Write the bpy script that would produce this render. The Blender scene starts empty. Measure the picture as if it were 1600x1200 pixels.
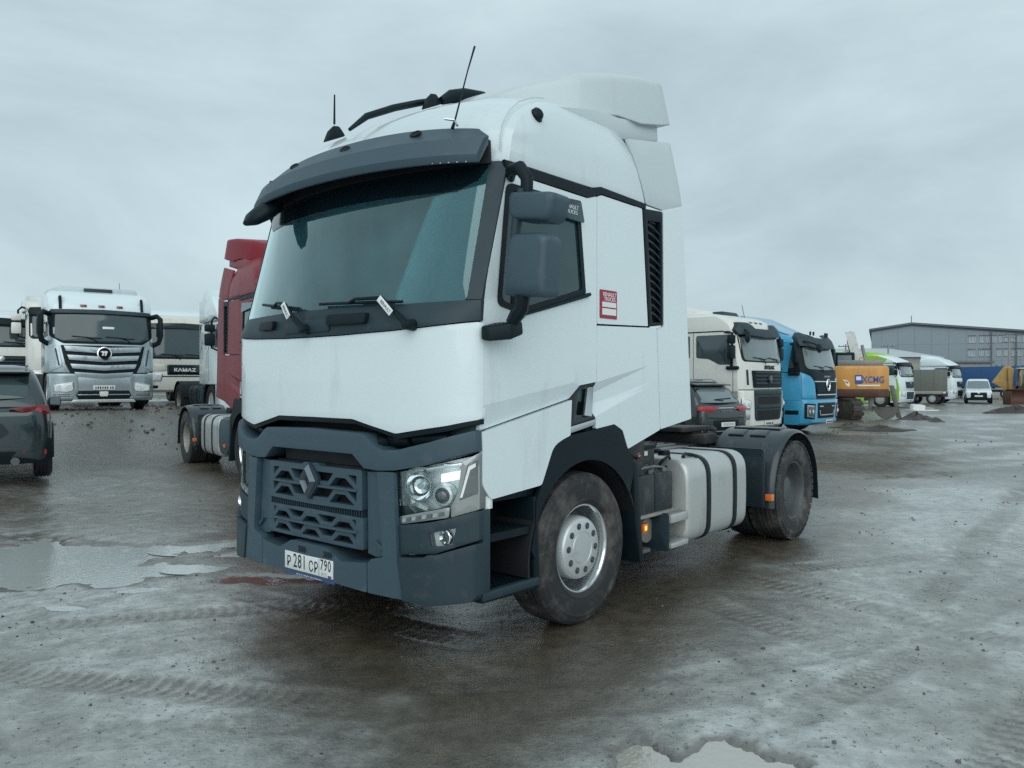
import bpy, bmesh, math, random
import numpy as np
from mathutils import Vector, Matrix
from mathutils.geometry import delaunay_2d_cdt

R = math.radians
random.seed(7)
scene = bpy.context.scene
COL = scene.collection

# ------------------------------------------------------------------ camera
CAM_H = 1.648
cam_data = bpy.data.cameras.new('camera')
cam_data.sensor_width = 36.0
cam_data.lens = 36.0 * 1230.3 / 1600.0
cam_data.clip_start = 0.05
cam_data.clip_end = 3000
cam = bpy.data.objects.new('camera', cam_data)
cam.location = (0, 0, CAM_H)
cam.rotation_euler = (R(90 - 0.2), 0, 0)
COL.objects.link(cam)
scene.camera = cam

# ------------------------------------------------------------------ sky, sun, exposure
SUN_EL, SUN_AZ = 36.0, 273.0          # azimuth the light comes from, degrees counter-clockwise from +X
world = bpy.data.worlds.new('World')
scene.world = world
world.use_nodes = True
wn, wl = world.node_tree.nodes, world.node_tree.links
wn.clear()
w_out = wn.new('ShaderNodeOutputWorld')
w_bg = wn.new('ShaderNodeBackground')
w_bg.inputs['Strength'].default_value = 0.1
w_sky = wn.new('ShaderNodeTexSky')
w_sky.sky_type = 'NISHITA'
w_sky.sun_disc = False
w_sky.sun_elevation = R(SUN_EL)
w_sky.sun_rotation = R(90 - SUN_AZ)
w_tc = wn.new('ShaderNodeTexCoord')
w_map = wn.new('ShaderNodeMapping')
w_map.inputs['Scale'].default_value = (1.0, 1.0, 2.6)
w_map.inputs['Location'].default_value = (3.1, 0.7, 0.2)
w_n1 = wn.new('ShaderNodeTexNoise')
w_n1.inputs['Scale'].default_value = 1.7
w_n1.inputs['Detail'].default_value = 7
w_n1.inputs['Roughness'].default_value = 0.58
w_n1.inputs['Distortion'].default_value = 0.35
w_ramp = wn.new('ShaderNodeValToRGB')
cr = w_ramp.color_ramp
cr.elements[0].position = 0.33
cr.elements[0].color = (0.385, 0.490, 0.530, 1)
cr.elements[1].position = 0.68
cr.elements[1].color = (0.560, 0.695, 0.735, 1)
e = cr.elements.new(0.50)
e.color = (0.470, 0.590, 0.630, 1)
w_mul = wn.new('ShaderNodeVectorMath')
w_mul.operation = 'SCALE'
w_mul.inputs['Scale'].default_value = 9.6
w_mix = wn.new('ShaderNodeMix')
w_mix.data_type = 'RGBA'
w_mix.inputs['Factor'].default_value = 0.94
wl.new(w_tc.outputs['Generated'], w_map.inputs['Vector'])
wl.new(w_map.outputs['Vector'], w_n1.inputs['Vector'])
w_sep = wn.new('ShaderNodeSeparateXYZ')
w_lo = wn.new('ShaderNodeMapRange')
w_lo.inputs['From Min'].default_value = 0.0
w_lo.inputs['From Max'].default_value = 0.30
w_lo.inputs['To Min'].default_value = 0.075
w_lo.inputs['To Max'].default_value = 0.0
w_add = wn.new('ShaderNodeMath')
w_add.operation = 'ADD'
wl.new(w_tc.outputs['Generated'], w_sep.inputs['Vector'])
wl.new(w_sep.outputs['Z'], w_lo.inputs['Value'])
wl.new(w_n1.outputs['Fac'], w_add.inputs[0])
wl.new(w_lo.outputs['Result'], w_add.inputs[1])
wl.new(w_add.outputs['Value'], w_ramp.inputs['Fac'])
wl.new(w_ramp.outputs['Color'], w_mul.inputs[0])
wl.new(w_sky.outputs['Color'], w_mix.inputs['A'])
wl.new(w_mul.outputs['Vector'], w_mix.inputs['B'])
wl.new(w_mix.outputs['Result'], w_bg.inputs['Color'])
wl.new(w_bg.outputs['Background'], w_out.inputs['Surface'])

sun_data = bpy.data.lights.new('sun', 'SUN')
sun_data.energy = 1.12
sun_data.angle = R(70)
sun_data.color = (1.0, 1.0, 0.97)
sun = bpy.data.objects.new('sun', sun_data)
d = Vector((math.cos(R(SUN_EL)) * math.cos(R(SUN_AZ)), math.cos(R(SUN_EL)) * math.sin(R(SUN_AZ)), math.sin(R(SUN_EL))))
sun.rotation_euler = d.to_track_quat('Z', 'Y').to_euler()
sun.location = (0, -20, 40)
COL.objects.link(sun)

vs = scene.view_settings
scene.display_settings.display_device = 'sRGB'
vs.view_transform = 'Standard'
vs.look = 'None'
vs.exposure = 0.25
vs.gamma = 1.0
vs.use_curve_mapping = False
scene.cycles.use_denoising = False
scene.cycles.max_bounces = 8
scene.cycles.transparent_max_bounces = 12

# ------------------------------------------------------------------ materials
MAT = {}


def new_mat(name):
    m = bpy.data.materials.new(name)
    m.use_nodes = True
    n = m.node_tree.nodes
    n.clear()
    out = n.new('ShaderNodeOutputMaterial')
    MAT[name] = m
    return m, n, m.node_tree.links, out


def mat(name, color, rough=0.5, metal=0.0, coat=0.0, ior=1.5, dirt=None, dirt_amt=0.0, dirt_scale=2.5,
        rvar=0.12, bump=0.0, bump_scale=60.0, cvar=0.06, emit=None, streak=False):
    """Principled paint / plastic / metal with noise wear: colour grain, roughness grain, blotches of dirt."""
    m, n, l, out = new_mat(name)
    b = n.new('ShaderNodeBsdfPrincipled')
    b.inputs['Metallic'].default_value = metal
    b.inputs['IOR'].default_value = ior
    b.inputs['Coat Weight'].default_value = coat
    b.inputs['Coat Roughness'].default_value = 0.06
    tc = n.new('ShaderNodeTexCoord')
    vec = tc.outputs['Object']
    if streak:
        mp = n.new('ShaderNodeMapping')
        mp.inputs['Scale'].default_value = (1.0, 1.0, 0.22)
        l.new(vec, mp.inputs['Vector'])
        vec = mp.outputs['Vector']
    ns = n.new('ShaderNodeTexNoise')
    ns.inputs['Scale'].default_value = dirt_scale
    ns.inputs['Detail'].default_value = 6
    ns.inputs['Roughness'].default_value = 0.62
    l.new(vec, ns.inputs['Vector'])
    # roughness
    mr = n.new('ShaderNodeMapRange')
    mr.inputs['From Min'].default_value = 0.3
    mr.inputs['From Max'].default_value = 0.7
    mr.inputs['To Min'].default_value = max(0.0, rough - rvar * rough)
    mr.inputs['To Max'].default_value = min(1.0, rough + rvar * rough * 1.6)
    l.new(ns.outputs['Fac'], mr.inputs['Value'])
    l.new(mr.outputs['Result'], b.inputs['Roughness'])
    # colour
    c1 = tuple(max(0, x * (1 - cvar)) for x in color) + (1,)
    c2 = tuple(min(1, x * (1 + cvar)) for x in color) + (1,)
    mx = n.new('ShaderNodeMix')
    mx.data_type = 'RGBA'
    mx.inputs['A'].default_value = c1
    mx.inputs['B'].default_value = c2
    l.new(ns.outputs['Fac'], mx.inputs['Factor'])
    colsock = mx.outputs['Result']
    if dirt is not None and dirt_amt > 0:
        nd = n.new('ShaderNodeTexNoise')
        nd.inputs['Scale'].default_value = dirt_scale * 1.7
        nd.inputs['Detail'].default_value = 9
        nd.inputs['Roughness'].default_value = 0.7
        l.new(vec, nd.inputs['Vector'])
        md = n.new('ShaderNodeMapRange')
        md.inputs['From Min'].default_value = 0.62 - 0.30 * dirt_amt
        md.inputs['From Max'].default_value = 0.80 - 0.14 * dirt_amt
        md.inputs['To Max'].default_value = min(1.0, 0.35 + dirt_amt)
        l.new(nd.outputs['Fac'], md.inputs['Value'])
        m2 = n.new('ShaderNodeMix')
        m2.data_type = 'RGBA'
        m2.inputs['B'].default_value = tuple(dirt) + (1,)
        l.new(md.outputs['Result'], m2.inputs['Factor'])
        l.new(colsock, m2.inputs['A'])
        colsock = m2.outputs['Result']
    l.new(colsock, b.inputs['Base Color'])
    if emit:
        b.inputs['Emission Color'].default_value = tuple(emit[:3]) + (1,)
        b.inputs['Emission Strength'].default_value = emit[3]
    if bump > 0:
        nb = n.new('ShaderNodeTexNoise')
        nb.inputs['Scale'].default_value = bump_scale
        nb.inputs['Detail'].default_value = 4
        l.new(tc.outputs['Object'], nb.inputs['Vector'])
        bp = n.new('ShaderNodeBump')
        bp.inputs['Strength'].default_value = min(1.0, bump)
        bp.inputs['Distance'].default_value = 0.004
        l.new(nb.outputs['Fac'], bp.inputs['Height'])
        l.new(bp.outputs['Normal'], b.inputs['Normal'])
    l.new(b.outputs['BSDF'], out.inputs['Surface'])
    return m


def glass(name, tint, refl=1.0, film=0.0, film_col=(0.25, 0.33, 0.35)):
    """Sheet of window glass: tinted transmission, Fresnel reflection, a thin uneven film of dust and dried rain."""
    m, n, l, out = new_mat(name)
    tr = n.new('ShaderNodeBsdfTransparent')
    tr.inputs['Color'].default_value = tuple(tint) + (1,)
    gl = n.new('ShaderNodeBsdfGlossy')
    gl.inputs['Roughness'].default_value = 0.015
    gl.inputs['Color'].default_value = (0.85, 1, 1, 1)
    fr = n.new('ShaderNodeFresnel')
    fr.inputs['IOR'].default_value = 1.5
    mp = n.new('ShaderNodeMath')
    mp.operation = 'MULTIPLY'
    mp.inputs[1].default_value = refl
    mp.use_clamp = True
    l.new(fr.outputs['Fac'], mp.inputs[0])
    df = n.new('ShaderNodeBsdfDiffuse')
    df.inputs['Color'].default_value = tuple(film_col) + (1,)
    tc = n.new('ShaderNodeTexCoord')
    ns = n.new('ShaderNodeTexNoise')
    ns.inputs['Scale'].default_value = 3.0
    ns.inputs['Detail'].default_value = 8
    l.new(tc.outputs['Object'], ns.inputs['Vector'])
    mf = n.new('ShaderNodeMapRange')
    mf.inputs['From Min'].default_value = 0.25
    mf.inputs['From Max'].default_value = 0.75
    mf.inputs['To Min'].default_value = film * 0.6
    mf.inputs['To Max'].default_value = film * 1.4
    l.new(ns.outputs['Fac'], mf.inputs['Value'])
    m1 = n.new('ShaderNodeMixShader')
    l.new(mf.outputs['Result'], m1.inputs['Fac'])
    l.new(tr.outputs['BSDF'], m1.inputs[1])
    l.new(df.outputs['BSDF'], m1.inputs[2])
    m2 = n.new('ShaderNodeMixShader')
    l.new(mp.outputs['Value'], m2.inputs['Fac'])
    l.new(m1.outputs['Shader'], m2.inputs[1])
    l.new(gl.outputs['BSDF'], m2.inputs[2])
    l.new(m2.outputs['Shader'], out.inputs['Surface'])
    return m


MUD = (0.13, 0.115, 0.10)
mat('white_paint', (0.70, 0.80, 0.825), 0.22, coat=0.55, dirt=(0.50, 0.51, 0.49), dirt_amt=0.16, dirt_scale=1.4, streak=True, cvar=0.025)
mat('roof_paint', (0.62, 0.715, 0.74), 0.24, coat=0.5, dirt=(0.44, 0.45, 0.43), dirt_amt=0.18, dirt_scale=1.4, streak=True, cvar=0.03)
mat('white_composite', (0.52, 0.60, 0.615), 0.34, coat=0.25, dirt=(0.43, 0.44, 0.43), dirt_amt=0.2, dirt_scale=1.4, streak=True, cvar=0.03)
mat('cream_paint', (0.70, 0.71, 0.66), 0.26, coat=0.5, dirt=(0.40, 0.38, 0.33), dirt_amt=0.3, dirt_scale=1.8, streak=True, cvar=0.03)
mat('ivory_paint', (0.67, 0.66, 0.60), 0.3, coat=0.4, dirt=(0.38, 0.35, 0.29), dirt_amt=0.35, dirt_scale=1.8, streak=True, cvar=0.03)
mat('silver_paint', (0.44, 0.525, 0.56), 0.27, metal=0.55, coat=0.6, dirt=(0.34, 0.34, 0.32), dirt_amt=0.3, dirt_scale=2, streak=True)
mat('blue_paint', (0.045, 0.33, 0.56), 0.24, coat=0.6, dirt=(0.16, 0.22, 0.25), dirt_amt=0.2, dirt_scale=2, streak=True)
mat('lime_paint', (0.28, 0.56, 0.05), 0.28, coat=0.5, dirt=(0.2, 0.25, 0.1), dirt_amt=0.2)
mat('red_paint', (0.21, 0.014, 0.026), 0.42, coat=0.08, ior=1.35, dirt=(0.17, 0.05, 0.055), dirt_amt=0.3, dirt_scale=1.6, streak=True, cvar=0.1)
mat('red_faded_print', (0.34, 0.10, 0.11), 0.5)
mat('dark_car_paint', (0.030, 0.048, 0.055), 0.2, metal=0.4, coat=0.9, dirt=(0.14, 0.14, 0.13), dirt_amt=0.2)
mat('graphite_car_paint', (0.040, 0.050, 0.055), 0.22, metal=0.5, coat=0.8, dirt=(0.11, 0.115, 0.11), dirt_amt=0.2)
mat('grey_plastic', (0.042, 0.079, 0.104), 0.48, bump=0.18, bump_scale=260, dirt=(0.15, 0.15, 0.145), dirt_amt=0.12, dirt_scale=3)
mat('dark_plastic', (0.0155, 0.0365, 0.049), 0.5, bump=0.2, bump_scale=240, dirt=(0.10, 0.10, 0.095), dirt_amt=0.16, dirt_scale=3)
mat('mudguard_plastic', (0.016, 0.029, 0.037), 0.32, coat=0.35, dirt=(0.10, 0.10, 0.095), dirt_amt=0.15, dirt_scale=3)
mat('black_plastic', (0.0045, 0.013, 0.0175), 0.45, ior=1.3, bump=0.1, bump_scale=200, dirt=(0.035, 0.04, 0.04), dirt_amt=0.12, dirt_scale=3)
mat('gloss_black', (0.004, 0.011, 0.015), 0.12, coat=0.25)
mat('mesh_black', (0.008, 0.010, 0.012), 0.7)
mat('cabin_fabric', (0.10, 0.15, 0.165), 0.85, bump=0.3, bump_scale=120)
mat('cabin_trim', (0.085, 0.14, 0.155), 0.7)
mat('battery_case', (0.016, 0.026, 0.032), 0.5, dirt=(0.12, 0.115, 0.105), dirt_amt=0.3, dirt_scale=4)
mat('chassis_black', (0.018, 0.022, 0.025), 0.55, dirt=(0.10, 0.085, 0.07), dirt_amt=0.4, dirt_scale=4, bump=0.3, bump_scale=50)
mat('rubber', (0.020, 0.022, 0.024), 0.62, dirt=(0.15, 0.138, 0.125), dirt_amt=0.50, dirt_scale=2.6, bump=0.4, bump_scale=45)
mat('rubber_clean', (0.016, 0.018, 0.020), 0.55, dirt=(0.09, 0.085, 0.08), dirt_amt=0.2, dirt_scale=5, bump=0.3, bump_scale=45)
mat('rim_silver', (0.60, 0.63, 0.64), 0.33, metal=0.45, dirt=(0.30, 0.28, 0.25), dirt_amt=0.22, dirt_scale=7)
mat('rim_bright', (0.74, 0.77, 0.78), 0.14, metal=0.95, dirt=(0.3, 0.28, 0.25), dirt_amt=0.18, dirt_scale=7)
mat('rim_dark', (0.10, 0.115, 0.125), 0.5, metal=0.4, dirt=(0.16, 0.15, 0.13), dirt_amt=0.4, dirt_scale=6)
mat('chrome', (0.80, 0.84, 0.86), 0.09, metal=1.0)
mat('lamp_chrome', (0.82, 0.87, 0.88), 0.25, metal=0.35)
mat('chrome_dull', (0.55, 0.60, 0.62), 0.28, metal=0.9)
mat('smoked_chrome', (0.30, 0.33, 0.33), 0.18, metal=0.8)
mat('emblem_metal', (0.10, 0.13, 0.15), 0.3, metal=0.6)
mat('alloy', (0.52, 0.54, 0.53), 0.34, metal=0.5, dirt=(0.36, 0.34, 0.30), dirt_amt=0.3, dirt_scale=3, streak=True)
mat('alloy_dull', (0.36, 0.355, 0.33), 0.5, metal=0.4, dirt=(0.2, 0.18, 0.15), dirt_amt=0.4, dirt_scale=4)
mat('steel_grey', (0.22, 0.235, 0.24), 0.45, metal=0.6, dirt=(0.12, 0.1, 0.08), dirt_amt=0.4, dirt_scale=5)
mat('amber_lens', (0.75, 0.17, 0.03), 0.2, coat=0.6)
mat('amber_lit', (0.9, 0.3, 0.04), 0.2, emit=(1.0, 0.42, 0.03, 2.2))
mat('red_lens', (0.42, 0.012, 0.02), 0.14, coat=0.8)
mat('red_lens_dark', (0.16, 0.006, 0.012), 0.12, coat=0.8)
mat('lamp_white', (0.78, 0.82, 0.83), 0.2, coat=0.5)
mat('led_lit', (0.9, 0.95, 1.0), 0.3, emit=(0.92, 0.97, 1.0, 0.75))
mat('lens_clear_dark', (0.09, 0.11, 0.12), 0.08, coat=1.0)
mat('print_white', (0.78, 0.80, 0.80), 0.5)
mat('print_black', (0.012, 0.014, 0.016), 0.5)
mat('print_blue', (0.02, 0.09, 0.36), 0.45)
mat('print_red', (0.34, 0.02, 0.05), 0.45)
mat('print_grey', (0.33, 0.37, 0.39), 0.5)
mat('plate_white', (0.72, 0.75, 0.75), 0.35, dirt=(0.45, 0.43, 0.4), dirt_amt=0.2, dirt_scale=9)
mat('orange_paint', (0.62, 0.29, 0.055), 0.38, coat=0.3, dirt=(0.25, 0.17, 0.10), dirt_amt=0.35, dirt_scale=2, streak=True)
mat('brown_steel', (0.085, 0.035, 0.022), 0.5, dirt=(0.12, 0.09, 0.07), dirt_amt=0.3)
mat('digger_yellow', (0.42, 0.26, 0.07), 0.45, dirt=(0.2, 0.15, 0.09), dirt_amt=0.4, dirt_scale=3)
mat('boom_white', (0.52, 0.54, 0.52), 0.45, dirt=(0.25, 0.24, 0.22), dirt_amt=0.4, dirt_scale=3)
mat('worn_steel', (0.13, 0.13, 0.125), 0.55, metal=0.3, dirt=(0.09, 0.075, 0.06), dirt_amt=0.5, dirt_scale=4)
mat('tarp_olive', (0.15, 0.165, 0.145), 0.7, bump=0.3, bump_scale=6, dirt=(0.22, 0.22, 0.2), dirt_amt=0.3)
mat('tarp_blue', (0.018, 0.085, 0.23), 0.5, bump=0.3, bump_scale=5, dirt=(0.06, 0.11, 0.2), dirt_amt=0.3)
mat('cladding_grey', (0.26, 0.31, 0.345), 0.6, cvar=0.07, dirt=(0.14, 0.155, 0.17), dirt_amt=0.25, dirt_scale=0.12)
mat('cladding_dark', (0.12, 0.14, 0.165), 0.6)
mat('plaster_beige', (0.30, 0.31, 0.30), 0.8, dirt=(0.2, 0.2, 0.19), dirt_amt=0.3, dirt_scale=0.4)
mat('roof_sheet', (0.46, 0.50, 0.53), 0.5, dirt=(0.36, 0.38, 0.38), dirt_amt=0.3, dirt_scale=0.3)
mat('window_white', (0.44, 0.49, 0.52), 0.5)
mat('window_sky', (0.34, 0.39, 0.42), 0.15, coat=0.5)
mat('window_glass', (0.06, 0.085, 0.10), 0.08, coat=1.0)
mat('concrete', (0.30, 0.30, 0.28), 0.8, bump=0.5, bump_scale=20)
mat('foam_white', (0.72, 0.74, 0.74), 0.7)
mat('leaf_green', (0.06, 0.11, 0.025), 0.6)
mat('stone', (0.10, 0.095, 0.09), 0.5, bump=0.6, bump_scale=30)
mat('mud_clod', (0.040, 0.034, 0.028), 0.45, bump=0.8, bump_scale=25)
glass('windscreen_glass', (0.50, 0.74, 0.77), 2.3, film=0.30, film_col=(0.06, 0.20, 0.24))
glass('side_glass', (0.30, 0.42, 0.44), 1.6, film=0.30, film_col=(0.05, 0.12, 0.14))
glass('clear_glass', (0.74, 0.84, 0.85), 1.4, film=0.10, film_col=(0.12, 0.2, 0.22))
glass('dark_glass', (0.18, 0.24, 0.25), 1.5, film=0.10, film_col=(0.14, 0.21, 0.23))
glass('lens_glass', (0.96, 0.98, 0.98), 1.3, film=0.01)
glass('smoke_lens', (0.55, 0.56, 0.54), 1.6, film=0.10, film_col=(0.25, 0.24, 0.22))


# ------------------------------------------------------------------ mesh helpers
def even_odd(p, loops):
    c = False
    x, y = p
    for lp in loops:
        j = len(lp) - 1
        for i in range(len(lp)):
            xi, yi = lp[i]
            xj, yj = lp[j]
            if (yi > y) != (yj > y) and x < (xj - xi) * (y - yi) / (yj - yi) + xi:
                c = not c
            j = i
    return c


def rounded(pts, r, n=4):
    """2-D polygon with its corners rounded by radius r."""
    out = []
    N = len(pts)
    rr = r if isinstance(r, (list, tuple)) else [r] * N
    for i in range(N):
        p0, p1, p2 = Vector(pts[i - 1]), Vector(pts[i]), Vector(pts[(i + 1) % N])
        a, b = p0 - p1, p2 - p1
        la, lb = a.length, b.length
        k = min(rr[i], 0.48 * la, 0.48 * lb)
        if k < 1e-5:
            out.append(tuple(p1))
            continue
        a.normalize()
        b.normalize()
        s, e_ = p1 + a * k, p1 + b * k
        for t in range(n + 1):
            u = t / n
            q = s * (1 - u) ** 2 + p1 * 2 * u * (1 - u) + e_ * u * u
            out.append((q.x, q.y))
    return out


def rect(x0, y0, x1, y1):
    return [(x0, y0), (x1, y0), (x1, y1), (x0, y1)]


def densify(lp, g):
    out = []
    for i in range(len(lp)):
        a, b = lp[i], lp[(i + 1) % len(lp)]
        L = math.hypot(b[0] - a[0], b[1] - a[1])
        n = max(1, int(math.ceil(L / g)))
        for k in range(n):
            out.append((a[0] + (b[0] - a[0]) * k / n, a[1] + (b[1] - a[1]) * k / n))
    return out


class MB:
    """Collects shapes and links them as ONE mesh object."""

    def __init__(self):
        self.v = []
        self.f = []

    def add(self, verts, faces, M=None):
        o = len(self.v)
        if M is not None:
            verts = [M @ Vector(p) for p in verts]
        self.v += [tuple(p) for p in verts]
        self.f += [tuple(i + o for i in f) for f in faces]
        return self

    def box(self, c, s, rot=None, taper=None):
        hx, hy, hz = s[0] / 2, s[1] / 2, s[2] / 2
        t = taper or (1, 1)
        vs_ = [(x * (t[0] if z > 0 else 1), y * (t[1] if z > 0 else 1), z) for z in (-hz, hz) for x, y in ((-hx, -hy), (hx, -hy), (hx, hy), (-hx, hy))]
        fs = [(3, 2, 1, 0), (4, 5, 6, 7), (0, 1, 5, 4), (1, 2, 6, 5), (2, 3, 7, 6), (3, 0, 4, 7)]
        M = Matrix.Translation(c)
        if rot is not None:
            from mathutils import Euler
            M = M @ Euler(rot).to_matrix().to_4x4()
        return self.add(vs_, fs, M)

    def box2(self, a, b):
        c = [(a[i] + b[i]) / 2 for i in range(3)]
        return self.box(c, [abs(b[i] - a[i]) for i in range(3)])

    def loft(self, rings, caps=True, closed=True):
        n = len(rings[0])
        vs_ = [p for r_ in rings for p in r_]
        fs = []
        for i in range(len(rings) - 1):
            for j in range(n if closed else n - 1):
                k = (j + 1) % n
                fs.append((i * n + j, i * n + k, (i + 1) * n + k, (i + 1) * n + j))
        if caps:
            fs.append(tuple(reversed(range(n))))
            fs.append(tuple(range((len(rings) - 1) * n, len(rings) * n)))
        return self.add(vs_, fs)

    def cyl(self, p0, p1, r0, r1=None, n=16, caps=True):
        r1 = r0 if r1 is None else r1
        p0, p1 = Vector(p0), Vector(p1)
        ax = (p1 - p0).normalized()
        u = ax.orthogonal().normalized()
        w = ax.cross(u)
        rings = []
        for p, r_ in ((p0, r0), (p1, r1)):
            rings.append([p + (u * math.cos(2 * math.pi * k / n) + w * math.sin(2 * math.pi * k / n)) * r_ for k in range(n)])
        return self.loft(rings, caps)

    def tube(self, path, r, n=8, caps=True):
        path = [Vector(p) for p in path]
        rings = []
        prev = None
        for i, p in enumerate(path):
            t = (path[min(i + 1, len(path) - 1)] - path[max(i - 1, 0)]).normalized()
            if prev is None:
                u = t.orthogonal().normalized()
            else:
                u = (prev - t * prev.dot(t)).normalized()
            prev = u
            w = t.cross(u)
            rr = r[i] if isinstance(r, (list, tuple)) else r
            rings.append([p + (u * math.cos(2 * math.pi * k / n) + w * math.sin(2 * math.pi * k / n)) * rr for k in range(n)])
        return self.loft(rings, caps)

    def lathe(self, prof, n=48, M=None, closed=False):
        """prof: (radius, axial) pairs, spun about local Y."""
        vs_, fs = [], []
        m = len(prof)
        for k in range(n):
            a = 2 * math.pi * k / n
            for r_, y in prof:
                vs_.append((r_ * math.cos(a), y, r_ * math.sin(a)))
        for k in range(n):
            k2 = (k + 1) % n
            for j in range(m if closed else m - 1):
                j2 = (j + 1) % m
                fs.append((k * m + j, k2 * m + j, k2 * m + j2, k * m + j2))
        return self.add(vs_, fs, M)

    def panel(self, outline, fmap, thick, g=None, holes=(), creases=()):
        """Sheet cut to a 2-D outline with holes, laid on a curved surface fmap(u, v, depth), with thickness."""
        loops = [list(outline)] + [list(h) for h in holes]
        if g:
            loops = [densify(lp, g) for lp in loops]
        pts, edges = [], []
        for lp in loops:
            o = len(pts)
            pts += lp
            edges += [(o + i, o + (i + 1) % len(lp)) for i in range(len(lp))]
        for cl in creases:          # fold lines that must lie on mesh edges
            o = len(pts)
            pts += list(cl)
            edges += [(o + i, o + i + 1) for i in range(len(cl) - 1)]
        if g:
            xs = [p[0] for p in loops[0]]
            ys = [p[1] for p in loops[0]]
            b = np.array(pts)
            nx = int((max(xs) - min(xs)) / g)
            ny = int((max(ys) - min(ys)) / g)
            for i in range(1, nx + 1):
                for j in range(1, ny + 1):
                    q = (min(xs) + i * g, min(ys) + j * g)
                    if even_odd(q, loops) and np.min((b[:, 0] - q[0]) ** 2 + (b[:, 1] - q[1]) ** 2) > (0.4 * g) ** 2:
                        pts.append(q)
        V, E, F, *_ = delaunay_2d_cdt([Vector(p) for p in pts], edges, [], 0, 1e-6)
        tris = []
        for f in F:
            c = [sum(V[i][k] for i in f) / len(f) for k in (0, 1)]
            if even_odd(c, loops):
                tris.append(tuple(f))
        n = len(V)
        front = [fmap(p[0], p[1], 0.0) for p in V]
        back = [fmap(p[0], p[1], thick) for p in V]
        fs = list(tris) + [tuple(i + n for i in reversed(t)) for t in tris]
        cnt = {}
        for t in tris:
            for i in range(len(t)):
                a, b2 = t[i], t[(i + 1) % len(t)]
                cnt[(a, b2)] = 1
        for (a, b2) in cnt:
            if (b2, a) not in cnt:
                fs.append((b2, a, a + n, b2 + n))
        return self.add(front + back, fs)

    def mesh(self, name, bevel=0.0, bevel_angle=40, smooth=38, segs=2):
        bm = bmesh.new()
        vv = [bm.verts.new(p) for p in self.v]
        for f in self.f:
            if len(set(f)) < 3:
                continue
            try:
                bm.faces.new([vv[i] for i in f])
            except ValueError:
                pass
        loose = [v for v in bm.verts if not v.link_faces]
        if loose:
            bmesh.ops.delete(bm, geom=loose, context='VERTS')
        bmesh.ops.remove_doubles(bm, verts=bm.verts, dist=1e-5)
        bmesh.ops.recalc_face_normals(bm, faces=bm.faces)
        if bevel > 0:
            th = R(bevel_angle)
            eds = [e_ for e_ in bm.edges if len(e_.link_faces) == 2 and e_.calc_face_angle(0) > th]
            if eds:
                bmesh.ops.bevel(bm, geom=eds, offset=bevel, segments=segs, profile=0.5, affect='EDGES', clamp_overlap=True)
        me = bpy.data.meshes.new(name)
        bm.to_mesh(me)
        bm.free()
        me.polygons.foreach_set('use_smooth', [True] * len(me.polygons))
        me.set_sharp_from_angle(angle=R(smooth))
        return me

    def build(self, name, material, parent=None, bevel=0.0, bevel_angle=40, smooth=38, segs=2, loc=None, rot=None, label=None, kind=None):
        me = self.mesh(name, bevel, bevel_angle, smooth, segs)
        me.materials.append(MAT[material] if isinstance(material, str) else material)
        return link(name, me, parent, loc, rot, label, kind)


def link(name, me, parent=None, loc=None, rot=None, label=None, kind=None):
    o = bpy.data.objects.new(name, me)
    COL.objects.link(o)
    if parent is not None:
        o.parent = parent
    if loc is not None:
        o.location = loc
    if rot is not None:
        o.rotation_euler = rot
    if label:
        o['label'] = label
    if kind:
        o['kind'] = kind
    return o


def thing(name, label, cat, loc=(0, 0, 0), rz=0.0, group=None):
    o = bpy.data.objects.new(name, None)
    COL.objects.link(o)
    o.empty_display_size = 0.3
    o.location = loc
    o.rotation_euler = (0, 0, rz)
    tag(o, label, cat, group)
    return o


def tag(o, label, cat, group=None):
    o['label'] = label
    o['category'] = cat
    if group:
        o['group'] = group
    return o


def copy_tree(o, parent=None):
    c = o.copy()
    COL.objects.link(c)
    if parent is not None:
        c.parent = parent
    for ch in list(o.children):
        copy_tree(ch, c)
    return c


def text_mesh(body, size, extrude=0.001, align='CENTER', space=1.0, bold=0.0, xscale=1.0):
    cu = bpy.data.curves.new('lettering', 'FONT')
    cu.body = body
    cu.size = size
    cu.extrude = extrude
    cu.offset = bold
    cu.align_x = align
    cu.align_y = 'CENTER'
    cu.space_character = space
    cu.resolution_u = 3
    o = bpy.data.objects.new('lettering', cu)
    COL.objects.link(o)
    bpy.context.view_layer.update()
    me = bpy.data.meshes.new_from_object(o.evaluated_get(bpy.context.evaluated_depsgraph_get()))
    bpy.data.objects.remove(o)
    if xscale != 1.0:
        me.transform(Matrix.Diagonal((xscale, 1, 1, 1)))
    return me


def lettering(body, size, material, parent, M, name='lettering', **kw):
    """Raised or printed words: text lies in the local XY plane of M (X = reading direction, Z = outward)."""
    me = text_mesh(body, size, **kw)
    me.transform(M)
    me.materials.clear()
    me.materials.append(MAT[material])
    return link(name, me, parent)


def frame(o, xdir, zdir):
    x = Vector(xdir).normalized()
    z = Vector(zdir)
    z = (z - x * z.dot(x)).normalized()
    y = z.cross(x)
    M = Matrix((x, y, z)).transposed().to_4x4()
    M.translation = Vector(o)
    return M


def sstep(a, b, x):
    t = min(1.0, max(0.0, (x - a) / (b - a)))
    return t * t * (3 - 2 * t)


# ------------------------------------------------------------------ terrain height (also used to stand things on it)
def terrain(x, y):
    h = 0.85 * sstep(6.6, 10.0, -x) * sstep(12, 20, y)
    h += 0.22 * sstep(5.5, 7.5, -x) * sstep(8.5, 11.0, y) * (1 - sstep(12, 17, y))
    return h

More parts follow.
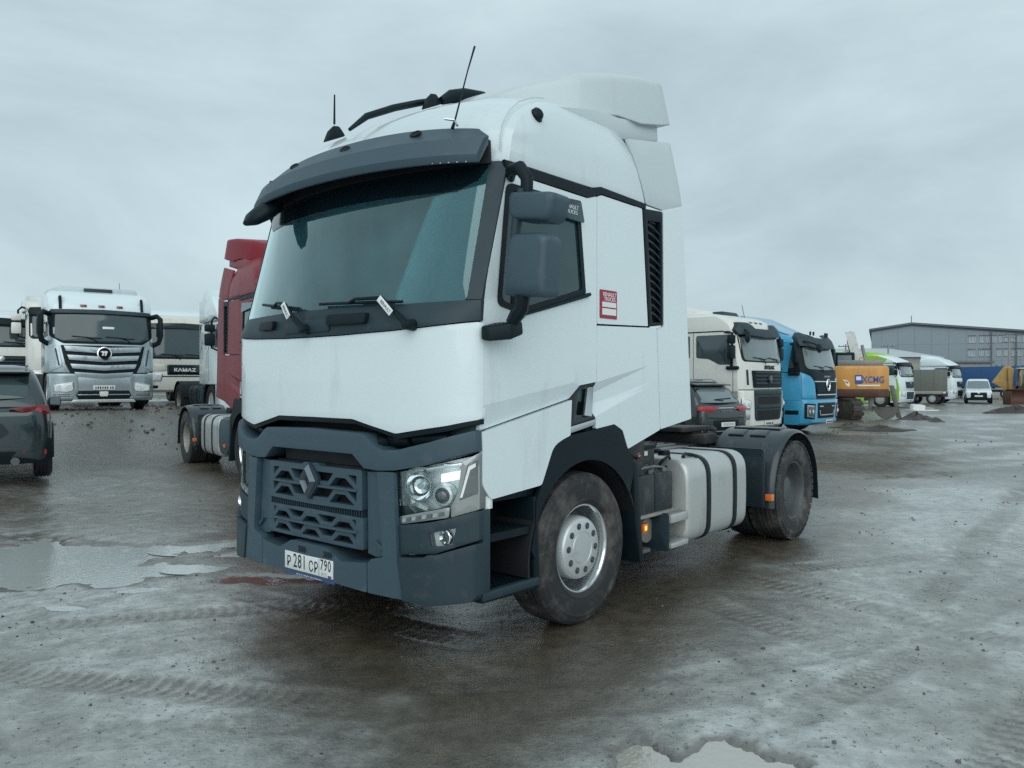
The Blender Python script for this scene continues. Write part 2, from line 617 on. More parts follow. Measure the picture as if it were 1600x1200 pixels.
# ------------------------------------------------------------------ ground
def vnoise(x, y, s, seed):
    """Smooth value noise, vectorised."""
    rng = np.random.RandomState(seed)
    T = rng.rand(256, 256).astype(np.float32)
    u, v = x / s + 1000.0 + seed * 3.7, y / s + 1000.0 + seed * 1.3
    iu, iv = np.floor(u).astype(int), np.floor(v).astype(int)
    fu, fv = u - iu, v - iv
    fu = fu * fu * (3 - 2 * fu)
    fv = fv * fv * (3 - 2 * fv)
    g = lambda a, b: T[a % 256, b % 256]
    return (g(iu, iv) * (1 - fu) + g(iu + 1, iv) * fu) * (1 - fv) + (g(iu, iv + 1) * (1 - fu) + g(iu + 1, iv + 1) * fu) * fv - 0.5


def fbm(x, y, s, seed, oct_=4, gain=0.5):
    t, a = 0, 1.0
    for k in range(oct_):
        t = t + a * vnoise(x, y, s / 2 ** k, seed + k)
        a *= gain
    return t


def np_sstep(a, b, x):
    t = np.clip((x - a) / (b - a), 0, 1)
    return t * t * (3 - 2 * t)


# puddles: centre, radii, turn, depth, name, colour
PUDDLES = [(-4.85, 7.05, 1.75, 1.5, 0.0, 0.055), (-3.05, 7.85, 0.40, 0.26, 0.3, 0.035), (-2.75, 6.95, 0.26, 0.14, 0.1, 0.03),
           (-2.02, 6.55, 0.42, 0.15, -0.1, 0.034), (0.86, 3.30, 0.40, 0.38, 0.1, 0.04), (-2.60, 7.5, 0.24, 0.12, 0.2, 0.027), (-2.95, 6.25, 0.20, 0.07, 0.2, 0.026), (-3.3, 5.75, 0.16, 0.05, -0.2, 0.028)]
# ruts and tread prints: start, direction, length, width, lug pitch, strength
TRACKS = [(2.9, 5.7, 52, 22, 0.30, 0.085, 1.0), (4.5, 4.9, 50, 24, 0.30, 0.085, 0.8), (1.0, 3.6, 41, 6.0, 0.26, 0.075, 0.8), (-3.4, 5.3, 18, 4.2, 0.28, 0.08, 0.9),
          (-2.9, 4.4, 35, 3.0, 0.26, 0.07, 0.6), (-2.3, 6.3, -32, 2.6, 0.26, 0.08, 0.9), (2.2, 4.4, 118, 2.2, 0.28, 0.075, 0.8), (3.4, 4.6, 126, 2.6, 0.28, 0.08, 0.8),
          (-4.2, 3.4, 8, 5.5, 0.3, 0.09, 0.5), (0.6, 4.2, 28, 5.2, 0.26, 0.08, 0.6), (6.5, 9.5, 38, 26, 0.4, 0.12, 1.2), (5.2, 13.0, 22, 26, 0.4, 0.12, 1.2),
          (-3.9, 4.6, 62, 2.2, 0.22, 0.07, 0.6), (3.0, 3.1, 62, 3.0, 0.28, 0.085, 0.6),
          (1.7, 3.0, 47, 10, 0.30, 0.085, 1.0), (3.1, 3.2, 43, 12, 0.30, 0.085, 1.0), (2.2, 6.9, 20, 7, 0.28, 0.085, 0.9), (-4.4, 4.9, -14, 4.0, 0.28, 0.08, 0.8)]


def axis_coords(lo, hi, step, far_lo, far_hi, grow=1.065):
    c = list(np.arange(lo, hi, step))
    s, x = step, hi
    while x < far_hi:
        c.append(x)
        s *= grow
        x += s
    c.append(far_hi)
    s, x = step, lo
    pre = []
    while x > far_lo:
        s *= grow
        x -= s
        pre.append(x)
    return np.array(pre[::-1] + c)


def ground_height(X, Y):
    H = 0.85 * np_sstep(6.6, 10.0, -X) * np_sstep(12, 20, Y)
    H = H + 0.22 * np_sstep(5.5, 7.5, -X) * np_sstep(8.5, 11.0, Y) * (1 - np_sstep(12, 17, Y))
    rough = 0.55 + 0.9 * np_sstep(9, 14, Y) + 0.5 * np_sstep(2.5, 5, -X)
    N = 0.022 * fbm(X, Y, 1.6, 3, 3) + rough * (0.012 * fbm(X, Y, 0.42, 11, 3) + 0.008 * fbm(X, Y, 0.13, 21, 2))
    K = np.zeros_like(X)
    N = N + 0.05 * np_sstep(15, 22, Y) * fbm(X, Y, 2.2, 31, 3) * (1 + 0.8 * np_sstep(2, 8, X))
    for (x0, y0, ang, L, w, pitch, k) in TRACKS:
        c, s = math.cos(R(ang)), math.sin(R(ang))
        S = (X - x0) * c + (Y - y0) * s
        T = -(X - x0) * s + (Y - y0) * c + 0.12 * vnoise(S, S * 0, 1.7, 77)
        m = np.exp(-(np.abs(T) / (w / 2)) ** 6) * np_sstep(0, 0.5, S) * (1 - np_sstep(L - 0.5, L, S))
        patch = np_sstep(-0.12, 0.12, vnoise(X, Y, 0.8, 55 + int(ang)))
        edge = np.exp(-((np.abs(T) - w / 2 - 0.03) / 0.035) ** 2) * np_sstep(0, 0.5, S) * (1 - np_sstep(L - 0.5, L, S))
        N = N + k * m * (-0.009 + patch * 0.0036 * np.sign(np.sin(2 * math.pi * (S / pitch + np.abs(T) * 3.0)))) + k * edge * 0.004
        K = np.maximum(K, k * m * (0.42 + 0.55 * patch * (np.sin(2 * math.pi * (S / pitch + np.abs(T) * 3.0)) > 0)))
    P = np.zeros_like(X)
    for (cx, cy, rx, ry, tr, dep) in PUDDLES:
        c, s = math.cos(tr), math.sin(tr)
        u = ((X - cx) * c + (Y - cy) * s) / rx
        v = (-(X - cx) * s + (Y - cy) * c) / ry
        r = np.sqrt(u * u + v * v) + 0.65 * fbm(X, Y, 0.45 * max(rx, 0.5), 41, 5, 0.62)
        P = np.maximum(P, dep * (1 - np_sstep(0.45, 1.15, r)))
    ground_height.tracks = K
    return H + N * (1 - np.clip(P / 0.05, 0, 0.75)) - P, P


def ground_point(x, y):
    return float(ground_height(np.array([x], float), np.array([y], float))[0][0])


gx = axis_coords(-6.6, 7.0, 0.026, -1100, 1100)
gy = axis_coords(2.3, 9.6, 0.026, -70, 1500)
GX, GY = np.meshgrid(gx, gy)
GZ, GP = ground_height(GX, GY)
GK0 = ground_height.tracks.copy()
nx_, ny_ = len(gx), len(gy)
co = np.stack([GX.ravel(), GY.ravel(), GZ.ravel()], 1).astype(np.float32)
ii, jj = np.meshgrid(np.arange(nx_ - 1), np.arange(ny_ - 1))
a_ = (jj * nx_ + ii).ravel()
quads = np.stack([a_, a_ + 1, a_ + 1 + nx_, a_ + nx_], 1).astype(np.int32)
gme = bpy.data.meshes.new('ground')
gme.vertices.add(len(co))
gme.vertices.foreach_set('co', co.ravel())
gme.loops.add(quads.size)
gme.loops.foreach_set('vertex_index', quads.ravel())
gme.polygons.add(len(quads))
gme.polygons.foreach_set('loop_start', np.arange(0, quads.size, 4, dtype=np.int32))
gme.polygons.foreach_set('use_smooth', np.ones(len(quads), dtype=bool))
gme.update()
gme.validate()
# dampness map: soaked mud near the camera and along the lane on the right, drier stony ground at the back left
wet = 1.05 + 0.75 * fbm(GX, GY, 2.4, 61, 4) + 0.2 * np_sstep(-2.5, 2.5, GX) * (1 - np_sstep(12, 17, GY)) - 0.28 * np_sstep(8.6, 12, GY) * np_sstep(0.0, 3.0, -GX - 0.35 * (GY - 9) + 3.0) \
    - 0.70 * np_sstep(11, 16, GY) * (1 - 0.9 * np_sstep(23, 27, GY)) * np_sstep(0, 3, GX) * (1 - np_sstep(0, 2.5, GX - 0.42 * GY - 1.0)) - 0.4 * np_sstep(36, 44, GY) + 3.0 * GP - 0.35 * np.clip(GK0, 0, 1)
wet = np.clip(wet, 0, 1)
at = gme.attributes.new('dampness', 'FLOAT', 'POINT')
at.data.foreach_set('value', wet.ravel().astype(np.float32))

sheen_silt = np.maximum(np_sstep(-0.5, 0.9, GX - (0.6 + 0.58 * (GY - 3.66)) + 0.9 * fbm(GX, GY, 0.9, 71, 4)) * (1 - 0.75 * np_sstep(10.5, 15, GY) * (1 - np_sstep(22, 27, GY) * np_sstep(0, 3, GX - 0.45 * GY))),
                  np_sstep(-0.4, 0.7, -(GX + 2.0 - 0.53 * (5.9 - GY)) + 0.8 * fbm(GX, GY, 0.7, 81, 4)) * (1 - 0.65 * np_sstep(7.0, 9.5, GY)))  # pale tone paints the sky's sheen; the truck's reflection stays brown
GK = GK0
sheen_silt = np.clip(sheen_silt * (1 - 0.92 * np.clip(GK, 0, 1)) * (1 - np_sstep(0.0, 0.012, GP)) * (0.80 + 0.75 * fbm(GX, GY, 0.8, 91, 6, 0.7)), 0, 1)
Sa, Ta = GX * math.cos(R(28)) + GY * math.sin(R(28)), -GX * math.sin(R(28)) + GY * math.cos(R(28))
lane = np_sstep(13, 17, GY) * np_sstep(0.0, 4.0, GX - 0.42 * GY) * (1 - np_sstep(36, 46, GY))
sheen_silt = np.clip(sheen_silt * (1 - 0.8 * np_sstep(12, 16, GY)) + lane * np_sstep(-0.10, 0.30, fbm(Sa / 5.0, Ta / 0.55, 1.0, 101, 5, 0.6)), 0, 1)
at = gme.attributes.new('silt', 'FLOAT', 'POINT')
at.data.foreach_set('value', sheen_silt.ravel().astype(np.float32))
gm, n, l, out = new_mat('wet_mud')
b = n.new('ShaderNodeBsdfPrincipled')
tc = n.new('ShaderNodeTexCoord')
av = n.new('ShaderNodeAttribute')
av.attribute_name = 'dampness'
n1 = n.new('ShaderNodeTexNoise')
n1.inputs['Scale'].default_value = 0.55
n1.inputs['Detail'].default_value = 10
n1.inputs['Roughness'].default_value = 0.6
n1.inputs['Distortion'].default_value = 0.4
n2 = n.new('ShaderNodeTexNoise')
n2.inputs['Scale'].default_value = 7.0
n2.inputs['Detail'].default_value = 9
n2.inputs['Roughness'].default_value = 0.68
n3 = n.new('ShaderNodeTexNoise')
n3.inputs['Scale'].default_value = 75.0
n3.inputs['Detail'].default_value = 5
n3.inputs['Roughness'].default_value = 0.7
vo = n.new('ShaderNodeTexVoronoi')
vo.inputs['Scale'].default_value = 38.0
for q in (n1, n2, n3, vo):
    l.new(tc.outputs['Object'], q.inputs['Vector'])
c1 = n.new('ShaderNodeValToRGB')
c1.color_ramp.elements[0].position = 0.32
c1.color_ramp.elements[0].color = (0.060, 0.047, 0.029, 1)
c1.color_ramp.elements[1].position = 0.66
c1.color_ramp.elements[1].color = (0.106, 0.089, 0.062, 1)
l.new(n1.outputs['Fac'], c1.inputs['Fac'])
c2 = n.new('ShaderNodeValToRGB')
c2.color_ramp.elements[0].position = 0.30
c2.color_ramp.elements[0].color = (0.45, 0.45, 0.45, 1)
c2.color_ramp.elements[1].position = 0.74
c2.color_ramp.elements[1].color = (1.5, 1.5, 1.5, 1)
l.new(n2.outputs['Fac'], c2.inputs['Fac'])
mx = n.new('ShaderNodeMix')
mx.data_type = 'RGBA'
mx.blend_type = 'MULTIPLY'
mx.inputs['Factor'].default_value = 1.0
l.new(c1.outputs['Color'], mx.inputs['A'])
l.new(c2.outputs['Color'], mx.inputs['B'])
# sky sheen painted pale over the brown mud, with silt streaks along the lane
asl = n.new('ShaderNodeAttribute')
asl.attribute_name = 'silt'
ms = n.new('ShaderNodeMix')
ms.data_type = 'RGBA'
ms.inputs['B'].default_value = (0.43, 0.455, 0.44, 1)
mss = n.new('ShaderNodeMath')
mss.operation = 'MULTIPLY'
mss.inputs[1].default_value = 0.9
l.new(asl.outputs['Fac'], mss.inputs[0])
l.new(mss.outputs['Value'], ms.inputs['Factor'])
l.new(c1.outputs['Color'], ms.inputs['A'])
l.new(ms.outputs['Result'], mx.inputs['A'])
# pale grit specks
c3 = n.new('ShaderNodeMapRange')
c3.inputs['From Min'].default_value = 0.66
c3.inputs['From Max'].default_value = 0.80
l.new(n3.outputs['Fac'], c3.inputs['Value'])
mg = n.new('ShaderNodeMix')
mg.data_type = 'RGBA'
mg.inputs['B'].default_value = (0.20, 0.19, 0.17, 1)
l.new(c3.outputs['Result'], mg.inputs['Factor'])
l.new(mx.outputs['Result'], mg.inputs['A'])
l.new(mg.outputs['Result'], b.inputs['Base Color'])
# film of water: where damp, broken up by small-scale noise
ad = n.new('ShaderNodeMath')
ad.operation = 'MULTIPLY_ADD'
ad.inputs[1].default_value = 0.75
l.new(n2.outputs['Fac'], ad.inputs[0])
l.new(av.outputs['Fac'], ad.inputs[2])
fm = n.new('ShaderNodeMapRange')
fm.inputs['From Min'].default_value = 0.50
fm.inputs['From Max'].default_value = 1.20
l.new(ad.outputs['Value'], fm.inputs['Value'])
rr = n.new('ShaderNodeMapRange')
rr.inputs['To Min'].default_value = 0.62
rr.inputs['To Max'].default_value = 0.26
l.new(fm.outputs['Result'], rr.inputs['Value'])
l.new(rr.outputs['Result'], b.inputs['Roughness'])
io = n.new('ShaderNodeMapRange')
io.inputs['To Min'].default_value = 1.5
io.inputs['To Max'].default_value = 2.9
l.new(fm.outputs['Result'], io.inputs['Value'])
l.new(io.outputs['Result'], b.inputs['IOR'])
n4 = n.new('ShaderNodeTexNoise')
n4.inputs['Scale'].default_value = 26.0
n4.inputs['Detail'].default_value = 7
n4.inputs['Roughness'].default_value = 0.75
l.new(tc.outputs['Object'], n4.inputs['Vector'])
cru = n.new('ShaderNodeMapRange')
cru.inputs['From Min'].default_value = 0.57
cru.inputs['From Max'].default_value = 0.63
l.new(n4.outputs['Fac'], cru.inputs['Value'])
inv = n.new('ShaderNodeMath')
inv.operation = 'MULTIPLY_ADD'
inv.inputs[1].default_value = -0.8
inv.inputs[2].default_value = 1.0
l.new(cru.outputs['Result'], inv.inputs[0])
fm2 = n.new('ShaderNodeMath')
fm2.operation = 'MULTIPLY'
l.new(fm.outputs['Result'], fm2.inputs[0])
l.new(inv.outputs['Value'], fm2.inputs[1])
l.new(fm2.outputs['Value'], rr.inputs['Value'])
l.new(fm2.outputs['Value'], io.inputs['Value'])
mk2 = n.new('ShaderNodeMix')
mk2.data_type = 'RGBA'
mk2.inputs['B'].default_value = (0.045, 0.040, 0.034, 1)
ck = n.new('ShaderNodeMath')
ck.operation = 'MULTIPLY'
ck.inputs[1].default_value = 0.75
l.new(cru.outputs['Result'], ck.inputs[0])
l.new(ck.outputs['Value'], mk2.inputs['Factor'])
l.new(mg.outputs['Result'], mk2.inputs['A'])
l.new(mk2.outputs['Result'], b.inputs['Base Color'])
# relief
bs = n.new('ShaderNodeMapRange')
bs.inputs['To Min'].default_value = 1.0
bs.inputs['To Max'].default_value = 0.15
l.new(fm.outputs['Result'], bs.inputs['Value'])
b1 = n.new('ShaderNodeBump')
b1.inputs['Distance'].default_value = 0.022
l.new(bs.outputs['Result'], b1.inputs['Strength'])
l.new(n2.outputs['Fac'], b1.inputs['Height'])
b2 = n.new('ShaderNodeBump')
b2.inputs['Distance'].default_value = 0.010
b2.inputs['Strength'].default_value = 0.42
l.new(n4.outputs['Fac'], b2.inputs['Height'])
l.new(b1.outputs['Normal'], b2.inputs['Normal'])
b3 = n.new('ShaderNodeBump')
b3.inputs['Distance'].default_value = 0.005
b3.inputs['Strength'].default_value = 0.22
l.new(vo.outputs['Distance'], b3.inputs['Height'])
l.new(b2.outputs['Normal'], b3.inputs['Normal'])
l.new(b3.outputs['Normal'], b.inputs['Normal'])
l.new(b.outputs['BSDF'], out.inputs['Surface'])
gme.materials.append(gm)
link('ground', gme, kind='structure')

# standing water in the hollows: level sheets, the mud rises through them at the shore
wm, n, l, out = new_mat('puddle_water')
b = n.new('ShaderNodeBsdfPrincipled')
b.inputs['Base Color'].default_value = (0.43, 0.46, 0.45, 1)
b.inputs['Roughness'].default_value = 0.035
b.inputs['IOR'].default_value = 2.6
tc = n.new('ShaderNodeTexCoord')
# raindrop rings
vr = n.new('ShaderNodeTexVoronoi')
vr.inputs['Scale'].default_value = 4.2
l.new(tc.outputs['Object'], vr.inputs['Vector'])
mm = n.new('ShaderNodeMath')
mm.operation = 'MULTIPLY'
mm.inputs[1].default_value = 75.0
l.new(vr.outputs['Distance'], mm.inputs[0])
sn = n.new('ShaderNodeMath')
sn.operation = 'SINE'
l.new(mm.outputs['Value'], sn.inputs[0])
fa = n.new('ShaderNodeMapRange')
fa.inputs['From Min'].default_value = 0.04
fa.inputs['From Max'].default_value = 0.36
fa.inputs['To Min'].default_value = 1.0
fa.inputs['To Max'].default_value = 0.0
l.new(vr.outputs['Distance'], fa.inputs['Value'])
mu = n.new('ShaderNodeMath')
mu.operation = 'MULTIPLY'
l.new(sn.outputs['Value'], mu.inputs[0])
l.new(fa.outputs['Result'], mu.inputs[1])
rp = n.new('ShaderNodeTexNoise')
rp.inputs['Scale'].default_value = 22.0
rp.inputs['Detail'].default_value = 3
l.new(tc.outputs['Object'], rp.inputs['Vector'])
b0 = n.new('ShaderNodeBump')
b0.inputs['Strength'].default_value = 0.35
b0.inputs['Distance'].default_value = 0.0055
l.new(rp.outputs['Fac'], b0.inputs['Height'])
bp = n.new('ShaderNodeBump')
l.new(b0.outputs['Normal'], bp.inputs['Normal'])
bp.inputs['Strength'].default_value = 0.10
bp.inputs['Distance'].default_value = 0.004
l.new(mu.outputs['Value'], bp.inputs['Height'])
l.new(bp.outputs['Normal'], b.inputs['Normal'])
l.new(b.outputs['BSDF'], out.inputs['Surface'])
sm = wm.copy()
sm.name = 'silty_water'
MAT['silty_water'] = sm
for nd in sm.node_tree.nodes:
    if nd.type == 'BSDF_PRINCIPLED':
        nd.inputs['Base Color'].default_value = (0.40, 0.385, 0.34, 1)
        nd.inputs['Roughness'].default_value = 0.06
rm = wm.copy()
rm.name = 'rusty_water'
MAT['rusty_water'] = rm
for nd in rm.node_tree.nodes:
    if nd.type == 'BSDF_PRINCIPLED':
        nd.inputs['Base Color'].default_value = (0.115, 0.068, 0.052, 1)  # brown-red base paints in the red truck's reflection
for (cx, cy, rx, ry, tr, dep) in PUDDLES:
    m_ = MB()
    k = 40
    m_.add([(math.cos(2 * math.pi * i / k) * rx * 1.35, math.sin(2 * math.pi * i / k) * ry * 1.35, 0) for i in range(k)], [tuple(range(k))])
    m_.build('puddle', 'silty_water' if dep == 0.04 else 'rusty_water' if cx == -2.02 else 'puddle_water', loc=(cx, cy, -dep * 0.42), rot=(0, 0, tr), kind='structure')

# loose stones and clods: one mesh of thousands
rng = random.Random(5)
ico = bmesh.new()
bmesh.ops.create_icosphere(ico, subdivisions=1, radius=1.0)
iv = [v.co.copy() for v in ico.verts]
if_ = [tuple(v.index for v in f.verts) for f in ico.faces]
ico.free()
for (nm, mt, count, smin, smax, seed) in (('gravel', 'stone', 2600, 0.003, 0.015, 3), ('mud_clods', 'mud_clod', 240, 0.004, 0.020, 4)):
    rng = random.Random(seed)
    pts = []
    for i in range(count):
        if pts and rng.random() < 0.6:
            q0 = rng.choice(pts)
            x, y = q0[0] + rng.gauss(0, 0.10), max(2.3, q0[1] + rng.gauss(0, 0.12))
        elif rng.random() < 0.55:
            x, y = rng.uniform(-4.5, 5.5), rng.uniform(2.4, 9.5)
        else:
            y = rng.uniform(9, 26)
            x = rng.uniform(-0.66 * y, 0.66 * y)
        pts.append((x, y))
    arr = np.array(pts)
    hz, hp = ground_height(arr[:, 0], arr[:, 1])
    m_ = MB()
    for (x, y), z, pd in zip(pts, hz, hp):
        if pd > 0.012:
            continue
        far = 1.0 + 0.05 * max(0, y - 6)
        s = (smin + (smax - smin) * rng.random() ** 4) * far
        sq = (s * rng.uniform(0.7, 1.3), s * rng.uniform(0.7, 1.3), s * rng.uniform(0.4, 0.75))
        M = Matrix.Translation((x, y, z + sq[2] * 0.3)) @ Matrix.Rotation(rng.uniform(0, 6.28), 4, 'Z') @ Matrix.Rotation(rng.uniform(-0.4, 0.4), 4, 'X')
        m_.add([(v.x * sq[0] * rng.uniform(0.75, 1.2), v.y * sq[1] * rng.uniform(0.75, 1.2), v.z * sq[2]) for v in iv], if_, M)
    m_.build(nm, mt, kind='stuff', smooth=20)

# ------------------------------------------------------------------ shared wheel meshes
def tyre_mesh(Rt=0.517, w=0.31, rb=0.285, n=72, grooves=4):
    h = w / 2
    p = [(rb, -h * 0.72), (rb + 0.025, -h * 0.93), (rb + 0.08, -h * 1.0), (Rt - 0.09, -h * 1.0), (Rt - 0.03, -h * 0.93), (Rt - 0.006, -h * 0.76)]
    gw = h * 1.5 / (grooves * 2 + 1)
    y = -h * 0.70
    step = h * 1.40 / (grooves * 3 + 2)
    for k in range(grooves):
        y += step * 2
        p += [(Rt, y - 0.0001), (Rt - 0.013, y + 0.002), (Rt - 0.013, y + step - 0.002), (Rt, y + step)]
        y += step
    p += [(Rt - 0.006, h * 0.76), (Rt - 0.03, h * 0.93), (Rt - 0.062, h * 0.985), (Rt - 0.066, h * 1.01), (Rt - 0.072, h * 1.0), (Rt - 0.10, h * 1.02),
          (rb + 0.075, h * 1.02), (rb + 0.052, h * 0.99), (rb + 0.048, h * 1.01), (rb + 0.024, h * 0.93), (rb, h * 0.72)]
    return MB().lathe(p, n, closed=True).mesh('tyre', smooth=32)


def tread_lugs(m_, Rt, w, count=44):
    """Raised shoulder blocks round the tread."""
    for k in range(count):
        a = 2 * math.pi * k / count
        for s in (-1, 1):
            M = Matrix.Rotation(-a, 4, 'Y') @ Matrix.Translation((Rt - 0.0125, s * w * 0.40, 0))
            q = MB().box((0, 0, 0), (0.022, w * 0.17, 2 * math.pi * Rt / count * 0.72))
            m_.add(q.v, q.f, M)


WM = {}
WM['tyre'] = tyre_mesh()
WM['tyre'].materials.append(MAT['rubber'])
WM['tyre_far'] = tyre_mesh(n=28, grooves=2)
WM['tyre_far'].materials.append(MAT['rubber_clean'])
m_ = MB()
tread_lugs(m_, 0.515, 0.31)
WM['lugs'] = m_.mesh('tread')
WM['lugs'].materials.append(MAT['rubber'])
rim_prof = [(0.288, 0.112), (0.300, 0.114), (0.304, 0.122), (0.300, 0.130), (0.288, 0.128), (0.279, 0.112), (0.274, 0.085), (0.266, 0.04), (0.262, -0.02), (0.262, -0.11), (0.29, -0.115)]
WM['rim_front'] = MB().lathe(rim_prof, 64).mesh('rim')
WM['rim_front'].materials.append(MAT['rim_bright'])
WM['dish'] = MB().lathe([(0.268, 0.02), (0.25, -0.005), (0.23, 0.0), (0.215, 0.02), (0.0, 0.02)], 48).mesh('dish')
WM['dish'].materials.append(MAT['rim_dark'])
cov = [(0.216, 0.0), (0.216, 0.07), (0.212, 0.105), (0.202, 0.122), (0.192, 0.128), (0.113, 0.131), (0.110, 0.127), (0.106, 0.127), (0.103, 0.132), (0.05, 0.134), (0.0, 0.1345)]
WM['cover'] = MB().lathe(cov, 64).mesh('hub_cover', smooth=30)
WM['cover'].materials.append(MAT['rim_silver'])
m_ = MB()
for k in range(10):
    a = 2 * math.pi * (k + 0.35) / 10
    c = (0.155 * math.cos(a), 0.155 * math.sin(a))
    M = Matrix.Translation((c[0], 0.129, c[1]))
    m_.lathe([(0.0225, 0.0), (0.0225, 0.004), (0.0195, 0.0045), (0.018, 0.002), (0.0, 0.002)], 14, M)
    q = MB().cyl((0, 0, 0), (0, 0.010, 0), 0.0135, 0.012, 6)
    m_.add(q.v, q.f, M)
WM['nuts'] = m_.mesh('wheel_nuts', smooth=30)
WM['nuts'].materials.append(MAT['rim_dark'])
rear_prof = [(0.288, 0.112), (0.300, 0.114), (0.303, 0.122), (0.298, 0.130), (0.286, 0.126), (0.276, 0.10), (0.268, 0.05), (0.258, -0.01), (0.235, -0.045), (0.205, -0.05), (0.185, -0.035), (0.135, -0.03), (0.13, 0.02), (0.125, 0.055),
             (0.10, 0.065), (0.0, 0.068)]
WM['rim_rear'] = MB().lathe(rear_prof, 56).mesh('rim', smooth=30)
WM['rim_rear'].materials.append(MAT['rim_dark'])
WM['rim_rear_pale'] = WM['rim_rear'].copy()
WM['rim_rear_pale'].materials.clear()
WM['rim_rear_pale'].materials.append(MAT['alloy_dull'])
far_prof = [(0.29, 0.114), (0.302, 0.122), (0.286, 0.126), (0.268, 0.05), (0.23, 0.02), (0.20, 0.06), (0.19, 0.115), (0.11, 0.125), (0.0, 0.126)]
WM['rim_far'] = MB().lathe(far_prof, 28).mesh('rim', smooth=30)
WM['rim_far'].materials.append(MAT['rim_silver'])


def wheel(parent, x, y, z, side, kind):
    w = bpy.data.objects.new('wheel', None)
    COL.objects.link(w)
    w.parent = parent
    w.location = (x, y, z)
    w.rotation_euler = (0, R(random.uniform(0, 360)), 0) if side > 0 else (0, R(random.uniform(0, 360)), R(180))
    if kind == 'front':
        for nm, k in (('tyre', 'tyre'), ('rim', 'rim_front'), ('rim_dish', 'dish'), ('hub_cover', 'cover'), ('wheel_nuts', 'nuts')):
            link(nm, WM[k], w, kind='stuff' if nm in ('tread', 'wheel_nuts') else None)
    elif kind == 'rear':
        for nm, k in (('tyre', 'tyre'), ('tread', 'lugs'), ('rim', 'rim_rear')):
            link(nm, WM[k], w, kind='stuff' if nm in ('tread', 'wheel_nuts') else None)
    elif kind == 'rear_pale':
        link('tyre', WM['tyre'], w)
        link('tread', WM['lugs'], w, kind='stuff')
        link('rim', WM['rim_rear_pale'], w)
    elif kind == 'far':
        link('tyre', WM['tyre_far'], w)
        link('rim', WM['rim_far'], w)
    elif kind == 'far_rear':
        link('tyre', WM['tyre_far'], w)
        link('rim', WM['rim_rear_pale'], w)
    elif kind == 'inner':
        link('tyre', WM['tyre_far'], w)
    return w


# ------------------------------------------------------------------ the white tractor truck (front axle at its origin, +X forward, +Y its left side)
TR = thing('tractor_truck', 'white two-axle tractor truck with grey bumper and black sun visor, largest in the foreground', 'truck', (-0.4276, 6.1385, 0.0), -2.2789)


def fbase(y):
    t = min(abs(y), 1.3) / 1.245
    return 1.34 - 0.11 * t ** 2 - 0.175 * t ** 9


def fx(y, z):
    """Nose of the cab: nearly flat below, more bowed and raked at the windscreen."""
    w = min(1.0, max(0.0, (z - 1.99) / 0.12))
    t = min(abs(y), 1.3) / 1.245
    return 1.34 - (0.11 + 0.14 * w) * t ** 2 - (0.175 - 0.14 * w) * t ** 9 - 0.27 * max(0.0, z - 2.12)


def FM(off=0.0):
    return lambda y, z, dd: (fx(y, z) + off - dd, y, z)


DOOR_FOLD = [(1.075, 1.505), (0.17, 1.640)]
FOLD_U = [[(-0.02, 1.625 + 0.0), (-0.80, 1.795)], [(-0.02, 1.548), (-0.80, 1.770)], [(-0.02, 1.482), (-0.80, 1.640)], [(-0.02, 1.388), (-0.80, 1.610)]]


def lerp_line(L, x):
    (x0, z0), (x1, z1) = L
    return z0 + (z1 - z0) * (x - x0) / (x1 - x0)


def relief(x, z):
    """Pressed folds of the cab side: depth below the flat of the panel."""
    dep = 0.0
    if x > 0.0:
        zu = lerp_line(DOOR_FOLD, x)
        zl = 1.362 + (1.533 - 1.362) * (1.052 - x) / (1.052 - 0.183)
        if z < zu:
            dep = 0.030 * min(1.0, (zu - z) / (zu - zl))
    elif -0.80 < x < 0.0:
        zt, zb, z1, z2 = [lerp_line(L, x) for L in FOLD_U]
        f = 0.030 * (x + 0.80) / 0.78
        if z >= zt or z <= z2:
            q = 0.0
        elif z > zb:
            q = (zt - z) / max(1e-4, zt - zb)
        elif z > z1:
            q = 1.0
        else:
            q = (z - z2) / max(1e-4, z1 - z2)
        dep = f * min(1.0, max(0.0, q))
    return dep


def yside(x, z):
    y = 1.245 - relief(x, z)
    if z > 3.0:
        y -= 0.075 * ((z - 3.0) / 0.55) ** 1.4
    return y


def SM(sg, off=0.0):
    return lambda x, z, dd: (x, sg * (yside(x, z) + off - dd), z)


def mir(poly):
    return [(-a, b_) for a, b_ in reversed(poly)]


def sym(right):
    """Half outline (from centre line outwards, y >= 0) to a closed symmetric outline."""
    return list(right) + [(-a, b_) for a, b_ in reversed(right) if a > 1e-6]


G = 0.07
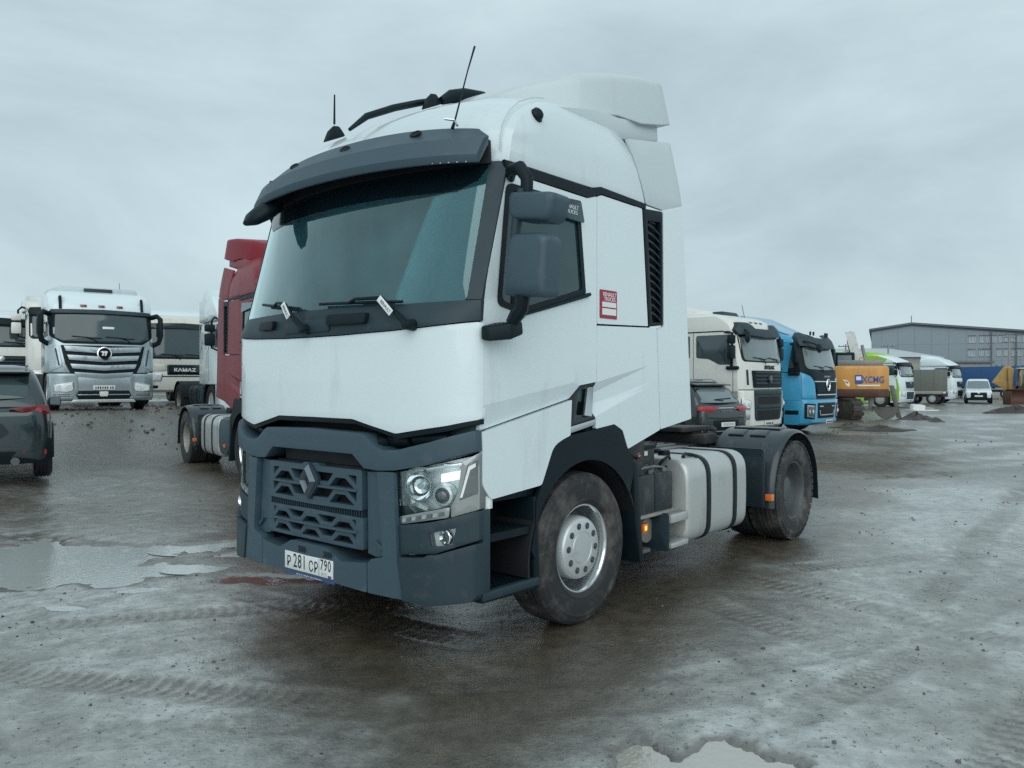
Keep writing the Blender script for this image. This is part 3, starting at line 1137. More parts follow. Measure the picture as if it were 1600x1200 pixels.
# --- roof module
# height, nose x, half width, sweep back to the corner, share of it that is an even bow
ROOF = [(2.965, 1.098, 1.243, 0.275, 0.90), (3.03, 1.085, 1.242, 0.275, 0.84), (3.12, 1.065, 1.236, 0.28, 0.74), (3.20, 1.035, 1.228, 0.295, 0.62), (3.30, 0.970, 1.208, 0.335, 0.50), (3.40, 0.865, 1.17, 0.40, 0.42), (3.49, 0.72, 1.11, 0.47, 0.42),
        (3.565, 0.565, 1.02, 0.54, 0.42), (3.63, 0.41, 0.92, 0.57, 0.42), (3.69, 0.22, 0.77, 0.57, 0.42), (3.735, -0.01, 0.57, 0.48, 0.42), (3.76, -0.29, 0.30, 0.24, 0.42)]
rings = []
for z, xf, w, dr, bw in ROOF:
    ring = []
    xr = -0.735 + (z - 2.96) * 0.355
    for k in range(33):
        t = -1 + 2 * k / 32
        ring.append((xf - dr * (bw * t * t + (1 - bw) * abs(t) ** 7), w * t, z))
    xs_ = ring[-1][0]
    for k in range(1, 7):
        ring.append((xs_ + (xr - xs_) * k / 6, w, z))
    for k in range(7):
        ring.append((xr + (xs_ - xr) * k / 7, -w, z))
    rings.append(ring)
roof = MB().loft(rings).build('roof', 'roof_paint', TR, bevel=0.01, bevel_angle=60, smooth=50)
# join line of the front roof moulding
sl = [(xf - dr * (bw * 0.80 + (1 - bw) * 0.48) - 0.02, w * 0.965 + 0.002, z + 0.002) for z, xf, w, dr, bw in ROOF[1:9]]
for sg in (1, -1):
    MB().tube([(p[0], sg * p[1], p[2]) for p in sl], 0.004, 5).build('roof_seam', 'white_composite', TR)
# roof spoiler
rings = []
for x, hw, zt, zl, rr_ in ((0.16, 0.45, 3.71, 3.58, 0.03), (0.02, 0.70, 3.785, 3.575, 0.06), (-0.16, 0.89, 3.855, 3.575, 0.09), (-0.32, 1.01, 3.91, 3.60, 0.09), (-0.60, 1.09, 3.965, 3.632, 0.08), (-0.86, 1.135, 4.01, 3.625, 0.07),
                           (-1.02, 1.16, 4.02, 3.67, 0.055), (-1.15, 1.165, 4.03, 3.705, 0.045), (-1.165, 1.16, 4.026, 3.708, 0.04)):
    q = rounded([(-hw, zl), (hw, zl), (hw * 0.975, zt), (0, zt + (0.02 if x > 0.1 else 0.045 if x > -0.1 else 0.06)), (-hw * 0.975, zt)], [0.01, 0.01, rr_, 0.5, rr_], 6)
    rings.append([(x - (0.09 * (zt - z) / max(0.05, zt - zl) if x < -0.9 else 0), y, z) for y, z in q])
MB().loft(rings).build('roof_spoiler', 'white_composite', TR, bevel=0.012, bevel_angle=55, smooth=45)
MB().panel([(0.15, 3.50), (-0.3, 3.60), (-0.6, 3.615), (-1.16, 3.70), (-1.175, 3.568), (-0.60, 3.452)], lambda x, z, dd: (x, 1.10 - dd, z), 2.2).build('spoiler_base', 'white_composite', TR, bevel=0.01)

for sg in (1, -1):
    S = SM(sg)
    win = rounded([(0.927, 2.102), (0.845, 2.824), (0.119, 2.832), (0.047, 2.243), (0.689, 2.061)], [0.05, 0.06, 0.10, 0.02, 0.03], 5)
    out_ = rounded([(1.052, 1.362), (1.052, 2.12), (0.838, 2.893), (0.02, 2.882), (-0.097, 2.916), (-0.097, 1.645), (0.088, 1.621), (0.183, 1.533)], [0.01, 0.2, 0.02, 0.01, 0.02, 0.01, 0.01, 0.01], 4)
    door = MB().panel(out_, S, 0.03, 0.12, [win], [DOOR_FOLD]).build('door', 'white_paint', TR, bevel=0.005, smooth=7)
    MB().panel([(1.0, 1.42), (1.0, 2.10), (0.80, 2.88), (-0.09, 2.88), (-0.09, 1.5)], SM(sg, -0.032), 0.035, 0.2, [win]).build('door_lining', 'cabin_trim', door)
    wf_in = rounded([(0.895, 2.122), (0.815, 2.795), (0.145, 2.80), (0.078, 2.262), (0.684, 2.096)], [0.05, 0.06, 0.09, 0.02, 0.03], 5)
    MB().panel(rounded([(0.935, 2.095), (0.852, 2.832), (0.111, 2.840), (0.037, 2.236), (0.690, 2.052)], [0.05, 0.06, 0.10, 0.02, 0.03], 5), SM(sg, 0.006), 0.03, 0.1, [wf_in]).build('window_frame', 'black_plastic', door, bevel=0.004)
    MB().panel(wf_in, SM(sg, -0.008), 0.005, 0.15).build('window', 'side_glass' if sg > 0 else 'clear_glass', door, smooth=60)
    MB().panel([(0.80, 2.10), (0.735, 2.81), (0.695, 2.81), (0.755, 2.10)], SM(sg, -0.002), 0.012).build('window_divider', 'black_plastic', door, bevel=0.003)
    MB().panel(rounded([(0.74, 2.81), (0.125, 2.842), (0.085, 2.70), (0.22, 2.705), (0.73, 2.745)], 0.02), SM(sg, 0.028), 0.02, 0.1).build('wind_deflector', 'dark_glass', door, bevel=0.004)
    MB().tube([(0.70, sg * 1.254, 2.052), (0.30, sg * 1.256, 2.155), (0.035, sg * 1.258, 2.226), (0.005, sg * 1.262, 2.235)], [0.008, 0.011, 0.014, 0.012], 6).build('window_sill', 'black_plastic', door)
    hp = rounded([(0.188, 1.523), (0.093, 1.617), (-0.082, 1.638), (-0.052, 1.585), (-0.038, 1.45), (-0.080, 1.394), (0.192, 1.346)], 0.008, 2)
    hcup = rounded([(0.11, 1.42), (0.075, 1.59), (0.005, 1.598), (0.01, 1.42)], 0.02)
    hd = MB().panel(hp, SM(sg, 0.004), 0.04, None, [hcup]).build('door_handle', 'gloss_black', door, bevel=0.004)
    MB().panel(hcup, SM(sg, -0.03), 0.01).build('handle_recess', 'black_plastic', door)
    MB().panel(rounded([(0.035, 1.415), (0.008, 1.605), (-0.042, 1.61), (-0.022, 1.41)], 0.008), SM(sg, 0.022), 0.018).build('handle_grip', 'chrome_dull', door, bevel=0.004)
    MB().panel([(0.194, 1.342), (-0.080, 1.389), (-0.080, 1.352), (0.200, 1.296)], SM(sg, 0.002), 0.02).build('handle_trim', 'chrome_dull', door, bevel=0.003)
    MB().panel(rounded([(1.052, 1.357), (0.189, 1.526), (0.205, 1.292), (0.298, 1.268), (0.387, 1.229), (0.508, 0.996), (0.984, 0.959), (1.054, 1.043)], [0.01, 0.01, 0.01, 0.05, 0.05, 0.02, 0.025, 0.03], 4), lambda x, z, dd: (x, sg * (1.245 - dd), z), 0.03, 0.1) \
        .build('door_skirt', 'white_paint', TR, bevel=0.006)
    MB().panel(rounded([(-0.102, 2.030), (-0.775, 2.050), (-0.900, 2.050), (-0.918, 1.825), (-0.954, 1.276), (-0.497, 1.158), (-0.427, 1.295), (-0.318, 1.345), (-0.086, 1.322), (-0.086, 1.39), (-0.045, 1.45), (-0.058, 1.585), (-0.090, 1.643)], 0.012, 2),
               S, 0.03, 0.2, (), FOLD_U).build('side_panel', 'white_paint', TR, bevel=0.005, smooth=5)
    MB().panel(rounded([(-0.102, 2.043), (-0.102, 2.916), (-0.155, 2.933), (-0.688, 2.927), (-0.773, 2.062)], 0.01, 2), S, 0.03, 0.15).build('locker_panel', 'white_paint', TR, bevel=0.005)
    # side extender and the louvred air intake
    ih = rounded([(-0.762, 2.85), (-0.955, 2.868), (-0.972, 2.10), (-0.832, 2.09)], 0.015, 2)
    it = MB().panel(rounded([(-0.700, 2.934), (-0.984, 2.955), (-0.996, 2.080), (-0.783, 2.058)], 0.012, 2), SM(sg, 0.003), 0.05, None, [ih]).build('air_intake', 'black_plastic', TR, bevel=0.006)
    MB().panel(ih, SM(sg, -0.045), 0.01).build('intake_backing', 'mesh_black', it)
    for k in range(12):
        z0 = 2.125 + k * 0.060
        f0 = (z0 - 2.09) / 0.77
        xa, xb = -0.830 + 0.066 * f0, -0.970 + 0.015 * f0
        MB().loft([[(xa, sg * 1.236, z0 + 0.05), (xa, sg * 1.212, z0 + 0.075), (xa, sg * 1.205, z0 + 0.065), (xa, sg * 1.230, z0 + 0.040)],
                   [((xa + xb) / 2, sg * 1.243, z0 + 0.030), ((xa + xb) / 2, sg * 1.217, z0 + 0.055), ((xa + xb) / 2, sg * 1.210, z0 + 0.045), ((xa + xb) / 2, sg * 1.237, z0 + 0.020)],
                   [(xb, sg * 1.246, z0 - 0.012), (xb, sg * 1.222, z0 + 0.013), (xb, sg * 1.215, z0 + 0.003), (xb, sg * 1.240, z0 - 0.022)]]).build('slat', 'dark_plastic', it, bevel=0.003)
    MB().panel(rounded([(-0.960, 1.279), (-1.456, 1.342), (-1.309, 3.035), (-1.000, 2.953), (-1.010, 2.072), (-0.910, 2.046), (-0.926, 1.825)], 0.01, 2), S, 0.025, 0.2).build('side_extender', 'white_paint', TR, bevel=0.005)
    MB().panel(rounded([(-0.574, 3.432), (-1.238, 3.557), (-1.303, 3.050), (-1.000, 2.968), (-0.752, 2.972)], 0.01, 2), S, 0.025, 0.12).build('upper_extender', 'white_composite', TR, bevel=0.005)
    MB().panel([(0.870, 2.962), (0.02, 2.950), (-0.14, 2.988), (-0.737, 2.972), (-0.735, 2.935), (-0.155, 2.941), (0.005, 2.889), (0.84, 2.900)], SM(sg, 0.005), 0.02, 0.2).build('side_moulding', 'black_plastic', TR, bevel=0.004)
    MB().panel([(1.166, 2.12), (1.242, 2.12), (1.242, 2.915), (1.20, 2.965), (1.150, 2.965), (1.150, 2.84)] if sg > 0 else mir([(1.166, 2.12), (1.242, 2.12), (1.242, 2.915), (1.20, 2.965), (1.150, 2.965), (1.150, 2.84)]), FM(0.004), 0.03, 0.05).build('windscreen_pillar', 'dark_plastic', TR, bevel=0.004)

# cab inside
m_ = MB()
m_.box2((-0.90, -1.17, 1.22), (1.0, 1.17, 1.28)).box2((-0.93, -1.17, 1.22), (-0.89, 1.17, 2.96)).box2((-0.93, -1.17, 2.90), (0.80, 1.17, 2.945))
m_.box2((-0.90, 1.12, 1.28), (-0.10, 1.17, 2.9)).box2((-0.90, -1.17, 1.28), (-0.10, -1.12, 2.9)).box2((1.0, -1.17, 1.22), (1.05, 1.17, 1.95))
m_.build('cab_shell', 'cabin_trim', TR, bevel=0.01)
m_ = MB()
for a_, b_2 in ((-0.88, -0.26), ):
    m_.box2((a_, -1.1, 1.55), (b_2, 1.1, 1.85))
m_.build('bunk', 'cabin_fabric', TR, bevel=0.05)
m_ = MB()
prof = [(0.62, 1.55), (0.62, 1.85), (0.72, 2.02), (0.92, 2.06), (1.08, 2.02), (1.12, 1.90), (1.05, 1.55)]
m_.loft([[(x, y, z + 0.02 * math.cos(y * 3)) for x, z in prof] for y in (-1.16, -0.6, 0, 0.3, 0.6, 1.16)])
m_.box2((0.66, 0.30, 2.00), (0.86, 0.85, 2.12))
m_.build('dashboard', 'cabin_trim', TR, bevel=0.03)
sw = MB()
ctr, sa = Vector((0.50, 0.60, 2.10)), R(52)
path = [ctr + Vector((math.cos(a) * 0.22 * math.sin(sa), math.sin(a) * 0.22, math.cos(a) * 0.22 * math.cos(sa))) for a in [2 * math.pi * k / 28 for k in range(29)]]
sw.tube(path, 0.016, 8)
sw.tube([path[7], ctr, path[21]], 0.018, 6).tube([ctr, ctr + Vector((0.14, 0, -0.16))], 0.035, 8)
sw.build('steering_wheel', 'black_plastic', TR)
for y in (0.60, -0.60):
    s_ = MB().box((-0.02, y, 1.72), (0.50, 0.52, 0.16)).build('seat', 'cabin_fabric', TR, bevel=0.05)
    MB().box((-0.28, y, 2.10), (0.15, 0.50, 0.66), rot=(0, R(-8), 0), taper=(0.8, 0.85)).build('backrest', 'cabin_fabric', s_, bevel=0.05)
    MB().box((-0.335, y, 2.53), (0.11, 0.28, 0.20)).build('headrest', 'cabin_fabric', s_, bevel=0.04)
# folded pennant stand on the dashboard
MB().loft([[(0.98, -0.25, 2.05), (0.98, -0.09, 2.05), (0.94, -0.09, 2.05), (0.94, -0.25, 2.05)], [(0.90, -0.20, 2.24), (0.90, -0.14, 2.24), (0.885, -0.14, 2.24), (0.885, -0.20, 2.24)]]).build('dash_stand', 'black_plastic', TR)

# windscreen, black apron below it, wipers
ws = rounded(sym([(0, 2.104), (0.75, 2.10), (1.166, 2.114), (1.150, 2.84), (1.150, 2.965), (0, 2.985)]), [0.01] * 2 + [0.03] + [0.01] * 10, 3)
MB().panel(ws, FM(0.0), 0.006, 0.09).build('windscreen', 'windscreen_glass', TR, smooth=60)
MB().panel(sym([(0, 2.80), (0.45, 2.80), (0.98, 2.79), (1.10, 2.85), (1.140, 2.92), (1.140, 2.98), (0, 2.985)]), FM(0.004), 0.004, 0.1).build('sun_blind', 'gloss_black', TR)  # dark band laid over the top of the glass
ap = sym([(0, 1.937), (0.3, 1.939), (0.742, 1.951), (0.955, 1.963), (1.095, 1.976), (1.243, 1.998), (1.243, 2.116), (0.75, 2.106), (0, 2.108)])
apron = MB().panel(ap, FM(0.012), 0.05, 0.06).build('windscreen_apron', 'dark_plastic', TR, bevel=0.008)
for y0, y1, z0, z1 in ((-0.62, -0.42, 2.00, 2.06), (0.20, 0.55, 2.00, 2.065)):
    MB().panel(rounded(rect(y0, z0, y1, z1), 0.02), FM(0.045), 0.06, 0.08).build('washer_housing', 'black_plastic', apron, bevel=0.01)
MB().panel(rounded(rect(-0.30, 1.965, 0.20, 2.045), 0.015), FM(0.022), 0.02, 0.08).build('apron_panel', 'dark_plastic', apron, bevel=0.006)


def fpt(y, z, off):
    return Vector((fx(y, z) + off, y, z))


for (blade, elbow, pivot, tagp) in ((((0.12, 2.139), (0.80, 2.118)), (0.672, 2.146), (0.90, 1.975), ((0.672, 2.143), (0.792, 2.045))),
                                    (((-0.66, 2.19), (-0.10, 2.125)), (-0.245, 2.163), (-0.03, 1.985), ((-0.240, 2.163), (-0.145, 2.066)))):
    wp = MB().tube([fpt(blade[0][0] + (blade[1][0] - blade[0][0]) * k / 8, blade[0][1] + (blade[1][1] - blade[0][1]) * k / 8, 0.035) for k in range(9)], 0.010, 6).build('wiper', 'black_plastic', TR)
    mid = ((blade[0][0] + blade[1][0]) / 2, (blade[0][1] + blade[1][1]) / 2)
    MB().tube([fpt(mid[0] - 0.05, mid[1] + 0.004, 0.05), fpt(mid[0], mid[1] + 0.022, 0.055), fpt(*elbow, 0.065), fpt(elbow[0] + (pivot[0] - elbow[0]) * 0.5, elbow[1] + (pivot[1] - elbow[1]) * 0.5, 0.06), fpt(*pivot, 0.05)], [0.009, 0.010, 0.012, 0.016, 0.022], 7).build('wiper_arm', 'black_plastic', wp)
    a_, b_2 = fpt(*tagp[0], 0.085), fpt(*tagp[1], 0.085)
    xd = (b_2 - a_).normalized()
    nz = Vector((1, 0.12, 0.15))
    M = frame((a_ + b_2) / 2, xd, nz)
    L_ = (b_2 - a_).length
    q = MB().box((0, 0, 0), (L_, 0.040, 0.006))
    tg = MB().add(q.v, q.f, M).build('wiper_tag', 'print_white', wp, bevel=0.002)
    t_ = text_mesh('RENAULT', 0.027, extrude=0.0008)
    t_.transform(M @ Matrix.Translation((0.01, 0, 0.0035)))
    t_.materials.append(MAT['print_black'])
    link('tag_lettering', t_, wp)
    MB().cyl(fpt(*pivot, 0.0), fpt(*pivot, 0.075), 0.036, 0.028, 14).build('wiper_pivot', 'black_plastic', wp, bevel=0.004)

# white front flap
fp = sym([(0, 1.417), (0.40, 1.415), (0.56, 1.380), (0.765, 1.338), (1.094, 1.392), (1.242, 1.430), (1.242, 1.990), (1.095, 1.970), (0.955, 1.957), (0.742, 1.945), (0.3, 1.933), (0, 1.931)])
MB().panel(rounded(fp, 0.015, 2), FM(0.0), 0.035, 0.06).build('front_flap', 'white_paint', TR, bevel=0.008, segs=3)
fl = sym([(0, 1.385), (0.42, 1.383), (0.58, 1.350), (0.77, 1.306), (1.094, 1.360), (1.232, 1.40), (1.232, 1.432), (1.094, 1.394), (0.765, 1.340), (0.56, 1.382), (0.40, 1.417), (0, 1.419)])
MB().panel(fl, FM(-0.014), 0.03, 0.08).build('flap_seal', 'black_plastic', TR, bevel=0.005)
# dark engine bay behind the gap, washer hoses and cooler ends
MB().panel(sym([(0, 0.55), (1.12, 0.60), (1.12, 1.5), (0, 1.5)]), FM(-0.20), 0.04, 0.12).build('cooler_pack', 'mesh_black', TR)
for sg in (1, -1):
    m_ = MB()
    for y0, y1, z0 in ((0.62, 0.80, 1.285), (0.82, 1.05, 1.305)):
        m_.cyl(fpt(sg * y0, z0, -0.10), fpt(sg * y1, z0 + 0.01, -0.09), 0.042, 0.038, 12)
    m_.cyl(fpt(sg * 0.55, 1.30, -0.09), fpt(sg * 0.64, 1.27, -0.03), 0.03, 0.034, 12)
    m_.build('hinge_cylinder', 'black_plastic', TR, bevel=0.004)

# bumper brow
br = sym([(0, 1.205), (0.432, 1.203), (0.455, 1.185), (0.536, 1.122), (0.65, 1.115), (0.785, 1.124), (1.0, 1.165), (1.239, 1.247), (1.232, 1.366), (1.017, 1.296), (0.80, 1.243), (0.70, 1.238), (0.640, 1.256), (0.535, 1.322), (0.50, 1.332), (0, 1.345)])
MB().panel(br, FM(0.03), 0.14, 0.06).build('bumper_brow', 'grey_plastic', TR, bevel=0.014, segs=3)
lp = sym([(0, 1.118), (0.42, 1.115), (0.44, 1.205), (0, 1.208)])
MB().panel(lp, FM(-0.07), 0.02, 0.12).build('upper_mesh', 'mesh_black', TR)


def zig_holes(tops, bots, ends, z0, z1, th=0.024, w=0.017):
    """Openings above and below a zigzag ribbon (tops / bottoms are y intervals)."""
    H = []
    nodes = sorted([(a, b_, 't') for a, b_ in tops] + [(a, b_, 'b') for a, b_ in bots])
    seq = [(-ends, -ends, 'b')] + nodes + [(ends, ends, 'b')]
    for i, (a, b_, k) in enumerate(seq):
        if k == 't':
            l_, r_ = seq[i - 1], seq[i + 1]
            H.append([(l_[1] + w, z0), (r_[0] - w, z0), (b_ - w * 0.4, z1 - th), (a + w * 0.4, z1 - th)])
        else:
            lo = seq[i - 1] if i > 0 else None
            hi = seq[i + 1] if i < len(seq) - 1 else None
            xl = lo[1] + w if lo else a
            xr = hi[0] - w if hi else b_
            p_ = [(xl, z1), (xr, z1)]
            p_ += [(b_ + (0 if hi is None else 0.0), z0 + th)] if hi is None else [(b_ - 0.0 + w * 0.2, z0 + th)]
            if b_ - a > 0.01:
                p_ += [(a - w * 0.2, z0 + th)]
            H.append(p_)
    return [rounded(h, 0.007, 2) for h in H]


gu_h = zig_holes([(-0.355, -0.25), (0.25, 0.355)], [(-0.175, 0.175)], 0.452, 0.985, 1.068) + zig_holes([(-0.355, -0.25), (0.25, 0.355)], [(-0.175, 0.175)], 0.452, 0.882, 0.965)
gu = sym([(0, 1.120), (0.075, 1.120), (0.10, 1.104), (0.5, 1.104), (0.503, 0.857), (0, 0.853)])
g1 = MB().panel(rounded(gu, 0.012, 2), FM(0.012), 0.05, None, gu_h)
g1 = MB()
g1.panel(densify(rounded(gu, 0.012, 2), 0.08), FM(0.012), 0.055, None, gu_h)
gr1 = g1.build('upper_grille', 'grey_plastic', TR, bevel=0.006, bevel_angle=50)
gl_h = zig_holes([(-0.39, -0.28), (-0.055, 0.055), (0.28, 0.39)], [(-0.21, -0.12), (0.12, 0.21)], 0.447, 0.728, 0.795) + zig_holes([(-0.39, -0.28), (-0.055, 0.055), (0.28, 0.39)], [(-0.21, -0.12), (0.12, 0.21)], 0.447, 0.642, 0.710)
gl_o = sym([(0, 0.820), (0.51, 0.812), (0.515, 0.618), (0, 0.622)])
gr2 = MB().panel(densify(rounded(gl_o, 0.012, 2), 0.08), FM(0.012), 0.055, None, gl_h).build('lower_grille', 'grey_plastic', TR, bevel=0.006, bevel_angle=50)
for zz, par in ((0.975, gr1), (0.719, gr2)):
    MB().panel(sym([(0, zz - 0.007), (0.46, zz - 0.007), (0.46, zz + 0.008), (0, zz + 0.008)]), FM(0.026), 0.05, 0.12).build('grille_ledge', 'grey_plastic', par, bevel=0.006)
MB().panel(sym([(0, 0.60), (0.52, 0.60), (0.52, 1.11), (0, 1.115)]), FM(-0.065), 0.02, 0.12).build('grille_backing', 'mesh_black', TR)
m_ = MB()
for k in range(44):
    y = -0.49 + k * 0.98 / 43
    c = fpt(y, 0.838, -0.02)
    m_.box((c.x, c.y, c.z), (0.05, 0.006, 0.05))
m_.build('grille_mesh', 'dark_plastic', TR)
# diamond emblem
dm_o, dm_i = [(0.0, 1.112), (0.078, 1.005), (0.0, 0.898), (-0.078, 1.005)], [(0.0, 1.058), (0.034, 1.005), (0.0, 0.952), (-0.034, 1.005)]
MB().panel(rounded([(0.0, 1.128), (0.094, 1.03), (0.094, 0.98), (0, 0.878), (-0.094, 0.98), (-0.094, 1.03)], 0.02), FM(0.030), 0.03).build('emblem_base', 'dark_plastic', gr1, bevel=0.006)
em = MB()
for k in range(4):
    o0, o1 = dm_o[k], dm_o[(k + 1) % 4]
    i0, i1 = dm_i[k], dm_i[(k + 1) % 4]
    mm0, mm1 = [((o0[j] + i0[j]) / 2) for j in (0, 1)], [((o1[j] + i1[j]) / 2) for j in (0, 1)]
    X0, X1 = 1.372, 1.402
    V_ = [(X0, *o0), (X0, *o1), (X0, *i1), (X0, *i0), (X1, *mm0), (X1, *mm1)]
    em.add(V_, [(0, 1, 5, 4), (3, 4, 5, 2), (0, 3, 2, 1)])
em.build('emblem', 'emblem_metal', gr1, smooth=15)

# pillars between grille and lamps, lower bumper
for sg in (1, -1):
    f_ = (lambda p: p) if sg > 0 else mir
    MB().panel(f_([(0.522, 1.095), (0.640, 1.103), (0.690, 0.605), (0.600, 0.585), (0.528, 0.60)]), FM(-0.012), 0.05, 0.08).build('pillar_recess', 'grey_plastic', TR, bevel=0.006)
    MB().panel(rounded(f_([(0.652, 1.108), (0.783, 1.112), (0.808, 0.61), (0.846, 0.374), (0.574, 0.374), (0.572, 0.548), (0.60, 0.580), (0.698, 0.602)]), 0.01, 2), FM(0.034), 0.10, 0.06).build('bumper_pillar', 'grey_plastic', TR, bevel=0.012, segs=3)
    MB().panel(f_([(0.60, 0.69), (0.67, 0.655), (0.665, 0.625)]), FM(0.012), 0.03).build('pillar_notch', 'grey_plastic', TR, bevel=0.004)
    fog = rounded(f_([(1.003, 0.772), (1.150, 0.810), (1.132, 0.708), (1.018, 0.690)]), 0.01, 2)
    cu = MB().panel(rounded(f_([(0.797, 0.800), (1.00, 0.832), (1.12, 0.862), (1.240, 0.905), (1.240, 0.735), (1.05, 0.658), (0.815, 0.632)]), 0.008, 2), FM(0.016), 0.06, 0.05, [fog]).build('bumper_corner', 'dark_plastic', TR, bevel=0.006)
    MB().panel(rounded(f_([(0.816, 0.618), (0.99, 0.632), (1.02, 0.652), (1.06, 0.652), (1.241, 0.718), (1.241, 0.420), (1.22, 0.385), (1.02, 0.358), (0.854, 0.370)]), 0.008, 2), FM(0.042), 0.10, 0.05).build('lower_corner', 'dark_plastic', TR, bevel=0.012, segs=3)
    fg = MB().panel(fog, FM(-0.03), 0.02).build('fog_lamp', 'lamp_white', TR, bevel=0.003)
    c = fpt(sg * 1.088, 0.752, -0.02)
    nrm = Vector((0.80, sg * 0.60, 0))
    M = frame(c, (0, 1, 0), nrm) @ Matrix.Rotation(R(90), 4, 'X')
    MB().lathe([(0.046, 0.0), (0.046, 0.022), (0.040, 0.026), (0.030, 0.012), (0.0, 0.006)], 24, M).build('fog_reflector', 'chrome', fg)
    MB().panel(fog, FM(0.006), 0.004, 0.05).build('fog_lens', 'lens_glass', fg)
    # headlamp: housing, reflectors, lens, smoked indicator, running-light strip
    lens = f_([(0.787, 1.112), (0.797, 0.916), (0.864, 0.918), (0.912, 0.884), (1.120, 0.935), (1.153, 1.015), (1.166, 1.180), (1.0, 1.150)])
    hb = MB().panel(f_([(0.787, 1.118), (0.797, 0.808), (1.12, 0.860), (1.236, 0.905), (1.236, 1.230), (1.0, 1.165)]), FM(-0.085), 0.02, 0.07)
    head = hb.build('headlight', 'lamp_chrome', TR)
    MB().panel(f_([(0.780, 1.118), (0.790, 0.80), (0.797, 0.80), (0.793, 1.118)]), FM(0.006), 0.09).build('lamp_side_wall', 'black_plastic', head)
    for (yy, zz, r0, mt) in ((0.900, 1.035, 0.088, 'chrome'), (1.045, 0.990, 0.070, 'chrome_dull')):
        c = fpt(sg * yy, zz, -0.072)
        nrm = Vector((0.92, sg * 0.40, 0))
        M = frame(c, (0, 1, 0), nrm) @ Matrix.Rotation(R(90), 4, 'X') @ Matrix.Rotation(R(180), 4, 'X')
        M = frame(c, (0, 1, 0), nrm) @ Matrix.Rotation(R(-90), 4, 'X')
        M = Matrix.Translation(c) @ nrm.normalized().to_track_quat('Y', 'Z').to_matrix().to_4x4()
        MB().lathe([(r0, 0.058), (r0 * 0.93, 0.050), (r0 * 0.80, 0.022), (r0 * 0.5, 0.006), (0.0, 0.0)] if mt == 'chrome' else [(r0, 0.0), (r0, 0.03), (r0 * 0.86, 0.050), (r0 * 0.66, 0.056), (r0 * 0.6, 0.045), (0, 0.04)], 30, M).build('reflector_bowl', 'chrome' if mt == 'chrome' else 'lamp_chrome', head, smooth=40)
        if mt == 'chrome':
            q = MB().cyl((0, 0.005, 0), (0, 0.045, 0), 0.022, 0.018, 14)
            MB().add(q.v, q.f, M).build('bulb_shield', 'chrome_dull', head)
            MB().add(*(lambda t_: (t_.v, t_.f))(MB().tube([(0.085 * math.cos(a), 0.055, 0.085 * math.sin(a)) for a in [2 * math.pi * k / 30 for k in range(31)]], 0.004, 6)), M).build('bowl_ring', 'smoked_chrome', head)
        else:
            MB().lathe([(0.040, 0.046), (0.036, 0.056), (0.022, 0.066), (0.0, 0.070)], 24, M).build('projector_lens', 'lens_clear_dark', head, smooth=60)
            MB().lathe([(0.046, 0.044), (0.046, 0.056), (0.040, 0.058), (0.039, 0.046)], 24, M).build('projector_ring', 'gloss_black', head)
    # facets of the reflector shell
    rg = random.Random(4)
    m_ = MB()
    for (ya, za, yb, zb) in ((0.80, 1.10, 0.86, 0.93), (0.86, 0.925, 0.96, 0.90), (0.96, 1.13, 1.15, 1.150), (1.10, 0.96, 1.145, 1.03), (0.80, 1.10, 0.97, 1.135)):
        p0, p1 = fpt(sg * ya, za, -0.07), fpt(sg * yb, zb, -0.045)
        m_.tube([p0, (p0 + p1) / 2 + Vector((0.012, 0, 0.01)), p1], [0.02, 0.026, 0.014], 5)
    m_.build('reflector_fins', 'lamp_chrome', head, smooth=20)
    MB().panel(f_([(0.797, 0.913), (0.862, 0.914), (0.908, 0.882), (1.118, 0.930), (1.118, 0.90), (0.90, 0.862), (0.80, 0.858)]), FM(-0.005), 0.06, 0.07).build('lamp_mask', 'gloss_black', head, bevel=0.003)
    MB().panel(rounded(f_([(1.052, 1.112), (1.158, 1.136), (1.150, 1.085), (1.052, 1.062)]), 0.006, 2), FM(-0.022), 0.02, 0.05).build('daylight_strip', 'led_lit', head, bevel=0.003)
    MB().panel(f_([(0.94, 1.138), (1.158, 1.178), (1.158, 1.158), (0.94, 1.118)]), FM(-0.03), 0.02, 0.05).build('lamp_trim', 'chrome', head, bevel=0.003)
    MB().panel(lens, FM(0.0), 0.004, 0.06).build('lamp_lens', 'lens_glass', head, smooth=60)
    MB().panel(rounded(f_([(0.80, 0.852), (1.115, 0.925), (1.108, 0.866), (0.807, 0.806)]), 0.008, 2), FM(0.004), 0.03, 0.05).build('running_light', 'smoked_chrome', head, bevel=0.004)
    for k in range(8):
        y0 = 0.822 + k * 0.034
        z0 = 0.832 + k * 0.0072
        q_ = [(y0, z0 - 0.012), (y0 + 0.025, z0 - 0.007), (y0 + 0.028, z0 + 0.016), (y0 + 0.003, z0 + 0.011)]
        MB().panel(f_(q_), FM(0.008), 0.01).build('light_segment', 'lens_clear_dark' if k % 2 else 'print_grey', head)
    ind = f_([(1.171, 1.182), (1.190, 1.200), (1.239, 1.236), (1.239, 0.912), (1.124, 0.868), (1.122, 0.93), (1.156, 1.015)])
    indo = MB().panel(rounded(ind, 0.006, 2), FM(0.010), 0.05, 0.04).build('indicator', 'smoked_chrome', head, bevel=0.005)
    MB().panel(rounded(f_([(1.197, 1.175), (1.232, 1.200), (1.232, 1.003), (1.163, 0.965)]), 0.006, 2), FM(0.016), 0.012, 0.04).build('indicator_lens', 'lens_clear_dark', head, bevel=0.003)
    MB().panel(f_([(1.202, 1.160), (1.228, 1.180), (1.228, 1.157), (1.208, 1.14), (1.178, 0.985), (1.168, 0.98)]), FM(0.019), 0.008).build('indicator_trim', 'chrome', head)
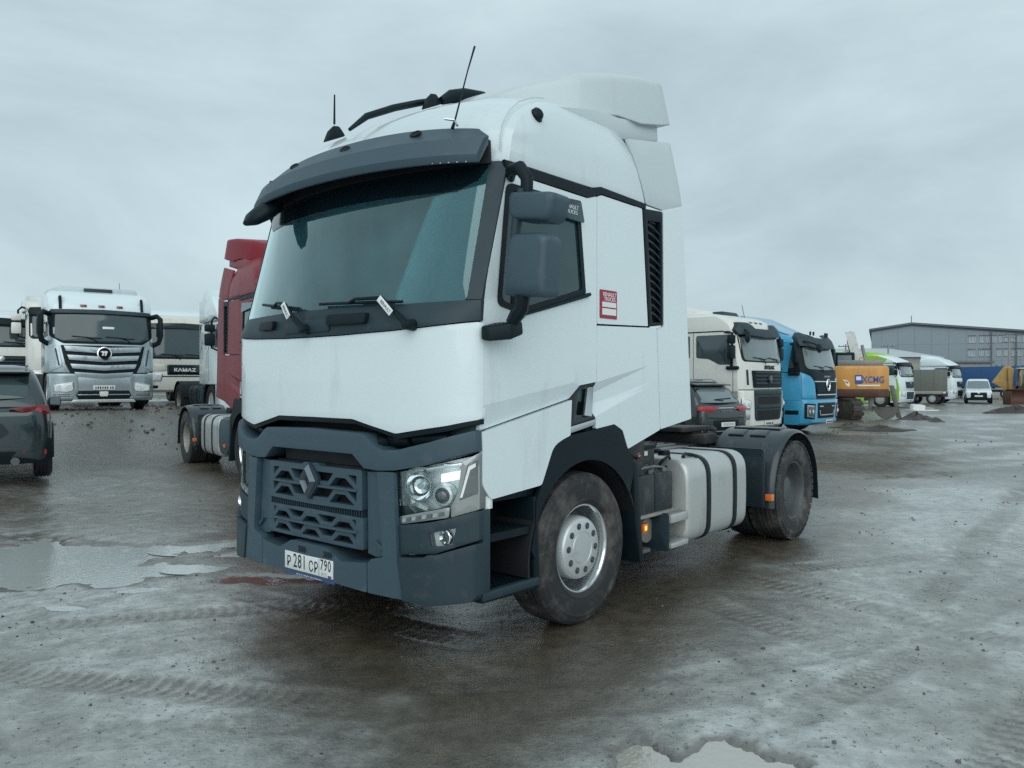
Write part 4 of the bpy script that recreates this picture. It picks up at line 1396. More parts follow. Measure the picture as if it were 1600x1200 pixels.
    # end wall of the bumper where it meets the steps
    MB().box2((0.985, sg * 1.05, 0.40), (1.045, sg * 1.243, 0.905)).build('bumper_return', 'dark_plastic', TR, bevel=0.008)

bc = sym([(0, 0.600), (0.19, 0.597), (0.335, 0.532), (0.45, 0.540), (0.565, 0.552), (0.566, 0.374), (0.30, 0.385), (0, 0.388)])
low = MB().panel(rounded(bc, 0.012, 2), FM(0.034), 0.16, 0.07).build('bumper_centre', 'grey_plastic', TR, bevel=0.014, segs=3)
m_ = MB()
for cy in (-0.10, 0.17):
    for i in range(4):
        for j in range(3):
            c = fpt(cy + i * 0.022 + 0.011 * (j % 2), 0.565 - j * 0.013, 0.036)
            m_.cyl((c.x - 0.003, c.y, c.z), (c.x + 0.002, c.y, c.z), 0.0068, n=6)
m_.build('vent_holes', 'mesh_black', low)
# number plate
PL = MB().box2((1.368, -0.262, 0.405), (1.374, 0.262, 0.520)).build('number_plate', 'plate_white', TR, bevel=0.002)
MB().box2((1.360, -0.268, 0.372), (1.369, 0.268, 0.524)).build('plate_holder', 'print_blue', PL, bevel=0.003)
MF = lambda y, z, x=1.3745: frame((x, y, z), (0, 1, 0), (1, 0, 0))
for s_, y, z, sz, xs in (('Р', -0.213, 0.450, 0.096, 0.80), ('281', -0.092, 0.462, 0.128, 0.70), ('СР', 0.058, 0.450, 0.096, 0.76), ('790', 0.188, 0.478, 0.098, 0.72)):
    t_ = text_mesh(s_, sz, extrude=0.0006, bold=0.0006, xscale=xs, space=1.12)
    t_.transform(MF(y, z))
    t_.materials.append(MAT['print_black'])
    link('plate_digits', t_, PL)
t_ = text_mesh('RUS', 0.032, extrude=0.0006)
t_.transform(MF(0.172, 0.422))
t_.materials.append(MAT['print_grey'])
link('plate_digits', t_, PL)
MB().box2((1.374, 0.118, 0.408), (1.3752, 0.1205, 0.517)).build('plate_rule', 'print_black', PL)
for c_, z0 in (('print_white', 0.431), ('print_blue', 0.423), ('print_red', 0.415)):
    MB().box2((1.374, 0.212, z0 - 0.008), (1.3752, 0.248, z0)).build('flag_stripe', c_, PL)
t_ = text_mesh('ЗЛАРОВА. ЗЛАЕКА', 0.030, extrude=0.0006, bold=0.0006)
t_.transform(MF(0.0, 0.388, 1.3698))
t_.materials.append(MAT['print_white'])
link('holder_lettering', t_, PL)

# sun visor
rings = []
for k in range(41):
    s_ = -1 + 2 * k / 40
    yt, yc, yb = 1.10 * s_, 1.185 * s_, 1.18 * s_
    Wx = fx
    ed = 0.05 * max(0, abs(s_) - 0.9) / 0.1
    ko = 1 - 0.3 * abs(s_) ** 4
    xt, xc, xb = Wx(yt, 3.205) + 0.075, Wx(yc, 3.085) + 0.215 * ko, Wx(yb, 2.928) + 0.215 * ko
    zt = 3.21 - 0.05 * abs(s_) ** 3
    rings.append([(xt, yt, zt), (xt + 0.03, yt * 1.003, zt - 0.004), (xc - 0.035, yc, 3.106 - ed * 0.2), (xc, yc, 3.080), (xb + 0.012, yb, 2.97), (xb, yb, 2.926), (xb - 0.022, yb * 0.992, 2.926), (xc - 0.05, yc * 0.985, 3.05), (xt - 0.02, yt * 0.985, zt - 0.05)])
visor = MB().loft(rings).build('sun_visor', 'grey_plastic', TR, bevel=0.005, bevel_angle=60, smooth=24)
MB().panel(sym([(0, 2.95), (1.16, 2.95), (1.13, 3.10), (1.02, 3.16), (0, 3.17)]), FM(0.025), 0.02, 0.08).build('windscreen_header', 'mesh_black', TR)
for y in (-0.43, 0.17, 0.75):
    s_ = y / 1.16
    xt, xc = fx(y, 3.205) + 0.105, fx(y, 3.085) + 0.18
    c = Vector((xt * 0.45 + xc * 0.55, y, 3.207 * 0.45 + 3.106 * 0.55))
    nrm = Vector((0.10, 0.0, 0.095)).normalized() + Vector((0.35, 0, 0))
    M = Matrix.Translation(c) @ nrm.to_track_quat('Y', 'X').to_matrix().to_4x4() @ Matrix.Diagonal((0.62, 1, 1.25, 1))
    MB().lathe([(0.040, -0.006), (0.038, 0.008), (0.030, 0.009), (0.026, 0.003), (0.0, 0.003)], 18, M).build('visor_lamp', 'mesh_black', visor)
m_ = MB()
for k in range(5):
    y = 0.94 + 0.045 * k
    c = Vector((fx(y, 2.93) + 0.213 * (1 - 0.3 * (y / 1.18) ** 4), y, 2.930))
    m_.box((c.x - 0.002, c.y, c.z), (0.008, 0.010, 0.006))
m_.build('visor_rivets', 'print_white', visor)
# roof fittings
for (x, y, z) in ((0.80, -0.50, 3.445), (0.30, 0.02, 3.70)):
    MB().loft([[(x + 0.08, y - 0.025, z - 0.04), (x + 0.08, y + 0.025, z - 0.04), (x - 0.09, y + 0.035, z + 0.04), (x - 0.09, y - 0.035, z + 0.04)],
               [(x + 0.045, y - 0.02, z + 0.05), (x + 0.045, y + 0.02, z + 0.05), (x - 0.065, y + 0.025, z + 0.08), (x - 0.065, y - 0.025, z + 0.08)],
               [(x + 0.0, y - 0.012, z + 0.10), (x + 0.0, y + 0.012, z + 0.10), (x - 0.045, y + 0.015, z + 0.108), (x - 0.045, y - 0.015, z + 0.108)]]).build('aerial_base', 'black_plastic', TR, bevel=0.01)
MB().tube([(0.79, -0.50, 3.56), (0.786, -0.503, 3.78)], [0.009, 0.006], 6).build('aerial', 'black_plastic', TR)
MB().tube([(1.055, 1.00, 3.15), (1.03, 1.00, 3.215), (0.925, 1.00, 3.53), (0.862, 1.00, 3.70)], [0.012, 0.006, 0.0045, 0.007], 6).build('aerial', 'black_plastic', TR)
MB().tube([(1.07, 0.95, 3.215), (1.035, 1.00, 3.205), (1.055, 1.04, 3.16)], 0.008, 6).build('aerial_bracket', 'chrome_dull', TR)
MB().tube([(1.0, -0.05, 3.375), (0.85, -0.05, 3.505), (0.60, -0.05, 3.63), (0.36, -0.05, 3.73), (0.20, -0.05, 3.79)], [0.012, 0.024, 0.026, 0.026, 0.024], 8).build('roof_bar', 'black_plastic', TR)
MB().tube([(0.22, 0.05, 3.76), (0.13, 0.06, 3.815), (0.0, 0.08, 3.855), (-0.16, 0.12, 3.87), (-0.26, 0.15, 3.84)], [0.03, 0.05, 0.055, 0.05, 0.03], 10).build('roof_hatch_rim', 'black_plastic', TR)
M = Matrix.Translation((0.50, 1.172, 3.318)) @ Vector((0.25, 0.9, 0.3)).to_track_quat('Y', 'Z').to_matrix().to_4x4()
MB().lathe([(0.055, -0.02), (0.055, 0.018), (0.046, 0.03), (0.040, 0.055), (0.024, 0.066), (0.0, 0.068)], 10, M).build('horn_cover', 'black_plastic', TR, smooth=20)

# mirrors (on the passenger side the arm is folded away: only its foot stands out)
for sg in (1, -1):
    f3 = lambda x, y, z: (x, sg * y, z)
    foot = [[f3(1.08, 1.25, 1.885), f3(1.08, 1.31, 1.87), f3(1.08, 1.31, 1.955), f3(1.08, 1.25, 1.965)], [f3(0.97, 1.25, 1.895), f3(0.98, 1.40, 1.885), f3(0.98, 1.40, 1.98), f3(0.97, 1.25, 1.99)],
            [f3(0.86, 1.25, 1.92), f3(0.87, 1.40, 1.92), f3(0.87, 1.39, 2.0), f3(0.86, 1.25, 2.0)]]
    if sg < 0:
        MB().loft(foot).build('mirror_foot', 'black_plastic', TR, bevel=0.014)
        MB().tube([f3(0.95, 1.33, 1.97), f3(0.93, 1.34, 2.08), f3(0.90, 1.33, 2.20)], [0.05, 0.055, 0.04], 8).build('mirror_strut', 'black_plastic', TR)
        continue
    arm = MB().tube([f3(0.80, 1.235, 2.865), f3(0.88, 1.31, 2.885), f3(0.93, 1.42, 2.87), f3(0.935, 1.475, 2.80), f3(0.93, 1.47, 2.72)], [0.028, 0.036, 0.040, 0.038, 0.036], 10).build('mirror_arm', 'black_plastic', TR)
    MB().tube([f3(0.955, 1.455, 2.74), f3(0.96, 1.42, 2.55), f3(0.965, 1.385, 2.28)], [0.026, 0.03, 0.028], 8).build('mirror_bar', 'dark_plastic', arm)
    MB().tube([f3(0.93, 1.44, 2.14), f3(0.93, 1.43, 2.06), f3(0.93, 1.40, 2.035), f3(0.94, 1.36, 1.98)], [0.045, 0.042, 0.045, 0.035], 8).build('mirror_strut', 'black_plastic', arm)
    MB().loft(foot).build('mirror_foot', 'black_plastic', arm, bevel=0.014)
    for nm, pl, xs in (('main_mirror', [(1.375, 2.145), (1.690, 2.105), (1.712, 2.44), (1.675, 2.475), (1.43, 2.495)], (0.985, 0.965, 0.84)), ('wide_mirror', [(1.47, 2.565), (1.70, 2.53), (1.735, 2.57), (1.765, 2.685), (1.425, 2.735), (1.43, 2.60)], (0.985, 0.965, 0.82))):
        pl = [(p[0] - 0.06, p[1]) for p in pl]
        cy, cz = sum(p[0] for p in pl) / len(pl), sum(p[1] for p in pl) / len(pl)
        rings = []
        for x, k in ((xs[0] + 0.012, 0.74), (xs[0], 0.90), (xs[1], 0.985), (xs[1] - 0.03, 1.0), (xs[2], 0.97), (xs[2] - 0.004, 0.9)):
            q = rounded([(cy + (p[0] - cy) * k, cz + (p[1] - cz) * k) for p in pl], 0.045, 4)
            rings.append([f3(x, a, b_) for a, b_ in q])
        hs = MB().loft(rings).build(nm, 'grey_plastic', arm, smooth=50)
# front kerb mirror hanging under the visor on the passenger side
rings = []
for t_, w_, h_ in ((0, 0.03, 0.02), (0.12, 0.085, 0.050), (0.45, 0.115, 0.066), (0.8, 0.10, 0.050), (1.0, 0.045, 0.02)):
    p = Vector((1.10, -0.735, 2.965)).lerp(Vector((1.345, -0.78, 2.775)), t_)
    ax = (Vector((1.345, -0.78, 2.775)) - Vector((1.10, -0.735, 2.965))).normalized()
    u, w2 = Vector((0, 1, 0)), ax.cross(Vector((0, 1, 0))).normalized()
    rings.append([p + u * math.cos(2 * math.pi * k / 18) * w_ + w2 * math.sin(2 * math.pi * k / 18) * h_ for k in range(18)])
km = MB().loft(rings).build('kerb_mirror', 'black_plastic', TR, smooth=60)
MB().tube([(1.16, -0.74, 3.10), (1.18, -0.74, 2.96)], 0.022, 8).build('mirror_stalk', 'black_plastic', km)
# dark solid standing in for the kerb mirror's reflection in the windscreen
MB().panel(rounded([(-0.47, 2.52), (-0.38, 2.47), (-0.20, 2.60), (-0.17, 2.72), (-0.26, 2.76), (-0.46, 2.62)], 0.03), FM(-0.05), 0.05).build('cabin_mirror', 'black_plastic', TR, bevel=0.012)
MB().tube([fpt(-0.30, 2.74, -0.05), fpt(-0.32, 2.80, -0.03)], 0.018, 8).build('cabin_mirror_stem', 'black_plastic', TR)

# side stickers
ST = MB().panel(rounded([(-0.131, 2.283), (-0.345, 2.283), (-0.345, 2.085), (-0.131, 2.085)], 0.006, 2), SM(1, 0.0035), 0.003).build('sticker', 'print_red', TR)
for z0, z1 in ((2.165, 2.200), (2.110, 2.155)):
    MB().panel(rect(-0.158, z0, -0.332, z1), SM(1, 0.0050), 0.0012).build('sticker_field', 'print_white', ST)
for s_, z in (('RENAULT', 2.252), ('TRUCKS', 2.220)):
    t_ = text_mesh(s_, 0.039, extrude=0.0004, bold=0.0004)
    t_.transform(frame((-0.252, 1.2492, z), (-1, 0, 0), (0, 1, 0)))
    t_.materials.append(MAT['print_white'])
    link('sticker_lettering', t_, ST)
for s_, z in (('RENAULT', 2.785), ('TRUCKS', 2.752)):
    t_ = text_mesh(s_, 0.036, extrude=0.0004)
    t_.transform(frame((0.235, 1.2745, z), (-1, 0, 0), (0, 1, 0)))
    t_.materials.append(MAT['print_white'])
    link('deflector_lettering', t_, TR)
MB().panel([(0.37, 2.80), (0.395, 2.77), (0.37, 2.735), (0.345, 2.77)], SM(1, 0.0295), 0.001, None, [[(0.37, 2.782), (0.382, 2.77), (0.37, 2.755), (0.358, 2.77)]]).build('deflector_emblem', 'print_white', TR)

# wheel arches, mud flaps, steps
for sg in (1, -1):
    arc = [(0.615 * math.cos(R(a)), 0.50 + 0.615 * math.sin(R(a))) for a in range(4, 152, 6)]
    MB().panel([(-0.600, 1.03), (-0.497, 1.158), (-0.427, 1.292), (-0.318, 1.342), (0.205, 1.290), (0.298, 1.266), (0.387, 1.228), (0.508, 0.992), (0.560, 0.90), (0.575, 0.54)] + arc[1:], lambda x, z, dd: (x, sg * (1.243 - dd), z), 0.03, 0.1).build('wheel_arch', 'black_plastic', TR, bevel=0.006)
    rings = []
    for a in range(-6, 176, 7):
        c, s = math.cos(R(a)), math.sin(R(a))
        r1, r2 = 0.64, 0.622
        rings.append([(r1 * c, sg * 0.78, 0.5 + r1 * s), (r1 * c, sg * 1.238, 0.5 + r1 * s), (r2 * c, sg * 1.238, 0.5 + r2 * s), (r2 * c, sg * 0.78, 0.5 + r2 * s)])
    MB().loft(rings).build('arch_liner', 'mesh_black', TR)
    MB().panel([(-0.575, 1.06), (-0.595, 0.62), (-0.665, 0.30), (-0.715, 0.31), (-0.66, 0.75), (-0.640, 1.04)], lambda x, z, dd: (x, sg * (1.246 - dd), z), 0.42).build('mud_flap', 'black_plastic', TR, bevel=0.006)
    st = MB().box2((0.53, sg * 0.86, 0.36), (1.05, sg * 0.92, 1.0))
    st.box2((0.53, sg * 0.9, 0.36), (0.575, sg * 1.235, 0.93)).box2((0.53, sg * 0.9, 0.36), (1.05, sg * 1.235, 0.385)).box2((0.53, sg * 0.9, 0.93), (1.04, sg * 1.20, 1.0))
    sb = st.build('step_box', 'black_plastic', TR, bevel=0.008)
    MB().box2((0.53, sg * 1.20, 0.372), (1.045, sg * 1.244, 0.425)).build('step_sill', 'dark_plastic', sb, bevel=0.008)
    for z in (0.755, 0.425):
        m_ = MB().box2((0.56, sg * 0.93, z - 0.035), (1.04, sg * 1.215, z - 0.012))
        m_.box2((0.56, sg * 1.19, z - 0.05), (1.04, sg * 1.225, z - 0.004))
        for k in range(6):
            for j in range(12):
                m_.box((0.60 + j * 0.037, sg * (0.955 + k * 0.042), z - 0.009), (0.022, 0.024, 0.010))
        m_.build('step', 'black_plastic', sb, bevel=0.0)
    MB().tube([(0.60, sg * 1.10, 0.72), (1.03, sg * 1.10, 0.72)], 0.012, 6).build('step_bar', 'chrome_dull', sb)
    wheel(TR, 0, sg * 1.063, 0.512, sg, 'front')
    wheel(TR, -3.8, sg * 1.063, 0.512, sg, 'rear')
    wheel(TR, -3.8, sg * 0.73, 0.512, sg, 'inner')

# chassis
m_ = MB()
for sg in (1, -1):
    m_.box2((-4.75, sg * 0.39, 0.73), (1.0, sg * 0.46, 0.75)).box2((-4.75, sg * 0.39, 0.98), (1.0, sg * 0.46, 1.0)).box2((-4.75, sg * 0.38, 0.73), (1.0, sg * 0.40, 1.0))
    for k in range(14):
        m_.cyl((-1.3 - k * 0.24, sg * 0.38, 0.93), (-1.3 - k * 0.24, sg * 0.412, 0.93), 0.016, n=6)
for x in (-4.7, -2.9, -1.5, 0.6):
    m_.box2((x - 0.06, -0.40, 0.76), (x + 0.06, 0.40, 0.97))
m_.box2((-3.92, -0.95, 0.42), (-3.68, 0.95, 0.60)).cyl((0, -0.95, 0.5), (0, 0.95, 0.5), 0.07, n=12)
m_.build('chassis_frame', 'chassis_black', TR, bevel=0.004)
fw = MB()
q = rounded([(-2.85, -0.42), (-2.85, 0.42), (-3.45, 0.46), (-3.78, 0.34), (-3.50, 0.06), (-3.50, -0.06), (-3.78, -0.34), (-3.45, -0.46)], 0.05, 3)
fw.panel(q, lambda x, y, dd: (x, y, 1.175 - dd - 0.12 * max(0, -3.4 - x)), 0.05)
fw.box2((-3.35, -0.55, 1.0), (-3.05, 0.55, 1.10)).box2((-3.30, -0.40, 1.05), (-3.1, 0.40, 1.15))
fw.build('fifth_wheel', 'chassis_black', TR, bevel=0.008)
m_ = MB()
m_.box2((-1.45, -0.70, 1.0), (-0.95, 0.70, 1.03))
for k in range(9):
    m_.box2((-2.55, -0.55 + k * 0.125, 1.015), (-1.50, -0.50 + k * 0.125, 1.035))
m_.box2((-2.6, -0.62, 1.0), (-1.45, 0.62, 1.015))
m_.build('catwalk', 'steel_grey', TR, bevel=0.003)
m_ = MB()
rg = random.Random(3)
for k in range(9):
    y0 = rg.uniform(-0.4, 0.5)
    x0 = rg.uniform(-1.3, -1.05)
    m_.tube([(x0, y0, rg.uniform(1.02, 1.3)), (x0 - 0.15, y0 + rg.uniform(-.1, .1), rg.uniform(1.05, 1.3)), (x0 - 0.5, y0 + rg.uniform(-.2, .2), 1.06), (x0 - 1.1, y0 + rg.uniform(-.2, .2), 1.05)], 0.016, 6)
for y in (-0.2, 0.05, 0.28):
    m_.tube([(-1.2 - 0.22 * t / 90, y + 0.05 * math.cos(t * 0.42), 1.22 - 0.0007 * t + 0.05 * math.sin(t * 0.42)) for t in range(0, 150, 2)], 0.009, 5)
m_.build('air_hoses', 'black_plastic', TR)
m_ = MB()
m_.box2((-1.30, -0.95, 1.05), (-1.02, 0.85, 1.28)).box2((-0.98, -1.1, 0.9), (-0.5, 1.1, 1.25)).box2((-0.45, -0.6, 0.7), (0.8, 0.6, 1.25))
m_.build('engine_block', 'chassis_black', TR, bevel=0.02)
# batteries, filter housing, tank, small steps, marker lamps (left side)
bt = MB().box2((-1.36, 0.60, 0.61), (-1.085, 1.13, 0.915)).box2((-1.075, 0.60, 0.61), (-0.80, 1.13, 0.915)).build('battery_box', 'battery_case', TR, bevel=0.014)
MB().box2((-1.38, 0.58, 0.590), (-0.74, 1.16, 0.612)).build('battery_tray', 'alloy_dull', bt, bevel=0.003)
m_ = MB()
for k in range(5):
    m_.cyl((-0.86 - 0.11 * k, 1.08 - 0.05 * (k % 2), 0.91), (-0.86 - 0.11 * k, 1.08 - 0.05 * (k % 2), 0.945), 0.022, n=8)
m_.tube([(-0.80, 1.05, 0.94), (-0.95, 1.10, 0.97), (-1.15, 1.08, 0.965), (-1.35, 1.05, 0.94)], 0.011, 6)
m_.tube([(-0.72, 1.18, 1.09), (-0.78, 1.16, 1.10), (-0.86, 1.10, 1.05), (-0.90, 1.0, 0.97)], 0.010, 6)
m_.build('battery_terminals', 'steel_grey', bt)
MB().tube([(-0.70, 1.20, 1.085), (-0.76, 1.19, 1.09), (-0.82, 1.15, 1.06)], 0.009, 6).build('battery_lead', 'red_lens', bt)
fb = MB().box2((-1.28, 0.74, 0.90), (-0.98, 1.01, 1.125)).build('filter_housing', 'battery_case', TR, bevel=0.016)
MB().box2((-1.29, 0.73, 1.10), (-0.97, 1.02, 1.135)).build('filter_lid', 'black_plastic', fb, bevel=0.01)
MB().box2((-1.155, 1.010, 1.05), (-1.10, 1.016, 1.085)).build('filter_label', 'print_white', fb)
MB().cyl((-1.13, 1.0, 0.93), (-1.13, 1.025, 0.93), 0.055, 0.05, 20).build('filter_knob', 'grey_plastic', fb, bevel=0.004)
M = MB().tube([(-1.33, 1.02, 0.96), (-1.34, 1.05, 1.00), (-1.42, 1.06, 1.03), (-1.48, 1.04, 0.98), (-1.44, 1.02, 0.93), (-1.36, 1.0, 0.93)], 0.013, 6).build('filter_hose', 'black_plastic', fb)


def tank(parent, x0, x1, y0, y1, z0, z1, mt, straps, sg=1):
    def ring(x, k, o=0.0):
        cy, cz = (y0 + y1) / 2, (z0 + z1) / 2
        q = rounded([(y0 - o, z0 - o), (y1 + o, z0 - o), (y1 + o + 0.012, cz), (y1 + o, z1 + o), (y0 - o, z1 + o)], [0.10, 0.15, 0.4, 0.17, 0.10], 7)
        return [(x, sg * (cy + (a - cy) * k), cz + (b_ - cz) * k) for a, b_ in q]
    t = MB().loft([ring(x0, 0.90), ring(x0 - 0.012, 0.955), ring(x0 - 0.035, 0.99), ring(x0 - 0.06, 1.0), ring(x1 + 0.06, 1.0), ring(x1 + 0.035, 0.99), ring(x1 + 0.012, 0.955), ring(x1, 0.90)]).build('fuel_tank', mt, parent, smooth=50)
    for s in straps:
        MB().loft([ring(s + 0.037, 1.0, 0.007), ring(s - 0.037, 1.0, 0.007)]).build('tank_strap', 'black_plastic', t, bevel=0.003)
    return t


tk = tank(TR, -1.44, -2.58, 0.60, 1.225, 0.30, 1.015, 'alloy', (-1.79, -2.30))
MB().cyl((-1.62, 0.90, 1.01), (-1.62, 0.90, 1.055), 0.055, 0.05, 16).cyl((-1.75, 0.74, 1.01), (-1.75, 0.74, 1.05), 0.05, n=14).build('tank_cap', 'black_plastic', tk, bevel=0.005)
MB().tube([(-1.55, 1.12, 1.015), (-1.62, 1.10, 1.035), (-1.72, 1.12, 1.02), (-1.74, 1.15, 1.0)], 0.016, 6).build('tank_cap', 'black_plastic', tk)
# end-plate relief of the tank, steps and plate in front of it
MB().panel(rounded([(0.80, 0.42), (1.02, 0.40), (1.02, 0.80), (0.95, 0.88), (0.80, 0.88)], 0.05), lambda y, z, dd: (-1.438 - dd, y, z), 0.02).build('tank_end', 'alloy', tk, bevel=0.006)
bk = MB().panel(rounded([(0.86, 0.30), (1.215, 0.30), (1.215, 0.60), (1.05, 0.60), (0.86, 0.52)], 0.02), lambda y, z, dd: (-1.14 - dd, y, z), 0.02).build('step_bracket', 'dark_plastic', TR, bevel=0.004)
MB().box2((-1.43, 1.06, 0.525), (-1.15, 1.235, 0.592)).build('step_plate', 'alloy', bk, bevel=0.005)
MB().box2((-1.43, 1.10, 0.325), (-1.15, 1.235, 0.365)).build('step_plate', 'alloy', bk, bevel=0.005)
m_ = MB()
for k in range(7):
    m_.box((-1.18 - k * 0.036, 1.15, 0.595), (0.016, 0.15, 0.008))
m_.build('step_grip', 'alloy_dull', bk)
MB().cyl((-1.08, 0.88, 0.46), (-1.08, 1.06, 0.46), 0.10, 0.10, 24).build('silencer_end', 'alloy_dull', TR, bevel=0.01)
MB().box2((-1.06, 0.95, 0.30), (-0.86, 1.10, 0.33)).box2((-1.10, 0.95, 0.33), (-0.78, 0.97, 0.60)).build('silencer_bracket', 'steel_grey', TR, bevel=0.004)
mk = MB().box2((-0.955, 1.10, 0.475), (-0.875, 1.145, 0.545)).build('side_marker', 'amber_lens', TR, bevel=0.006)
MB().box2((-0.925, 1.144, 0.495), (-0.900, 1.149, 0.528)).build('marker_bulb', 'amber_lit', mk, bevel=0.002)
tank(TR, -1.44, -2.58, 0.60, 1.225, 0.30, 1.015, 'alloy', (-1.79, -2.30), sg=-1)
# rear mudguards
for sg in (1, -1):
    pts = [(-3.165, 0.39), (-3.165, 0.52)] + [(-3.80 + 0.635 * math.cos(R(a)), 0.512 + 0.635 * math.sin(R(a)) * (1.0 if a < 90 else 1.0)) for a in range(10, 172, 9)] + [(-4.435, 0.50), (-4.45, 0.355)]
    rings = []
    for i, p in enumerate(pts):
        a, c = Vector(pts[max(0, i - 1)]), Vector(pts[min(len(pts) - 1, i + 1)])
        t = (c - a).normalized()
        nn = Vector((t.y, -t.x))
        if nn.dot(Vector(p) - Vector((-3.8, 0.45))) < 0:
            nn = -nn
        P_ = lambda y, o: (p[0] + nn.x * o, sg * y, p[1] + nn.y * o)
        rings.append([P_(0.52, 0), P_(1.18, 0.0), P_(1.215, -0.008), P_(1.236, -0.035), P_(1.226, -0.036), P_(1.205, -0.020), P_(1.175, -0.012), P_(0.52, -0.012)])
    mg_ = MB().loft(rings).build('mudguard', 'mudguard_plastic', TR, smooth=50)
    for a0, a1, y0, y1 in ((62, 74, 0.60, 0.78), (62, 74, 0.84, 1.02), (80, 94, 0.58, 1.10), (100, 112, 0.60, 1.10), (14, 52, 0.66, 0.74), (14, 52, 1.02, 1.10)):
        rings = []
        for k in range(5):
            a = a0 + (a1 - a0) * k / 4
            c, s = math.cos(R(a)), math.sin(R(a))
            rings.append([(-3.8 + r_ * c, sg * y, 0.512 + r_ * s) for r_, y in ((0.634, y0), (0.650, y0 + 0.012), (0.650, y1 - 0.012), (0.634, y1))])
        MB().loft(rings).build('mudguard_rib', 'mudguard_plastic', mg_, bevel=0.003)
    MB().box2((-3.19, sg * 1.165, 0.47), (-3.13, sg * 1.235, 0.535)).build('side_marker', 'amber_lens', mg_, bevel=0.005)
    MB().panel(rounded([(0.56, 0.40), (1.16, 0.40), (1.16, 0.98), (0.56, 0.98)], 0.03), lambda y, z, dd: (-3.12 - dd, sg * y, z), 0.02).build('mudguard_front', 'mudguard_plastic', mg_, bevel=0.006)
MB().box2((-4.85, -0.80, 0.62), (-4.75, 0.80, 0.78)).build('rear_bar', 'chassis_black', TR, bevel=0.01)
for sg in (1, -1):
    MB().box2((-4.875, sg * 0.40, 0.63), (-4.845, sg * 0.78, 0.76)).build('tail_lamp', 'red_lens', TR, bevel=0.008)

# ------------------------------------------------------------------ the vehicles parked behind
mat('far_glass', (0.040, 0.068, 0.075), 0.06, coat=0.6, cvar=0.25, dirt=(0.10, 0.14, 0.15), dirt_amt=0.2, dirt_scale=1.2)
mat('far_glass_pale', (0.16, 0.21, 0.22), 0.08, coat=0.6, cvar=0.25)
HD = R(-54.5)
FWD = Vector((math.cos(HD), math.sin(HD), 0))
LFT = Vector((-FWD.y, FWD.x, 0))


HD2 = R(-44)           # the right-hand row stands a little more side-on


def at_face(u, d, face=1.4, gz=None, hd=None):
    """Ground point of a front axle when the middle of the nose stands d metres off, u across."""
    p = Vector((u * d, d, 0)) - Vector((math.cos(HD if hd is None else hd), math.sin(HD if hd is None else hd), 0)) * face
    p.z = terrain(p.x, p.y) if gz is None else gz
    return p


